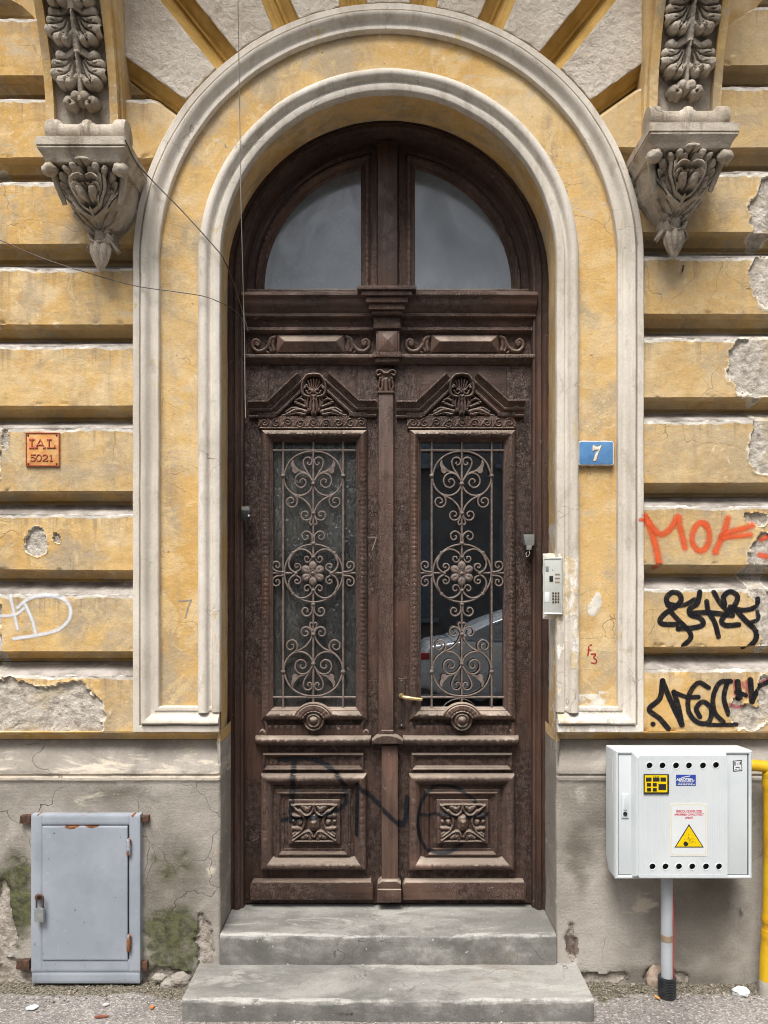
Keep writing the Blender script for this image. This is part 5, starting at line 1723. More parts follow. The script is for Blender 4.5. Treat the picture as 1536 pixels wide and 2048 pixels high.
def make_console(cx, zs):
    # side profile: front edge of the S-shaped console, heights above slab top
    zc = np.array([.03, .12, .22, .32, .42, .52, .62, .72, .84, .98, 1.16, 1.84])
    yc = np.array([-.05, -.052, -.058, -.072, -.096, -.130, -.175, -.235, -.325, -.41, -.48, -.58])
    zz = np.linspace(zc[0], zc[-1], 240); yy = np.interp(zz, zc, yc)
    k = np.ones(13) / 13
    yy = np.convolve(np.pad(yy, 6, mode='edge'), k, 'valid')
    sarc = np.concatenate([[0], np.cumsum(np.hypot(np.diff(zz), np.diff(yy)))])
    sg0 = 1 if cx > 0 else -1
    bx = cx + (.052 if cx > 0 else -.085)                         # the console body stands a little outside the slab's middle
    def cpt(s, off=0.0):
        z_ = np.interp(s, sarc, zz); y_ = np.interp(s, sarc, yy)
        dz = np.interp(s + .004, sarc, zz) - np.interp(s - .004, sarc, zz)
        dy = np.interp(s + .004, sarc, yy) - np.interp(s - .004, sarc, yy)
        l = np.hypot(dz, dy) + 1e-9
        ny, nz = -dz / l, dy / l
        return y_ + ny * off, zs + z_ + nz * off, ny, nz
    def slab_profile(off, extra=0):
        s = np.linspace(0, sarc[-1], 60)
        y_, z_, _, _ = cpt(s, off)
        return [(float(a), float(b)) for a, b in zip(y_, z_)] + [(.08, float(z_[-1])), (.08, zs + .0)]
    body = link('console', prism(slab_profile(-.028), bx - .117, bx + .117, 0, axis='x'), 'stone', house, 40)
    for sg in (-1, 1):
        a, b = (bx + sg * .116, bx + sg * .152)
        link('cheek', prism(slab_profile(.002), min(a, b), max(a, b), .006, 2, axis='x'), 'ochre', body, 40)
        a, b = (bx + sg * .1515, bx + sg * .164)
        link('cheek_fillet', prism(slab_profile(-.03), min(a, b), max(a, b), .004, 2, axis='x'), 'ochre', body, 40)
    # leaf garland up the front; trace in photo rows
    sgrid = np.linspace(0, sarc[-1], 400)
    yg, zg, _, _ = cpt(sgrid, -.01)
    rowsg = HOR - (zg - CZ) * F / (yg - CY)
    if cx > 0: rowsg = rowsg + 22           # this console sits a little higher
    def sp(dx, py):
        s = np.interp(py, rowsg[::-1], sgrid[::-1])
        return (bx + dx / 480.0, float(s))
    def sp2(dx, py):
        lo = rowsg.min()
        if py < lo: return (bx + dx / 480.0, float(sgrid[-1] + 0))
        return sp(dx, py)
    st = []; cuts = []
    def S(pts, r0, r1, h): st.append(([sp2(*p) for p in (smoothpts(pts, 5) if len(pts) > 2 else pts)], r0 / 480, r1 / 480, h))
    def K(pts, r, h): cuts.append(([sp2(*p) for p in pts], r / 480, r / 480, h))
    S([(0, 196), (0, 150), (0, 90), (0, 20), (0, -60)], 7, 13, .046)
    S([(0, 150), (0, 110)], 5, 9, .052)
    S([(0, 66), (0, 30)], 5, 9, .052)
    S([(0, 70), (-7, 40), (-9, -30)], 6, 10, .034)
    for base, top in ((176, 0), (88, 0), (10, 0), (-66, 0), (-140, 0)):
        # one acanthus whorl: a cupped blade with scalloped lobes and veins running to the stem
        b0 = base
        j = lambda v: v * random.uniform(.93, 1.07)
        S([(-5, b0 - 72), (-15, b0 - 56), (-24, b0 - 38)], 11, 23, .036)
        S([(-28, b0 - 44), (-24, b0 - 24)], 20, 19, .038)
        S([(-8, b0 - 56), (-13, b0 - 26)], 12, 11, .034)
        for (tx, ty, r, h) in ((-36, -62, 11, .048), (-45, -44, 12, .054), (-44, -25, 12.5, .060), (-34, -8, 13, .066), (-18, -6, 11, .064), (-9, -17, 8, .050)):
            S([(tx * .8, b0 + ty * .92 - 4), (j(tx), b0 + ty)], r * .8, j(r), j(h))
        for (tx, ty) in ((-45, -53), (-49, -35), (-43, -15), (-26, -3), (-13, -10)):
            K([(-3, b0 - 66), (tx * .45, b0 + ty * .6 - 22), (tx, b0 + ty)], 1.7, .017)
        K([(-30, b0 - 44), (-40, b0 - 44)], 1.2, .010)
        K([(-28, b0 - 27), (-38, b0 - 27)], 1.2, .010)
        K([(-22, b0 - 20), (-27, b0 - 9)], 1.2, .010)
    for (dx, dy, r, h) in ((-25, 208, 12, .05), (-10, 198, 11, .055), (-16, 214, 9, .05), (0, 204, 9, .05)):
        S([(dx, dy), (dx + 1, dy - 2)], r, r, h)
    K([(-20, 210), (-19, 211)], 3, .02)
    me = relief_on_curve((bx - .114, bx + .114, 0.0, float(sarc[-1]) - .002), .0026, st, lambda s: cpt(s, -.026), mirror=bx, cuts=cuts)
    link('leaf_garland', me, 'stone', body, 60)
    # roll at the foot of the console
    pr = [(.0005, -.166), (.030, -.166), (.046, -.163), (.048, -.155), (.048, -.122), (.046, -.117), (.040, -.112), (.035, -.104), (.033, -.085), (.033, -.034), (.036, -.028), (.038, -.023), (.036, -.019), (.046, -.012), (.048, 0.0),
          (.046, .012), (.036, .019), (.038, .023), (.036, .028), (.033, .034), (.033, .085), (.035, .104), (.040, .112), (.046, .117), (.048, .122), (.048, .155), (.046, .163), (.030, .166), (.0005, .166)]
    link('roll', lathe([(a_ * 1.14, b_ * .97) for a_, b_ in pr], (cx, -.200, zs + .053), 'x', 30), 'stone', body, 40)
    # abacus slab and cyma under it
    def abac(prof):
        """prof: (half width, front y, z) rings swept round three sides"""
        rings = []
        for (hw, yf, z_) in prof:
            rings.append([(cx - hw, .08, z_), (cx - hw, yf + .004, z_), (cx - hw + .004, yf, z_)] + [(cx + t * (hw - .004), yf, z_) for t in np.linspace(-.9, .9, 14)] + [(cx + hw - .004, yf, z_), (cx + hw, yf + .004, z_), (cx + hw, .08, z_)])
        A = np.array(rings)
        A[..., 2] += (fbm(A[..., 0] * 20, A[..., 2] * 20, 2.5) - .5) * .003
        me = gridmesh(A[..., 0], A[..., 1], A[..., 2])
        bm = bmesh.new(); bm.from_mesh(me); bm.verts.ensure_lookup_table(); nv = A.shape[1]
        bm.faces.new([bm.verts[j] for j in range(nv)]); bm.verts.ensure_lookup_table()
        bm.faces.new([bm.verts[(len(prof) - 1) * nv + j] for j in range(nv)])
        bmesh.ops.recalc_face_normals(bm, faces=bm.faces[:]); bm.to_mesh(me); bm.free()
        return me
    link('abacus', abac([(.170, -.284, zs), (.176, -.290, zs - .002), (.176, -.290, zs - .034), (.172, -.286, zs - .036)]), 'stone', body, 40)
    link('cyma', abac([(.166, -.280, zs - .0365), (.174, -.288, zs - .040), (.174, -.288, zs - .045), (.168, -.282, zs - .052), (.158, -.272, zs - .066), (.152, -.266, zs - .082), (.150, -.262, zs - .088)]), 'stone', body, 40)
    # hanging corbel: bell of leaves
    def bell(w):
        a_ = np.interp(w, [480, 600, 900, 1000, 1100, 1200, 1260, 1320, 1345], [.142, .142, .128, .118, .103, .083, .068, .047, .034])
        b_ = np.interp(w, [480, 600, 800, 1000, 1150, 1250, 1330, 1345], [.225, .225, .212, .188, .155, .125, .092, .075])
        return a_, b_
    _ph = np.linspace(0, radians(90), 200)
    _kk = (np.abs(np.cos(_ph)) ** 2.7 + np.abs(np.sin(_ph)) ** 2.7) ** (-1 / 2.7)
    _tt = np.maximum.accumulate(np.sin(_ph) * _kk)
    def q2(q, w):
        dx = (q - 660) / 2960.0
        t = abs(dx) / (bell(w)[0] + .012)
        ph = np.interp(t, _tt, _ph)
        return (cx + math.copysign(ph / radians(104) * .30, dx), zs - (w - 240) / 3870.0)
    zt_, zbm = zs - .080, q2(0, 1330)[1]
    st = []; cuts = []
    def S(pts, r0, r1, h): st.append(([q2(*p) for p in (smoothpts(pts, 5) if len(pts) > 2 else pts)], r0 / 2935, r1 / 2935, h))
    def K(pts, r, h): cuts.append(([q2(*p) for p in (smoothpts(pts, 4) if len(pts) > 2 else pts)], r / 2935, r / 2935, h))
    st.append(([(cx, zs - .2), (cx, zs - .2)], .001, .001, .001))
    S([(270, 520), (300, 640), (330, 820), (400, 1000), (520, 1150), (650, 1240)], 30, 24, .030)
    S([(345, 560), (350, 700), (375, 860), (450, 1040), (560, 1170)], 20, 18, .020)
    S([(395, 520), (400, 560)], 40, 34, .034)
    S([(395, 590), (400, 640)], 30, 26, .022)
    S([(500, 690), (485, 820), (510, 960), (575, 1090)], 74, 44, .026)
    S([(600, 680), (600, 740)], 48, 44, .028)
    S([(455, 640), (460, 660)], 38, 36, .044)
    S([(545, 625), (550, 650)], 50, 44, .046)
    S([(610, 650), (615, 670)], 34, 30, .036)
    S([(392, 700), (388, 740)], 40, 36, .040)
    S([(372, 800), (380, 850), (402, 890)], 26, 20, .036)
    S([(540, 815), (560, 772), (605, 755), (642, 780)], 25, 20, .054)
    S([(540, 895), (560, 858), (605, 843), (645, 868)], 23, 18, .052)
    S([(598, 930), (612, 1015)], 54, 50, .056)
    S([(560, 1020), (585, 1100), (630, 1150)], 24, 20, .034)
    S([(620, 572), (660, 572)], 40, 44, .064)
    S([(660, 1140), (660, 1190)], 46, 34, .040)
    S([(655, 1330), (640, 1270), (600, 1190)], 20, 22, .012)
    S([(625, 1335), (560, 1270), (480, 1170)], 16, 20, .012)
    S([(590, 1335), (480, 1260), (390, 1120)], 16, 20, .012)
    K([(395, 845), (398, 880)], 17, .040)
    K([(560, 832), (640, 835)], 17, .044)
    K([(560, 905), (640, 900)], 9, .030)
    K([(600, 1078), (640, 1108)], 33, .070)
    K([(660, 600), (660, 1060)], 11, .044)
    K([(440, 720), (448, 880), (530, 1080)], 7, .018)
    K([(490, 700), (495, 880), (560, 1060)], 6, .014)
    K([(545, 690), (540, 760)], 6, .014)
    K([(430, 660), (425, 720)], 8, .024)
    K([(502, 650), (505, 690)], 8, .024)
    K([(330, 640), (350, 760)], 8, .020)
    K([(300, 700), (360, 920), (480, 1110)], 6, .014)
    # the same leaf turned onto the flanks
    def sd(u, w, r0, u2, w2, r1, h): return ([(cx + u, zs - (w - 240) / 3870.0), (cx + u2, zs - (w2 - 240) / 3870.0)], r0, r1, h)
    side = [sd(.262, 560, .014, .266, 620, .012, .030), sd(.285, 600, .016, .288, 680, .014, .034), sd(.268, 720, .016, .272, 900, .014, .024), sd(.288, 760, .016, .290, 860, .014, .030),
            sd(.262, 880, .013, .275, 1080, .010, .022), sd(.292, 900, .013, .285, 1080, .010, .024), sd(.275, 1100, .010, .28, 1260, .008, .014)]
    sidec = [sd(.276, 640, .004, .278, 1000, .004, .016), sd(.270, 860, .006, .272, 870, .006, .03)]
    flat = relief((cx - .30, cx + .30, zbm - .004, zt_ + .010), .0027, st[1:] + side, base=lambda X, Z: .02 + 0 * X, y0=0.0, mirror=cx, cuts=cuts + sidec, pw=3.2)
    n = len(flat.vertices); co = np.empty(n * 3, np.float32); flat.vertices.foreach_get('co', co); co = co.reshape(-1, 3).astype(float)
    hh = -co[:, 1] - .02
    w_ = (zs - co[:, 2]) * 3870 + 240
    a_, b_ = bell(w_)
    # arc coordinate -> angle round a rounded-square bell
    u = (co[:, 0] - cx)
    ang = np.clip(u / .30, -1, 1) * radians(104)
    ca, sa = np.cos(ang), np.sin(ang)
    k = (np.abs(ca) ** 2.7 + np.abs(sa) ** 2.7) ** (-1 / 2.7)
    X_ = cx + (a_ + hh) * sa * k
    Y_ = -.0 - (b_ + hh) * ca * k
    flat.vertices.foreach_set('co', np.stack([X_, np.minimum(Y_, .02), co[:, 2]], -1).astype(np.float32).ravel()); flat.update()
    link('corbel', flat, 'stone', body, 60)
    # corner volutes curling out under the slab
    for sg in (-1, 1):
        U, V_ = np.meshgrid(np.linspace(0, pi, 18), np.linspace(0, 2 * pi, 26, endpoint=False), indexing='ij')
        r_ = .031 * (1 + .5 * (fbm(np.sin(U) * np.cos(V_) * 2 + 4 + sg, np.sin(U) * np.sin(V_) * 2 + 5, np.cos(U) * 2) - .5))
        vx, vy, vz = cx + sg * .140, -.240, zt_ - .026
        ball = gridmesh(vx + r_ * np.sin(U) * np.cos(V_), vy + r_ * .95 * np.sin(U) * np.sin(V_), vz + r_ * np.cos(U) * .9, closed_v=True)
        stem = tube(smoothpts([(vx - sg * .012, vy + .018, vz + .012), (cx + sg * .140, -.205, zt_ - .020), (cx + sg * .128, -.185, zt_ - .075), (cx + sg * .112, -.165, zt_ - .13)], 5), [.020, .019, .018, .017, .016, .016, .015, .015, .014, .014, .013, .012, .012, .011, .010, .010], 10)
        link('volute', bm_join(ball, stem), 'stone', body, 60)
    # bud under the bell
    zb2 = zbm + .006
    def q3(q, w): return (cx + (q - 745) / 3000.0, zb2 - (w - 1330) / 3150.0)
    st = []; cuts = []
    st.append(([q3(745, 1400), q3(745, 1440)], .040, .036, .070))
    st.append(([q3(640, 1375), q3(655, 1385)], .016, .015, .076))
    st.append(([q3(690, 1345), q3(745, 1352)], .014, .010, .072))
    st.append((smoothpts([q3(625, 1430), q3(660, 1500), q3(745, 1530)], 5), .011, .011, .080))
    st.append((smoothpts([q3(640, 1440), q3(610, 1500), q3(570, 1560)], 5), .013, .009, .050))
    cuts.append(([q3(622, 1378), q3(624, 1380)], .006, .006, .03))
    link('bud', relief((cx - .08, cx + .08, q3(0, 1600)[1], zbm + .02), .003, st, y0=-.035, mirror=cx, cuts=cuts), 'stone', body, 60)
    # ribbed drop
    A = np.linspace(0, 2 * pi, 48, endpoint=False)
    pr = np.array([(.020, 0), (.034, -.012), (.038, -.03), (.036, -.05), (.029, -.075), (.018, -.10), (.008, -.118), (.0008, -.126)])
    rr = pr[:, 0][:, None] * (1 + .30 * np.abs(np.cos(A * 3.5))[None] - .12)
    me = gridmesh(cx + rr * np.cos(A)[None], -.075 + rr * np.sin(A)[None], q3(0, 1480)[1] + pr[:, 1][:, None] + 0 * A[None], closed_v=True, flip=True)
    link('drop', me, 'stone', body, 60)
    # stem of wall plaster behind
    link('corbel_back', box(cx - .05, cx + .05, -.05, .10, zbm - .02, zs - .06, .01), 'stone', body, 40)

make_console(-1.205, 3.468)
make_console(1.196, 3.521)
# ------------------------------------------------------------------ things fixed to the wall
def holed_plate(outer, holes, y0, y1, n=20):
    """flat plate in XZ with round holes, between depths y0 (front) and y1"""
    cu = bpy.data.curves.new('c', 'CURVE'); cu.dimensions = '2D'; cu.fill_mode = 'BOTH'
    cu.extrude = (y1 - y0) / 2
    loops = [outer] + [[(cx + r * cos(a), cz - r * sin(a)) for a in np.linspace(0, 2 * pi, n, endpoint=False)] for (cx, cz, r) in holes]
    for lp in loops:
        s = cu.splines.new('POLY'); s.points.add(len(lp) - 1); s.use_cyclic_u = True
        for p, (a, b) in zip(s.points, lp): p.co = (a, b, 0, 1)
    ob = bpy.data.objects.new('t', cu); COL.objects.link(ob)
    dg = bpy.context.evaluated_depsgraph_get()
    me = bpy.data.meshes.new_from_object(ob.evaluated_get(dg))
    bpy.data.objects.remove(ob); bpy.data.curves.remove(cu)
    me.transform(Matrix.Translation((0, (y0 + y1) / 2, 0)) @ Matrix.Rotation(pi / 2, 4, 'X'))
    me.materials.clear()
    return me

def rrect(x0, x1, z0, z1, r, n=5):
    out = []
    for (cx, cz, a0) in ((x1 - r, z0 + r, -pi / 2), (x1 - r, z1 - r, 0), (x0 + r, z1 - r, pi / 2), (x0 + r, z0 + r, pi)):
        for a in np.linspace(a0, a0 + pi / 2, n): out.append((cx + r * cos(a), cz + r * sin(a)))
    return out

def platemesh(x0, x1, z0, z1, yf, yb, n=.01, edge=.003, wob=.001):
    """sheet metal plate: gridded front with rolled edges, for surface attributes"""
    xs = np.concatenate([[x0, x0], np.linspace(x0 + edge, x1 - edge, max(3, int((x1 - x0) / n))), [x1, x1]])
    zs = np.concatenate([[z0, z0], np.linspace(z0 + edge, z1 - edge, max(3, int((z1 - z0) / n))), [z1, z1]])
    X, Z = np.meshgrid(xs, zs, indexing='ij')
    Y = np.full_like(X, yf) + (fbm(X * 5, Z * 5, 1) - .5) * wob
    ex = np.minimum(np.arange(len(xs)), np.arange(len(xs))[::-1])[:, None]; ez = np.minimum(np.arange(len(zs)), np.arange(len(zs))[::-1])[None]
    e = np.minimum(ex, ez)
    Y = np.where(e == 0, yb, np.where(e == 1, yf + edge * .6, Y))
    return gridmesh(X, Y, Z), X, Z

# ---- gas meter cabinet
YB = -.17
gx0, gx1, gz0, gz1 = PX(1229, YB), PX(1503, YB), PZ(1757, YB), PZ(1500, YB)
gas = empty('gas_meter_box', ((gx0 + gx1) / 2, -.08, gz0), 'pale grey plastic gas meter box with vent holes and stickers on the plinth', 'gas box')
shell = [(YB + .012, gz0), (YB, gz0 + .008), (YB, gz1 - .010), (YB + .012, gz1), (-.045, gz1 - .006), (-.045, gz0 + .055), (-.085, gz0 + .002)]
bm = bmesh.new()
n_ = len(shell)
fl = [bm.verts.new((gx0, a, b)) for a, b in shell]; fr_ = [bm.verts.new((gx1, a, b)) for a, b in shell]
bm.faces.new(fl); bm.faces.new(fr_[::-1])
for i in range(n_): bm.faces.new((fl[i], fr_[i], fr_[(i + 1) % n_], fl[(i + 1) % n_]))
bmesh.ops.recalc_face_normals(bm, faces=bm.faces[:])
bmesh.ops.bevel(bm, geom=bm.edges[:], offset=.006, segments=3, affect='EDGES', profile=.6)
link('housing', bm_mesh(bm), 'plastic', gas, 40)
link('wall_frame', box(gx0 + .05, gx1 - .05, -.05, .004, gz0 + .10, gz1 - .06, .004), 'rust', gas, 40)
link('rim', sweep_rect(gx0 + .001, gx1 - .001, gz0 + .001, gz1 - .001, [(0, YB + .004), (.001, YB - .006), (.004, YB - .009), (.010, YB - .009), (.013, YB - .006), (.0135, YB + .001)], .02), 'plastic', gas, 40)
dz0, dz1, dx0, dx1 = gz0 + .017, gz1 - .017, gx0 + .016, gx1 - .018
door = link('door', box(dx0, dx1, YB - .004, YB + .004, dz0, dz1, .003), 'plastic', gas, 40)
link('door_gap', sweep_rect(gx0 + .013, gx1 - .0135, gz0 + .0135, gz1 - .0135, [(0, YB - .0005), (.006, YB - .0005)], .05), 'black', door)
# raised ribbed middle of the door, with real holes
YF = YB - .034
rx0, rx1, rz0, rz1 = PX(1275, YF), PX(1457, YF), PZ(1758, YF), PZ(1509, YF)
holes = []
for k, (pxh, pyh) in enumerate([(1299, 1531), (1325, 1531), (1352, 1531), (1378, 1531), (1406, 1531), (1432, 1530), (1305, 1733), (1331, 1733), (1358, 1733), (1384.5, 1733), (1412, 1733), (1438, 1733)]):
    holes.append((PX(pxh, YF), PZ(pyh, YF), .0125))
link('door_panel', holed_plate(rrect(rx0 + .004, rx1 - .004, rz0 + .005, rz1 - .005, .008), holes, YF, YF + .004), 'ribbed', door, 30)
link('panel_edge', sweep_rect(rx0 - .016, rx1 + .004, rz0 - .002, rz1 + .004, [(0, YB - .003), (.003, YB - .012), (.010, YF + .008), (.014, YF + .002), (.019, YF - .0006), (.022, YF + .002)], .02), 'plastic', door, 40)
link('vent_backing', box(rx0 + .006, rx1 - .006, YF + .016, YF + .020, rz0 + .006, rz1 - .006, 0), 'black', door)
for h in holes:
    link('vent_rim', lathe([(.0125, .004), (.0122, -.0012), (.0140, -.0016), (.0152, .0004)], (h[0], YF, h[1]), 'y', 20), 'paper', door, 60)
yl = YB - .005
lk = link('latch', prism(rrect(PX(1243, yl), PX(1257, yl), PZ(1636, yl), PZ(1588, yl), .002), yl - .003, yl + .001, .001), 'plastic', door, 30)
link('latch_tongue', prism([(PX(1246.5, yl), PZ(1619, yl)), (PX(1253.5, yl), PZ(1619, yl)), (PX(1253, yl), PZ(1600, yl)), (PX(1250, yl), PZ(1591, yl)), (PX(1247, yl), PZ(1600, yl))], yl - .006, yl - .003, .001), 'plastic', lk, 30)
link('keyhole', lathe([(.0005, -.003), (.007, -.0035), (.0085, -.001), (.0085, .002)], (PX(1250, yl), yl - .004, PZ(1627, yl)), 'y', 16), 'black', lk, 50)

def sticker(name, x0, x1, z0, z1, y, mat, label, th=.0006):
    return link(name, box(x0, x1, y - th, y, z0, z1, 0), mat, door)
ys_ = YF - .0008
# yellow meter data plate
m0 = sticker('data_plate', PX(1287, ys_), PX(1337, ys_), PZ(1587, ys_), PZ(1548, ys_), ys_ - .002, 'black', '', .003)
a0 = ys_ - .0052
link('plate_face', box(PX(1289.5, a0), PX(1334.5, a0), a0 - .0004, a0, PZ(1584.5, a0), PZ(1550.5, a0), 0), 'yellow', m0)
b0 = a0 - .0007
for (p0, p1, q0, q1) in ((1292, 1303, 1555, 1563), (1306, 1319, 1555, 1563), (1321, 1332, 1555, 1563), (1294, 1302, 1566, 1573), (1305.5, 1313.5, 1566, 1573), (1294, 1302, 1576, 1583), (1305.5, 1313.5, 1576, 1583), (1317, 1332, 1568, 1580)):
    link('plate_field', box(PX(p0, b0), PX(p1, b0), b0 - .0003, b0, PZ(q1, b0), PZ(q0, b0), 0), 'black', m0)
link('plate_text', text_mesh('D G S R', .0075, PX(1312, b0), PZ(1554.4, b0), b0 - .0002, bold=.0002), 'black', m0)
# blue maker's label
m1 = sticker('maker_label', PX(1352, ys_), PX(1391.5, ys_), PZ(1571, ys_), PZ(1549.5, ys_), ys_, 'blue_label', '')
b1 = ys_ - .0009
cxl = PX(1371.5, b1)
link('label_text', text_mesh('AEROTEH', .0145, PX(1369, b1), PZ(1561.5, b1), b1, bold=.0006), 'paper', m1)
link('label_text', text_mesh('S.A.', .0075, PX(1387, b1), PZ(1561.5, b1), b1, bold=.0002), 'paper', m1)
for kk, (wl, pyy) in enumerate(((13, 1564.0), (15, 1566.8), (16, 1569.4))):     # small print, too fine to read
    for seg in range(-wl, wl, 5):
        link('label_print', box(PX(1371.5 + seg, b1), PX(1371.5 + seg + 4.0, b1), b1 - .0002, b1, PZ(pyy, b1), PZ(pyy - 1.2, b1), 0), 'paper', m1)
link('label_text', prism([(PX(1362, b1), PZ(1554.5, b1)), (PX(1378, b1), PZ(1551.5, b1)), (PX(1381, b1), PZ(1550.8, b1)), (PX(1379, b1), PZ(1553, b1)), (PX(1365, b1), PZ(1555.6, b1))], b1 - .0002, b1), 'paper', m1)
# explosion warning
m2 = sticker('warning_sticker', PX(1340.5, ys_), PX(1414.5, ys_), PZ(1712, ys_), PZ(1606, ys_), ys_, 'paper', '')
fx0, fx1, fz0, fz1 = PX(1342.5, b1), PX(1412, b1), PZ(1710, b1), PZ(1609, b1)
bo = rrect(fx0, fx1, fz0, fz1, .012); bi = rrect(fx0 + .0016, fx1 - .0016, fz0 + .0016, fz1 - .0016, .011)
V = [(p[0], b1, p[1]) for p in bo] + [(p[0], b1, p[1]) for p in bi]; nb = len(bo)
link('sticker_border', pydata(V, [(i, (i + 1) % nb, nb + (i + 1) % nb, nb + i) for i in range(nb)]), mat_simple('pale_yellow_print', (.72, .52, .16), (.74, .56, .22), .5), m2)
cxw = PX(1378, b1)
link('sticker_text', text_mesh('PERICOL DE EXPLOZIE!', .0125, cxw, PZ(1624.8, b1), b1, sx=.80, bold=.0005), 'print_red', m2)
link('sticker_text', text_mesh('APROPIEREA CU FOC STRICT', .0112, cxw, PZ(1631.0, b1), b1, sx=.80, bold=.0005), 'print_red', m2)
link('sticker_text', text_mesh('OPRITĂ', .0105, cxw, PZ(1637.5, b1), b1, sx=.85, bold=.0005), 'print_red', m2)
tri = lambda k, y: [(PX(1349 + k * 1.6, y), PZ(1695 - k, y)), (PX(1407.5 - k * 1.6, y), PZ(1695 - k, y)), (PX(1378, y), PZ(1648 + k * 2, y))]
link('warning_triangle', prism(tri(0, b1), b1 - .0002, b1), 'black', m2)
link('warning_triangle', prism(tri(2.0, b1), b1 - .0005, b1 - .0003), 'yellow', m2)
yb2 = b1 - .0008
bomb = [(PX(1371.8, yb2) + .0098 * cos(a) * (1 - .22 * (abs(a - .9) < .45)), PZ(1687.5, yb2) + .0098 * sin(a) * (1 - .22 * (abs(a - .9) < .45))) for a in np.linspace(-pi, pi, 30, endpoint=False)]
link('bomb_mark', prism(bomb, yb2 - .0002, yb2), 'black', m2)
bits = []
for k in range(34):
    a = random.uniform(radians(5), radians(110)); r = random.uniform(.016, .052)
    bx, bz = PX(1371.8, yb2) + r * cos(a) * .8, PZ(1687.5, yb2) + r * sin(a)
    if bz > PZ(1664, yb2) or bz < PZ(1692, yb2) or bx > PX(1399, yb2) - (bz - PZ(1690, yb2)) * .55: continue
    sz = random.uniform(.0006, .0016); ro = random.random() * pi
    bits.append(prism([(bx + sz * 1.5 * cos(ro + t), bz + sz * sin(ro + t)) for t in (0, 1.6, 3.2, 4.8)], yb2 - .0002, yb2))
link('fragment_mark', bm_join(*bits), 'black', m2)
# small black and white sticker with abstract marks
yq = YB - .0046
m3 = link('small_sticker', prism([(PX(1466.5, yq), PZ(1543, yq)), (PX(1484.5, yq), PZ(1541.5, yq)), (PX(1483.5, yq), PZ(1520, yq)), (PX(1465.5, yq), PZ(1521.5, yq))], yq - .0005, yq), 'black', door)
link('sticker_face', prism([(PX(1468, yq), PZ(1541.3, yq)), (PX(1483, yq), PZ(1540.2, yq)), (PX(1482.2, yq), PZ(1521.8, yq)), (PX(1467.2, yq), PZ(1523, yq))], yq - .0008, yq - .0006), 'paper', m3)
for (p0, p1, q0, q1) in ((1468.5, 1471, 1524, 1531), (1479, 1481.5, 1523.5, 1529), (1471, 1479, 1534, 1535.5), (1470, 1473, 1538, 1539.5), (1477, 1481, 1537.5, 1539), (1473.5, 1476.5, 1527, 1528.5)):
    link('sticker_mark', box(PX(p0, yq), PX(p1, yq), yq - .0011, yq - .0009, PZ(q1, yq), PZ(q0, yq), 0), 'black', m3)
# paper label on the flank
me = box(gx0 - .0008, gx0 - .0001, -.145, -.075, PZ(1580, -.1), PZ(1513, -.1), 0)
link('side_label', me, 'paper', gas)

# ---- grey riser pipe under the box
YP = -.10
pipe = empty('riser_pipe', (PX(1334, YP), YP, 0), 'grey painted riser pipe with brown tape band under the gas box', 'pipe')
xp = PX(1333.5, YP); rp_ = 11.6 * (YP - CY) / F
link('tube', lathe([(.0005, 0), (rp_, .0), (rp_, gz0 + .03), (.0005, gz0 + .03)], (xp, YP, 0), 'z', 28), 'pipe_grey', pipe, 40)
link('tape_band', lathe([(rp_ + .0001, PZ(1881, YP)), (rp_ + .0012, PZ(1880.5, YP)), (rp_ + .0012, PZ(1868, YP)), (rp_ + .0001, PZ(1867.5, YP))], (xp, YP, 0), 'z', 28), 'tape', pipe, 40)
link('yellow_nipple', lathe([(.0005, gz0 - .012), (.010, gz0 - .012), (.010, gz0 + .02)], (xp + .012, YP - .025, 0), 'z', 16), 'pipe_yellow', pipe, 40)
slv = []
zt_s, zb_s = PZ(1957, YP - .02), 0.005
nn = 12
for i in range(nn * 6 + 1):
    t = i / (nn * 6)
    slv.append((.0335 + .0032 * (1 if math.sin(t * nn * 2 * pi) > 0 else -1) * min(1, abs(math.sin(t * nn * 2 * pi)) * 2), zb_s + (zt_s - zb_s) * t))
slv = [(.0005, zb_s - .02), (.034, zb_s - .02)] + slv + [(.029, zt_s), (.028, zt_s - .02)]
sleeve = empty('pipe_sleeve', (xp, YP, 0), 'black corrugated plastic sleeve round the foot of the grey pipe', 'sleeve')
link('corrugated_sleeve', lathe(slv, (xp + .001, YP, 0), 'z', 28), 'rubber', sleeve, 50)
wire = tube([(xp + .030, YP + .03, gz0 + .01), (xp + .030, YP + .02, gz0 - .05), (xp + .027, YP, .42), (xp + .022, YP - .018, .30), (xp + .027, YP - .012, .26), (xp + .020, YP - .020, .20), (xp + .024, YP - .014, .10), (xp + .025, YP - .012, .04)], .0019, 6)
tag(link('red_wire', wire, 'red', None, 60), 'thin red wire hanging down beside the grey riser pipe', 'wire')

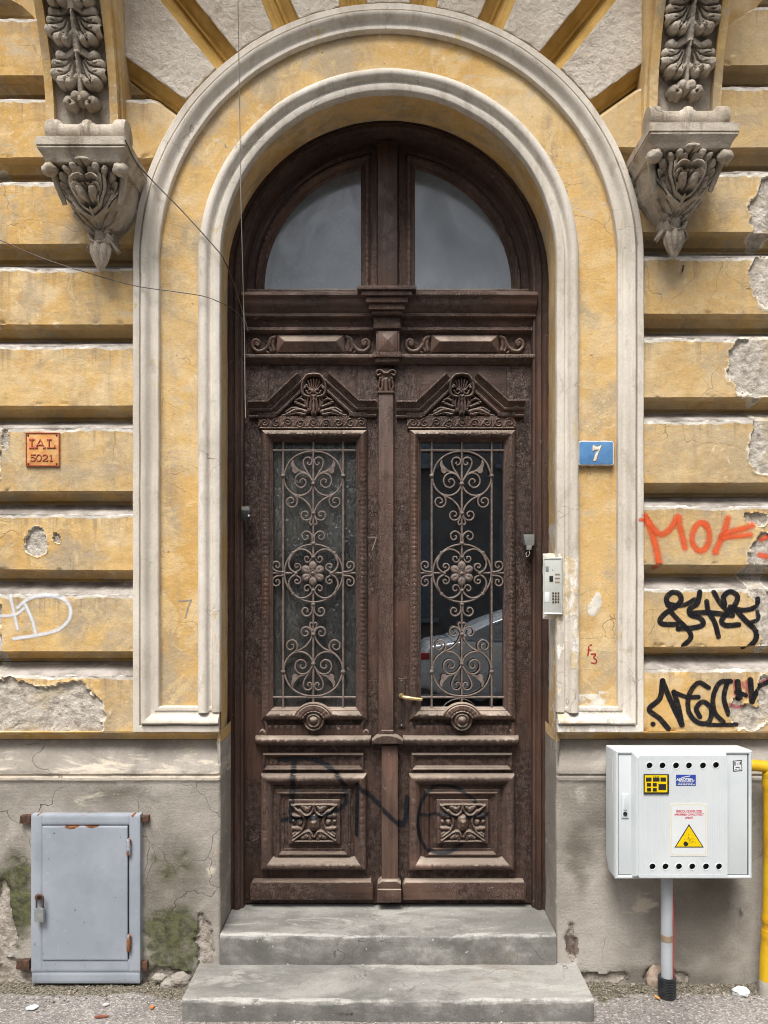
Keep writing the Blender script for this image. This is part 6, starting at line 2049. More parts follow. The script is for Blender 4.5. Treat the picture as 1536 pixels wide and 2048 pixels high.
# ---- yellow gas pipe
YY = -.085
yp_ = empty('gas_pipe', (PX(1532, YY), YY, 0), 'yellow painted gas pipe elbowing down from behind the gas box', 'pipe')
r1 = 14 * (YY - CY) / F
xv = PX(1541, YY); ze = PZ(1532, YY)
path = smoothpts([(gx1 - .03, YY, ze + .004), (gx1 + .015, YY, ze + .004), (xv - .03, YY, ze - .001), (xv - .008, YY, ze - .012), (xv, YY, ze - .04), (xv, YY, ze - .08)], 6)
link('elbow', tube(path, [r1 * .82 + .3 * r1 * sstep(.35, .8, i / (len(path) - 1)) for i in range(len(path))], 18), 'pipe_yellow', yp_, 60)
zz_ = np.linspace(ze - .07, .055, 60)
rad = r1 * (1 + .05 * (fbm(zz_ * 14, 0 * zz_, 1) - .5)) + .009 * sstep(.35, .05, zz_)
rad = rad + .004 * np.exp(-((zz_ - PZ(1573, YY)) / .006) ** 2) + .006 * np.exp(-((zz_ - PZ(1838, YY)) / .010) ** 2) + .004 * np.exp(-((zz_ - PZ(1868, YY)) / .006) ** 2) - .004 * np.exp(-((zz_ - PZ(1852, YY)) / .006) ** 2)
link('drop_pipe', tube([(xv - .006 * sstep(.5, .1, z_) - .0, YY, z_) for z_ in zz_], list(rad), 20), 'pipe_yellow', yp_, 60)
link('foot', lathe([(.0005, -.03), (.046, -.03), (.044, .03), (.040, .062), (.03, .070), (.0005, .07)], (xv - .004, YY, 0), 'z', 20), 'concrete', yp_, 50)
for pyb in (1840, 1862):
    link('clamp', lathe([(r1 * 1.02, -.006), (r1 * 1.22, -.006), (r1 * 1.22, .006), (r1 * 1.02, .006)], (xv, YY, PZ(pyb, YY)), 'z', 20), 'pipe_yellow', yp_, 40)

# ---- steel hatch in the plinth
YH = -.034
hx0, hx1, hz0, hz1 = PX(62, YH), PX(280, YH), PZ(1968, YH), PZ(1630, YH)
hatch = empty('metal_hatch', ((hx0 + hx1) / 2, YH, hz0), 'blue grey steel hatch with rusty edges set into the mossy plinth', 'hatch')
def rustf(X, Z, spots):
    return np.clip(ell(X, Z, spots, YH), 0, 1)
frp = [(0, .03), (.0005, YH + .004), (.003, YH), (.044, YH - .001), (.0455, YH + .006)]
me = bm_join(platemesh(hx0, hx0 + .046, hz0 + .05, hz1, YH, .03)[0], platemesh(hx1 - .046, hx1, hz0 + .05, hz1, YH, .03)[0], platemesh(hx0 + .0465, hx1 - .0465, hz1 - .042, hz1, YH + .0004, .03)[0], platemesh(hx0 + .0465, hx1 - .0465, hz0 + .05, hz0 + .102, YH + .0004, .03)[0])
co = np.array([v.co[:] for v in me.vertices])
rf = rustf(co[:, 0], co[:, 2], [(275, 1634, 12, 7, .9), (66, 1633, 10, 6, .9), (170, 1630, 110, 4, .7), (170, 1926, 100, 7, .6), (280, 1780, 3, 170, .5), (278, 1930, 6, 24, 1), (64, 1900, 5, 40, .9), (258, 1665, 8, 12, .8), (170, 1928, 22, 10, .7), (110, 1927, 18, 9, .6), (80, 1785, 12, 14, .8)])
fo = link('hatch_frame', me, 'blue_metal', hatch, 40, {'rust': rf})
me, X, Z = platemesh(hx0 + .002, hx1 - .002, hz0, hz0 + .049, YH + .003, .03)
link('kick_plate', me, 'blue_metal', hatch, 40, {'rust': rustf(X, Z, [(250, 1966, 26, 5, .9), (170, 1948, 110, 3, .4)])})
me, X, Z = platemesh(PX(85.2, YH), PX(255.4, YH), PZ(1920, YH), PZ(1652, YH), YH - .005, YH + .012, .006)
hd = link('hatch_door', me, 'blue_metal', hatch, 40, {'rust': rustf(X, Z, [(170, 1650, 105, 6, 1.3), (256, 1780, 3, 130, .7), (84, 1790, 3, 130, .6), (185, 1700, 10, 6, .5), (210, 1880, 4, 26, .6), (84, 1800, 3, 30, .6), (142, 1735, 2, 14, .7), (230, 1845, 3, 20, .5)])})
link('door_shadow_gap', box(hx0 + .040, hx1 - .040, YH + .012, YH + .03, hz0 + .096, hz1 - .036, 0), 'black', hatch)
for pya, pyb in ((1677, 1708), (1868, 1900)):
    xh = PX(257.5, YH - .01); zc_ = (PZ(pya, YH) + PZ(pyb, YH)) / 2; hl = (PZ(pya, YH) - PZ(pyb, YH)) / 2
    hg = link('hinge', lathe([(.0005, -hl), (.008, -hl), (.009, -hl + .002), (.009, -.001), (.007, 0), (.009, .001), (.009, hl - .002), (.006, hl), (.0005, hl + .006)], (xh, YH - .010, zc_), 'z', 14), 'blue_metal', hatch, 50)
    at = hg.data.attributes.new('rust', 'FLOAT', 'POINT'); at.data.foreach_set('value', np.array([.55 + .3 * random.random() for _ in hg.data.vertices], np.float32))
for (p0, p1, q0, q1) in ((43, 66, 1628, 1644), (279, 300, 1629, 1640), (36, 63, 1916, 1934), (279, 297, 1919, 1934)):
    pts = [(PX(p0, 0), PZ(q1, 0)), (PX(p1, 0), PZ(q1 + 1, 0)), (PX(p1, 0), PZ(q0, 0)), (PX(p0 + 2, 0), PZ(q0 + 1, 0))]
    link('wall_lug', prism(pts, -.022, .02, .002), 'rust', hatch, 40)
link('hasp', bm_join(box(PX(73, YH), PX(86, YH), YH - .018, YH - .004, PZ(1796, YH), PZ(1788, YH), .002)), 'rust', hatch, 40)
# padlock
YK = YH - .026
lock = empty('padlock', (PX(79, YK), YK, PZ(1843, YK)), 'weathered padlock with rusty shackle hanging on the steel hatch', 'padlock')
link('lock_body', box(PX(69.5, YK), PX(88.5, YK), YK - .009, YK + .010, PZ(1843, YK), PZ(1815, YK), .005), 'steel', lock, 40)
xs0, xs1, zc_ = PX(73, YK), PX(86, YK), PZ(1797, YK)
sh = [(xs0, YK, PZ(1818, YK)), (xs0, YK, zc_)] + [((xs0 + xs1) / 2 - (xs1 - xs0) / 2 * cos(a), YK, zc_ + (xs1 - xs0) / 2 * sin(a) * 1.1) for a in np.linspace(0, pi, 10)[1:-1]] + [(xs1, YK, zc_), (xs1, YK, PZ(1818, YK))]
link('shackle', tube(sh, .0042, 8), 'rust', lock, 60)

# ---- enamel plates
YE = -.006
num = empty('house_number_plate', (PX(1191, YE), YE, PZ(932, YE)), 'blue enamel number plate reading 7 on the ochre arch band', 'number plate')
x0, x1, z0, z1 = PX(1155, YE), PX(1228, YE), PZ(932, YE), PZ(881, YE)
link('plate_rim', prism(rrect(x0, x1, z0, z1, .004), YE - .004, YE + .02, .002), 'rust_rim', num, 40)
link('plate_border', prism(rrect(x0 + .0022, x1 - .0022, z0 + .0022, z1 - .0022, .010, 3), YE - .0055, YE - .003, .001), 'cream_enamel', num, 40)
link('plate_field', prism(rrect(x0 + .0062, x1 - .0062, z0 + .0062, z1 - .0062, .007, 3), YE - .0075, YE - .005, .0015), 'enamel_blue', num, 40)
def n7(dx, dy): return (PX(1193 + dx, YE), PZ(906 + dy, YE))
seven = [n7(*p) for p in ((-8, -14), (-6.5, -15), (-5, -12.5), (0, -11.5), (4, -12.5), (7.5, -15), (9, -14), (5, -5), (0.5, 6), (-1, 12), (-2, 16), (-7.5, 16.5), (-6, 11), (-3, 3), (2, -4.5), (3.5, -6.5), (-1, -6), (-5, -6), (-6.5, -3.5), (-8.5, -4))]
ol = offset_poly(seven, .0022)
a_ = lambda P: sum(P[i][0] * P[(i + 1) % len(P)][1] - P[(i + 1) % len(P)][0] * P[i][1] for i in range(len(P)))
if abs(a_(ol)) < abs(a_(seven)): ol = offset_poly(seven, -.0022)
link('numeral_edge', prism([tuple(p) for p in ol], YE - .0082, YE - .007), 'rust_rim', num, None)
link('numeral', prism(seven, YE - .0100, YE - .008, .0006), 'cream_enamel', num, 40)

YI = -.004
ial = empty('insurance_plate', (PX(86, YI), YI, PZ(933, YI)), 'rusty orange plate embossed I.A.L. 5021 on the banded wall', 'plate')
x0, x1, z0, z1 = PX(52, YI), PX(120, YI), PZ(933, YI), PZ(865, YI)
link('plate_back', prism(rrect(x0, x1, z0, z1, .003), YI - .003, YI + .012, .001), 'plate_orange', ial, 40)
link('plate_rim', sweep_rect(x0, x1, z0, z1, [(0, YI - .002), (.001, YI - .006), (.004, YI - .0065), (.0055, YI - .003)], .02), 'plate_red', ial, 40)
for dx_ in (57, 114):
    for dy_ in (871, 928):
        link('rivet', lathe([(.0005, -.004), (.003, -.003), (.004, 0)], (PX(dx_, YI), YI - .003, PZ(dy_, YI)), 'y', 10), 'rust', ial, 50)
def glyph(strokes, ox, oy, s, wd):
    ms = []
    for st in strokes:
        P = [(ox + p[0] * s, oy + p[1] * s) for p in st]
        ms.append(tube([(p[0], YI - .0035, p[1]) for p in P], wd, 6))
    return ms
G = {'I': [[(.5, 0), (.5, 1)], [(.2, 0), (.8, 0)], [(.2, 1), (.8, 1)]], 'A': [[(0, 0), (.5, 1), (1, 0)], [(.2, .36), (.8, .36)], [(-.12, 0), (.2, 0)], [(.8, 0), (1.12, 0)]],
     'L': [[(.3, 1), (.3, 0), (.95, 0), (.95, .28)], [(.05, 1), (.6, 1)], [(.05, 0), (.3, 0)]], '.': [[(.05, .06), (.2, .06)]],
     '5': [[(.9, 1), (.15, 1), (.12, .55), (.5, .66), (.88, .45), (.8, .1), (.45, -.02), (.08, .12)]], '0': [[(.5 + .4 * cos(a), .5 + .52 * sin(a)) for a in np.linspace(0, 2 * pi, 17)]],
     '2': [[(.1, .75), (.3, 1), (.7, 1), (.88, .75), (.75, .5), (.1, 0), (.92, 0), (.95, .16)]], '1': [[(.25, .82), (.5, 1), (.5, 0)], [(.25, 0), (.75, 0)]]}
ms = []
zt1, zt2 = PZ(896, YI), PZ(922, YI)
for ch, pxx in (('I', 56), ('.', 66.5), ('A', 73), ('.', 89), ('L', 94), ('.', 110)):
    ms += glyph(G[ch], PX(pxx, YI), zt1, .036 if ch != '.' else .03, .0036)
link('letters', bm_join(*ms), 'plate_red', ial, 60)
ms = []
for ch, pxx in zip('5021', (61, 72.5, 85, 97)):
    ms += glyph(G[ch], PX(pxx, YI), zt2, .026, .0028)
link('letters', bm_join(*ms), 'plate_red', ial, 60)

# ---- intercom panel, let into the roll moulding at an angle
ic = empty('intercom', (PX(1106, -.01), -.01, PZ(1228, -.01)), 'beige metal intercom panel with dark push buttons beside the door', 'intercom')
IW, IH = .083, .242
icx, icz = PX(1106.5, -.012), (PZ(1116, -.012) + PZ(1228, -.012)) / 2
ROT = Matrix.Translation((icx, -.010, icz)) @ Matrix.Rotation(radians(-20), 4, 'Z')
def icb(name, me, mat, sm=40):
    me.transform(ROT); return link(name, me, mat, ic, sm)
icb('panel', box(-IW / 2, IW / 2, -.014, .012, -IH / 2, IH / 2, .004), 'intercom')
icb('panel_rim', sweep_rect(-IW / 2, IW / 2, -IH / 2, IH / 2, [(0, -.010), (.001, -.017), (.003, -.018), (.007, -.016), (.008, -.0135)], .02), 'intercom')
icb('camera_window', box(-.014, .002, -.0155, -.010, .018, .043, .001), 'black')
for k in range(3): icb('name_strip', box(.010, .030, -.0152, -.010, .046 - k * .0165, .053 - k * .0165, .0008), 'tape')
for r_ in range(4):
    for c_ in range(3):
        icb('button', lathe([(.0005, -.0035), (.0035, -.003), (.0042, .0)], (.002 + c_ * .011, -.0142, -.030 - r_ * .0125), 'y', 10), 'rust', 50)
icb('speaker_slot', box(-.030, -.017, -.0152, -.010, .062, .085, .001), 'steel')
icb('torn_label', box(-.036, -.014, -.0148, -.010, -.070, -.026, .0004), 'paper')
icb('pinhole', lathe([(.0005, -.001), (.002, -.0008), (.0022, .001)], (.0, -.0142, .068), 'y', 8), 'black')
# lime packing round it
X, Z = np.meshgrid(np.linspace(PX(1093, 0), PX(1136, 0), 44), np.linspace(PZ(1240, 0), PZ(1106, 0), 90), indexing='ij')
sx = (X - X.min()) / (X.max() - X.min())
Y = .034 - .044 * sstep(0, .6, sx) + (fbm(X * 40, Z * 26, 3) - .5) * .022
ed = np.minimum(np.minimum(sx, 1 - sx) * 5, np.minimum(Z - Z.min(), Z.max() - Z) * 40)
Y = Y + .04 * (1 - np.clip(ed, 0, 1))
link('lime_packing', gridmesh(X, Y, Z), 'moulding', ic, 60, {'fresh': 0 * X + .75})

# ---- small devices on the door frame
YD = .215
sens = empty('door_contact', (PX(492, YD), YD, PZ(1043, YD)), 'black and white door contact fixed to the frame near the patterned glass', 'sensor')
link('bracket', box(PX(483, YD), PX(499, YD), YD - .004, YD + .02, PZ(1030, YD), PZ(1013, YD), .003), 'dull_grey', sens, 40)
link('sensor_body', box(PX(483, YD), PX(501, YD), YD - .016, YD - .0045, PZ(1043, YD), PZ(1021, YD), .005), 'black', sens, 40)
link('white_cap', lathe([(.0005, -.006), (.004, -.005), (.005, 0)], (PX(499, YD), YD - .0155, PZ(1032, YD)), 'y', 12), 'white', sens, 50)
clo = empty('alarm_box', (PX(1058, YD), YD, PZ(1100, YD)), 'small grey alarm box with a loose wire on the frame near the intercom', 'sensor')
link('case', prism([(PX(1046, YD), PZ(1069, YD)), (PX(1068, YD), PZ(1069, YD)), (PX(1068, YD), PZ(1090, YD)), (PX(1060, YD), PZ(1093, YD)), (PX(1050, YD), PZ(1090, YD))][::-1], YD - .012, YD + .04, .003), 'dull_grey', clo, 40)
link('plug', box(PX(1052, YD), PX(1062, YD), YD - .016, YD + .01, PZ(1100, YD), PZ(1091, YD), .002), 'dull_grey', clo, 40)
link('loose_wire', tube(smoothpts([P3(1058, 1099, YD - .01), P3(1059, 1108, YD - .014), P3(1054, 1114, YD - .010), P3(1052, 1107, YD - .006), P3(1056, 1103, YD)], 5), .0013, 6), 'cable_pale', clo, 60)

# ---- cables
def cable(name, pts, r, mat, label):
    P = smoothpts([P3(*p) for p in pts], 10)
    tag(link(name, tube(P, r, 7), mat, None, 60), label, 'cable')
cable('hanging_cord', [(474, -60, -.45), (476, 10, -.40), (479, 200, -.22), (482, 400, -.06), (485, 520, .06), (487, 600, .165), (488, 640, .185), (489, 680, .205), (489.5, 720, .212), (490, 780, .216), (491, 836, .218)], .0019, 'cable_pale', 'pale straight cord hanging past the arch onto the door frame')
cable('service_cable', [(250, 280, -.300), (256, 292, -.285), (270, 320, -.21), (296, 352, -.055), (370, 428, -.050), (437, 503, -.046), (448, 520, -.01), (462, 552, .12), (478, 600, .20), (496, 662, .222)], .0028, 'cable_dark', 'dark cable running from the carved console across the arch to the door')
cable('thin_cable', [(-60, 452, -.02), (0, 480, -.02), (90, 518, -.03), (190, 550, -.04), (272, 572, -.045), (340, 582, -.045), (405, 592, -.050), (438, 604, -.035), (462, 616, .10), (480, 632, .19), (490, 652, .215)], .0019, 'cable_dark', 'thin brown cable sagging across the banded wall to the door frame')

# wall pin and bolt
tag(link('wall_pin', tube(smoothpts([P3(1365, 542, .01), P3(1365, 540, -.02), P3(1366, 536, -.028), P3(1367, 531, -.026)], 4), .004, 7), 'rust', None, 60), 'short bent rusty pin stuck in the banded wall', 'pin')
tag(link('wall_bolt', lathe([(.0005, -.022), (.006, -.022), (.0075, -.020), (.0075, -.012), (.0045, -.0115), (.0045, .03)], P3(1481, 1818, 0), 'y', 8), 'steel', None, 40), 'short steel bolt sticking out of the plinth near the yellow pipe', 'bolt')
# ------------------------------------------------------------------ graffiti: thin skins of paint lying on the surfaces
def make_bvh(objs):
    V = []; Fc = []
    for o in objs:
        me = o.data; b = len(V)
        V += [v.co[:] for v in me.vertices]
        Fc += [tuple(b + i for i in p.vertices) for p in me.polygons]
    return BVHTree.FromPolygons(V, Fc)
wall_bvh = make_bvh([o for o in COL.objects if o.parent is house and o.type == 'MESH' and o.name.split('.')[0] in ('wall_block', 'arch_moulding', 'arch_band', 'arch_roll')])
door_bvh = make_bvh([o for g in DRAPE for o in g if o.type == 'MESH' and o.name.split('.')[0] not in ('grille', 'glass')])
def drape_with(b):
    def f(x, z):
        h = b.ray_cast(Vector((x, -.8, z)), Vector((0, 1, 0)), 1.6)
        return h[0].y if h[0] is not None else None
    return f
DW, DD = drape_with(wall_bvh), drape_with(door_bvh)

def paint(name, strokes, mat, label, drape, conv, y=0.0, off=.0012, cat='graffiti', n=7):
    ms = []; at = []
    for pts, wd in strokes:
        P = [conv(*p) for p in (smoothpts(pts, 6) if len(pts) > 2 else pts)]
        me, a = ribbon(P, wd, y, n=n, drape=drape, off=off + .0003 * len(ms) % .0015)
        at.append(a['across'].ravel()); ms.append(me)
    me = bm_join(*ms)
    o = link(name, me, mat, None, None, {'across': np.concatenate(at)})
    return tag(o, label, cat)

def z5(q, w): return (PX(1060 + q / 3.227), PZ(950 + w / 3.227))
def z3(q, w): return (PX(q / 3.072), PZ(1000 + w / 3.072))
def z7(q, w): return (PX(430 + q / 2.226, .255), PZ(1440 + w / 2.226, .255))
MAT['spray_orange'] = mat_spray('orange_spray', (.72, .105, .03), .93, .95, .7)
MAT['spray_black'] = mat_spray('black_marker', (.010, .010, .013), .98, .22, .25, .45)
MAT['spray_white'] = mat_spray('white_spray', (.72, .74, .77), .9, .8, .8)
MAT['spray_smoke'] = mat_spray('black_spray', (.006, .008, .012), .97, .75, .7)
MAT['spray_grey'] = mat_spray('grey_brush', (.30, .28, .26), .7, .25, .5)
MAT['spray_red'] = mat_spray('red_brush', (.36, .012, .02), .97, .15, .2)
MAT['spray_chalk'] = mat_spray('chalk', (.42, .33, .29), .6, .6, .9)
MAT['scratch'] = mat_spray('scratched_plaster', (.74, .62, .40), .8, .7, .9)

paint('orange_graffiti', [([(738, 265), (775, 340), (805, 430), (835, 585)], 0.0500), ([(742, 275), (790, 340), (850, 385), (910, 340), (955, 265), (965, 330), (985, 400), (1000, 470)], 0.0450),
    ([(1140, 330), (1100, 305), (1060, 350), (1045, 420), (1075, 480), (1120, 485), (1150, 440), (1155, 370), (1130, 315)], 0.0425),
    ([(1275, 280), (1255, 360), (1225, 430), (1195, 495)], 0.0475), ([(1235, 395), (1310, 360), (1380, 345), (1440, 320)], 0.0425), ([(1245, 405), (1320, 395), (1420, 385)], 0.0400),
    ([(700, 290), (725, 290)], 0.0250), ([(1495, 515), (1536, 525)], 0.0425), ([(1500, 415), (1540, 395)], 0.0375)], 'spray_orange', 'orange sprayed letters beginning with MO on the banded wall', DW, z5)
paint('black_graffiti', [([(890, 840), (880, 795), (915, 758), (960, 765), (975, 805), (945, 845), (890, 880), (842, 925), (850, 960), (945, 965)], .026),
    ([(905, 880), (960, 940), (1020, 1000), (1038, 1050), (990, 1100)], .024), ([(955, 992), (1060, 985), (1118, 962), (1095, 922), (1035, 902), (1030, 862), (1078, 828), (1095, 755)], .026),
    ([(900, 832), (960, 842), (1010, 832), (1060, 802)], .022), ([(1040, 892), (1150, 888), (1305, 905)], .026), ([(1138, 815), (1150, 880), (1190, 950), (1215, 1042)], .024),
    ([(1185, 755), (1225, 825), (1268, 870), (1310, 880)], .024), ([(1255, 835), (1248, 785), (1290, 752), (1338, 782), (1320, 840), (1268, 895), (1235, 940), (1260, 970), (1345, 965)], .026),
    ([(1290, 850), (1380, 872), (1465, 845), (1478, 800)], .024), ([(1335, 880), (1400, 950), (1452, 1000), (1455, 1060), (1408, 1115)], .026), ([(1410, 952), (1480, 930), (1475, 880)], .020)],
    'spray_black', 'black looping marker tag sprayed under the orange lettering', DW, z5, off=.0016)
paint('black_graffiti', [([(895, 1640), (835, 1570), (768, 1512), (838, 1442), (855, 1328)], .026), ([(855, 1328), (905, 1450), (980, 1612)], .026), ([(980, 1612), (958, 1500), (928, 1400)], .026), ([(928, 1402), (1010, 1432), (1085, 1432)], .022),
    ([(1150, 1372), (1085, 1340), (1025, 1420), (1025, 1530), (1085, 1598), (1155, 1592), (1168, 1510), (1115, 1462), (1072, 1505), (1095, 1560)], .024),
    ([(1292, 1330), (1222, 1340), (1180, 1430), (1190, 1530), (1245, 1592)], .024), ([(1270, 1345), (1250, 1440), (1280, 1545)], .024), ([(1145, 1612), (1340, 1612)], .020),
    ([(1338, 1335), (1350, 1440)], .030), ([(1330, 1400), (1390, 1420)], .022), ([(1420, 1320), (1430, 1460)], .028), ([(1432, 1460), (1480, 1372), (1540, 1338)], .024), ([(793, 1607), (794, 1608)], .024)],
    'spray_black', 'angular black marker tag beginning with a dot above the gas box', DW, z5, off=.0016)
paint('red_graffiti', [([(1318, 1325), (1325, 1420)], .022), ([(1395, 1330), (1400, 1430)], .02), ([(1290, 1480), (1340, 1500), (1390, 1490)], .024), ([(1480, 1340), (1540, 1320)], .016), ([(1370, 1340), (1380, 1370)], .02)],
      mat_spray('faded_red_spray', (.42, .05, .08), .6, .8, .9), 'faded red spray marks beneath the angular black tag', DW, z5, off=.0010)
paint('white_graffiti', [([(65, 590), (85, 690), (108, 792)], 0.0224), ([(-30, 712), (90, 705), (165, 650)], 0.0210), ([(155, 640), (200, 740), (222, 832)], 0.0224), ([(108, 662), (180, 605), (290, 585), (385, 605), (432, 660), (425, 735), (350, 800), (220, 832), (85, 852)], 0.0238), ([(-4, 820), (0, 885)], 0.0168)],
      'spray_white', 'white sprayed lettering HD on the banded wall', DW, z3)
paint('grey_numeral', [([(1095, 621), (1170, 616)], .0075), ([(1170, 616), (1152, 660), (1135, 722)], .0085)], 'spray_grey', 'faint grey numeral 7 painted on the arch band near the white lettering', DW, z3, off=.0014)
paint('red_lettering', [([(378, 1165), (383, 1130), (386, 1102), (402, 1098)], .0062), ([(382, 1132), (398, 1130)], .0055), ([(400, 1158), (432, 1156), (412, 1182), (434, 1192), (430, 1216), (402, 1214)], .0055)],
      'spray_red', 'small dark red brush mark F3 on the arch band below the intercom', DW, z5, off=.0014)
rs = random.Random(3)
scr = []
for ln, (q0, w0, n_) in enumerate(((335, 735, 7), (350, 980, 8), (340, 1050, 6), (335, 1130, 5))):
    for k in range(n_):
        a, b = q0 + k * 24, w0
        for _ in range(2):
            scr.append(([(a + rs.uniform(-4, 14), b - rs.uniform(0, 45)), (a + rs.uniform(-4, 16), b + rs.uniform(0, 8))], .0022))
scr += [([(310, 890), (400, 850)], .003), ([(330, 1250), (400, 1252)], .0022), ([(430, 1130), (540, 1140)], .002), ([(455, 1330), (500, 1290)], .0022), ([(560, 1120), (640, 1125)], .002)]
sc_ = paint('scratched_marks', scr, 'scratch', 'pale scratched lettering on the arch band beside the intercom', DW, z5, off=.0012, n=3)
sc_['kind'] = 'stuff'
# spray on the door
paint('door_graffiti', [([(350, 185), (345, 300), (335, 450)], 0.0375), ([(282, 182), (420, 178), (510, 215), (572, 285), (580, 370), (530, 410), (430, 432), (300, 450)], 0.0300),
    ([(630, 512), (632, 400), (636, 288)], 0.0250), ([(636, 288), (720, 370), (830, 475)], 0.0275), ([(830, 475), (850, 440), (856, 348)], 0.0325),
    ([(1160, 365), (1080, 308), (985, 298), (930, 350), (905, 430), (912, 520), (950, 582), (1040, 592), (1100, 560)], 0.0225), ([(918, 428), (1020, 420), (1060, 425)], 0.0200), ([(1120, 430), (1215, 420)], 0.0225)],
      'spray_smoke', 'smoky black sprayed letters across the lower door panels', DD, z7, y=.25, off=.0018)
def z4(q, w): return (PX(460 + q / 3.15, .27), PZ(850 + w / 3.15, .27))
paint('chalk_numeral', [([(868, 706), (922, 706)], .006), ([(922, 706), (910, 745), (893, 790)], .006)], 'spray_chalk', 'thin chalk numeral 7 on the door stile', DD, z4, y=.279, off=.0012)

# ------------------------------------------------------------------ litter and grit on the pavement
def stones(n, seed, area, smin, smax, name, mat, lab=None):
    r = random.Random(seed)
    bm = bmesh.new()
    for _ in range(n):
        x, y = area(r)
        s = r.uniform(smin, smax) * r.uniform(.6, 1.2)
        m = Matrix.Translation((x, y, s * .25)) @ Matrix.Rotation(r.random() * 6, 4, 'Z') @ Matrix.Rotation(r.uniform(-.5, .5), 4, 'X') @ Matrix.Diagonal((s, s * r.uniform(.5, .9), s * r.uniform(.3, .6), 1))
        bmesh.ops.create_icosphere(bm, subdivisions=1, radius=.5, matrix=m)
    me = bm_mesh(bm)
    co = np.array([v.co[:] for v in me.vertices]); 
    nz = (fbm(co[:, 0] * 90, co[:, 1] * 90, co[:, 2] * 90, 2) - .5)
    me.vertices.foreach_set('co', (co + nz[:, None] * .003).astype(np.float32).ravel())
    return link(name, me, mat, None, 35)
def area_wall(r):
    while True:
        x = r.uniform(-1.9, 1.9); y = -abs(r.gauss(0, .07)) - .005
        if abs(x) > .80 or y > -.02: return x, y if abs(x) > .8 else -.30 - abs(r.gauss(0, .03))
MAT['grit'] = mat_simple('grit', (.10, .088, .068), (.34, .30, .25), .9, 0, 60, .5, 150)
MAT['grit_pale'] = mat_simple('pale_chips', (.42, .38, .33), (.60, .57, .52), .85, 0, 60, .4, 150)
tag(stones(1400, 1, area_wall, .005, .014, 'gravel', 'grit'), kind='stuff')
def area_wide(r): return r.uniform(-1.9, 1.9), r.uniform(-.8, -.03)
tag(stones(240, 2, area_wide, .003, .012, 'plaster_chips', 'grit_pale'), kind='stuff')
def flake(name, px, py, w_, h_, rot, mat, label, cat, th=.003):
    d = F * CZ / (py - HOR); y = d + CY; x = PX(px, y)
    pts = [(w_ * .5 * cos(a) * random.uniform(.7, 1.1), h_ * .5 * sin(a) * random.uniform(.7, 1.1)) for a in np.linspace(0, 2 * pi, 9, endpoint=False)]
    bm = bmesh.new()
    t = [bm.verts.new((p[0], p[1], th + random.uniform(0, .004))) for p in pts]; b = [bm.verts.new((p[0], p[1], 0)) for p in pts]
    bm.faces.new(t); bm.faces.new(b[::-1])
    for i in range(9): bm.faces.new((b[i], b[(i + 1) % 9], t[(i + 1) % 9], t[i]))
    me = bm_mesh(bm); me.transform(Matrix.Translation((x, y, .004)) @ Matrix.Rotation(rot, 4, 'Z'))
    return tag(link(name, me, mat, None, 30), label, cat)
flake('paper_scrap', 66, 2018, .055, .03, .2, 'paper', 'torn white paper scrap on the pavement before the steel hatch', 'paper')
flake('plaster_fragment', 212, 2012, .03, .02, .4, 'grit_pale', 'pale plaster fragment on the pavement below the steel hatch', 'plaster')
flake('brick_crumb', 304, 2017, .026, .02, 1.2, mat_simple('brick_orange', (.42, .13, .04), (.52, .2, .07), .8), 'orange brick crumb on the pavement beside the lower step', 'brick')
flake('dry_leaf', 204, 2036, .06, .012, .15, mat_simple('dry_leaf', (.20, .06, .035), (.28, .10, .06), .7), 'narrow reddish dry leaf lying on the pavement', 'leaf')
d_ = F * CZ / (1996 - HOR); yb_ = d_ + CY
tag(link('cigarette_end', tube([(PX(1310, yb_), yb_, .008), (PX(1316, yb_), yb_ - .02, .008)], .0045, 8), mat_simple('cork_tip', (.55, .26, .06), (.62, .34, .10), .7), None, 60), 'orange cigarette end beside the corrugated sleeve', 'cigarette')
# crumpled white film by the yellow pipe
U, V_ = np.meshgrid(np.linspace(0, pi, 26), np.linspace(0, 2 * pi, 36, endpoint=False), indexing='ij')
rr_ = 1 + .7 * (fbm(np.sin(U) * np.cos(V_) * 2.4 + 5, np.sin(U) * np.sin(V_) * 2.4 + 5, np.cos(U) * 2.4 + 3) - .5)
cxx, cyy = PX(1484, -.1), -.09
me = gridmesh(cxx + .034 * rr_ * np.sin(U) * np.cos(V_), cyy + .024 * rr_ * np.sin(U) * np.sin(V_), .014 + .020 * rr_ * np.cos(U), closed_v=True)
tag(link('crumpled_film', me, 'paper', None, 25), 'crumpled white plastic film at the foot of the yellow pipe', 'plastic film')
# broken render lump behind the sleeve
U, V_ = np.meshgrid(np.linspace(0, pi, 30), np.linspace(0, 2 * pi, 40, endpoint=False), indexing='ij')
rr_ = 1 + .6 * (fbm(np.sin(U) * np.cos(V_) * 2 + 9, np.sin(U) * np.sin(V_) * 2 + 5, np.cos(U) * 2 + 3) - .5)
me = gridmesh(PX(1326, -.05) + .062 * rr_ * np.sin(U) * np.cos(V_), -.012 + .035 * rr_ * np.sin(U) * np.sin(V_), .015 + .068 * rr_ * np.cos(U), closed_v=True)
tag(link('mortar_lump', me, mat_simple('brown_mortar', (.23, .165, .125), (.38, .30, .24), .9, 0, 30, .8, 60), None, 60), 'brown mortar lump packed behind the black corrugated sleeve', 'mortar')
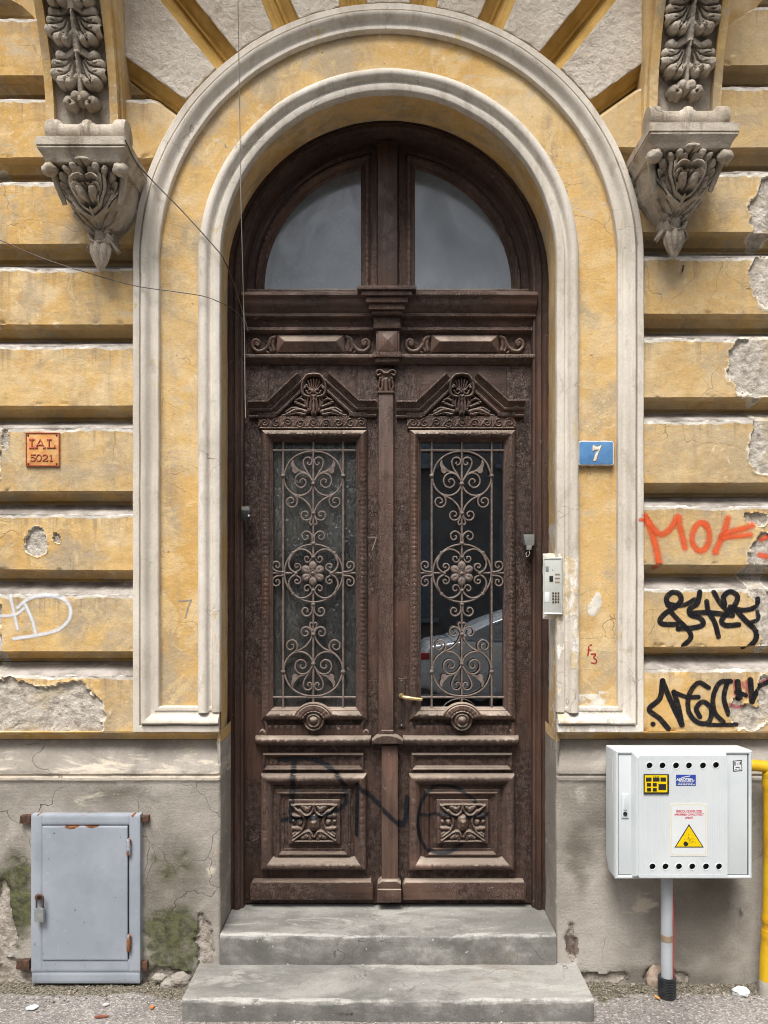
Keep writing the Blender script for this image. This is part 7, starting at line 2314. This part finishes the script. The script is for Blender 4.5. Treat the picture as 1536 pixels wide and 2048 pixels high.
# broken chunks of plinth by the lower step
for i, (pxc, pyc, s) in enumerate(((360, 1962, .05), (372, 1978, .035), (335, 1972, .04), (318, 1958, .03))):
    rr_ = 1 + .8 * (fbm(np.sin(U) * np.cos(V_) * 2 + 3 * i, np.sin(U) * np.sin(V_) * 2 + 5, np.cos(U) * 2 + 3) - .5)
    me = gridmesh(PX(pxc, -.03) + s * rr_ * np.sin(U) * np.cos(V_), -.02 + s * .5 * rr_ * np.sin(U) * np.sin(V_), max(.01, PZ(pyc, -.03)) + s * .6 * rr_ * np.cos(U), closed_v=True)
    o = link('rubble', me, 'concrete', None, 40, {'lime': 0 * U, 'moss': 0 * U + (.5 if i == 2 else 0)})
    tag(o, 'broken lump of grey render piled in the corner beside the lower step', 'rubble', 'rubble beside the lower step')

# ------------------------------------------------------------------ other side of the street, seen in the glass
opp = empty('opposite_building', (0, -11.2, 0), 'dark grey building with barred windows across the street, mirrored in the glass', 'building')
MAT['far_wall'] = mat_simple('dark_render', (.10, .098, .096), (.15, .145, .14), .9, 0, 1.5, .3, 20)
MAT['far_frame'] = mat_simple('blue_grey_frame', (.13, .16, .19), (.17, .20, .23), .6)
MAT['far_glass'] = mat_simple('dark_window', (.015, .018, .022), (.02, .024, .03), .12, 0, 4, .02, spec=.6)
link('wall', box(-14, 14, -13.0, -11.2, -.1, 6.6, .02), 'far_wall', opp, 40)
link('roof', prism([(-13.4, 6.6), (-10.9, 6.55), (-10.9, 6.68), (-12.8, 7.6), (-13.4, 7.6)], -14.3, 14.3, 0, axis='x'), 'far_frame', opp)
for r_, (za, zb2) in enumerate(((1.0, 2.9), (4.0, 5.9))):
    for k in range(9):
        xw = -10.4 + k * 2.6 + .3
        wn_ = link('window', box(xw - .65, xw + .65, -11.24, -11.19, za, zb2, .02), 'far_frame', opp, 40)
        link('pane', box(xw - .58, xw - .03, -11.25, -11.235, za + .08, zb2 - .08, 0), 'far_glass', wn_)
        link('pane', box(xw + .03, xw + .58, -11.25, -11.235, za + .08, zb2 - .08, 0), 'far_glass', wn_)
        link('sill', box(xw - .75, xw + .75, -11.19, -11.05, za - .1, za - .02, .01), 'far_frame', wn_, 40)
        if r_ == 0:
            bars = [box(xw - .6 + j * .15, xw - .585 + j * .15, -11.16, -11.145, za - .02, zb2, 0) for j in range(9)] + [box(xw - .65, xw + .65, -11.163, -11.147, za + .3 + j * .6, za + .315 + j * .6, 0) for j in range(3)]
            link('bars', bm_join(*bars), 'far_frame', wn_)

# parked car: tail beside the door axis, pointing to the right
car = empty('parked_car', (2.7, -7.9, -.14), 'silver saloon car parked across the street, mirrored in the clear door glass', 'car')
MAT['car_paint'] = mat_simple('silver_paint', (.60, .63, .66), (.66, .69, .72), .28, .35, 2, .02, spec=.6)
MAT['tyre'] = mat_simple('tyre', (.02, .02, .02), (.03, .03, .03), .8)
XC, ZC = .50, -.14
def car_y(side, z_): return 0
body_prof = [(0.02, .35), (0.0, .55), (.03, .80), (.12, .93), (.60, 1.0), (1.6, .98), (3.2, .97), (3.9, .90), (4.35, .74), (4.45, .55), (4.42, .30), (4.1, .22), (.3, .22)]
roof_prof = [(.45, .99), (.95, 1.25), (1.35, 1.40), (1.9, 1.45), (2.4, 1.42), (2.8, 1.30), (3.35, .98)]
def loft(prof, ya, yb, inset=0.0, bev=.05):
    bm = bmesh.new()
    f = [bm.verts.new((XC + p[0], ya, ZC + p[1])) for p in prof]; b = [bm.verts.new((XC + p[0], yb, ZC + p[1])) for p in prof]
    n = len(prof)
    A_ = bm.faces.new(f); B_ = bm.faces.new(b[::-1])
    for i in range(n): bm.faces.new((f[i], b[i], b[(i + 1) % n], f[(i + 1) % n]))
    if inset:
        zmax = max(p[1] for p in prof); zmin = min(p[1] for p in prof)
        for v in bm.verts:
            t = (v.co.z - ZC - zmin) / (zmax - zmin)
            s = 1 if v.co.y == max(ya, yb) else -1
            v.co.y -= s * inset * t
    bmesh.ops.recalc_face_normals(bm, faces=bm.faces[:])
    bmesh.ops.bevel(bm, geom=bm.edges[:], offset=bev, segments=4, affect='EDGES', profile=.6)
    return bm_mesh(bm)
YC0, YC1 = -8.75, -7.00
link('body', loft(smoothpts(body_prof, 3)[:-1] if False else body_prof, YC0, YC1, 0, .07), 'car_paint', car, 50)
link('cabin', loft(roof_prof, YC0 + .08, YC1 - .08, .22, .05), 'car_paint', car, 50)
def side_win(pts, name='window'):
    for s in (-1, 1):
        ms = []
        V = []
        for (a, b) in pts:
            t = (b - .98) / (1.45 - .98)
            yy = (YC1 - .08 - .22 * t + .012) if s > 0 else (YC0 + .08 + .22 * t - .012)
            V.append((XC + a, yy, ZC + b))
        V2 = [(p[0], p[1] - s * .03, p[2]) for p in V]
        n = len(V)
        Fc = [tuple(range(n)), tuple(range(2 * n - 1, n - 1, -1))] + [(i, n + i, n + (i + 1) % n, (i + 1) % n) for i in range(n)]
        me = pydata(V + V2, Fc); bm = bmesh.new(); bm.from_mesh(me); bmesh.ops.recalc_face_normals(bm, faces=bm.faces[:]); bm.to_mesh(me); bm.free()
        link(name, me, 'far_glass', car)
side_win([(.92, 1.03), (1.75, 1.03), (1.75, 1.38), (1.42, 1.36), (1.08, 1.22)])
side_win([(1.83, 1.03), (3.0, 1.03), (2.72, 1.27), (2.38, 1.37), (1.83, 1.39)])
for wx in (.85, 3.55):
    for yy in (YC1 - .16, YC0 + .16):
        wh = link('wheel', lathe([(.18, -.09), (.29, -.10), (.315, -.07), (.32, 0), (.315, .07), (.29, .10), (.18, .09)], (XC + wx, yy, ZC + .32), 'y', 32), 'tyre', car, 50)
        link('rim', lathe([(.0005, -.08), (.06, -.085), (.18, -.06), (.20, -.08), (.20, .08), (.18, .06), (.0005, .08)], (XC + wx, yy, ZC + .32), 'y', 24), 'steel', wh, 40)
        link('arch', lathe([(.36, -.105), (.33, -.105), (.33, .105), (.36, .105)], (XC + wx, yy, ZC + .32), 'y', 32, 0, pi), 'tyre', wh, 40)
for yy in (YC1 - .02, YC0 + .02):
    link('tail_light', box(XC - .012, XC + .13, yy - .03, yy + .03, ZC + .74, ZC + .84, .02), 'red', car, 40)
    for hx_ in (1.05, 2.35):
        link('door_handle', box(XC + hx_ - .11, XC + hx_ + .05, yy - .03 if yy < -5 else yy + .0, yy if yy < -5 else yy + .035, ZC + .82, ZC + .85, .01), 'car_paint', car, 40)
link('rear_bumper', box(XC - .05, XC + .12, YC0 + .06, YC1 - .06, ZC + .32, ZC + .52, .04), 'car_paint', car, 40)
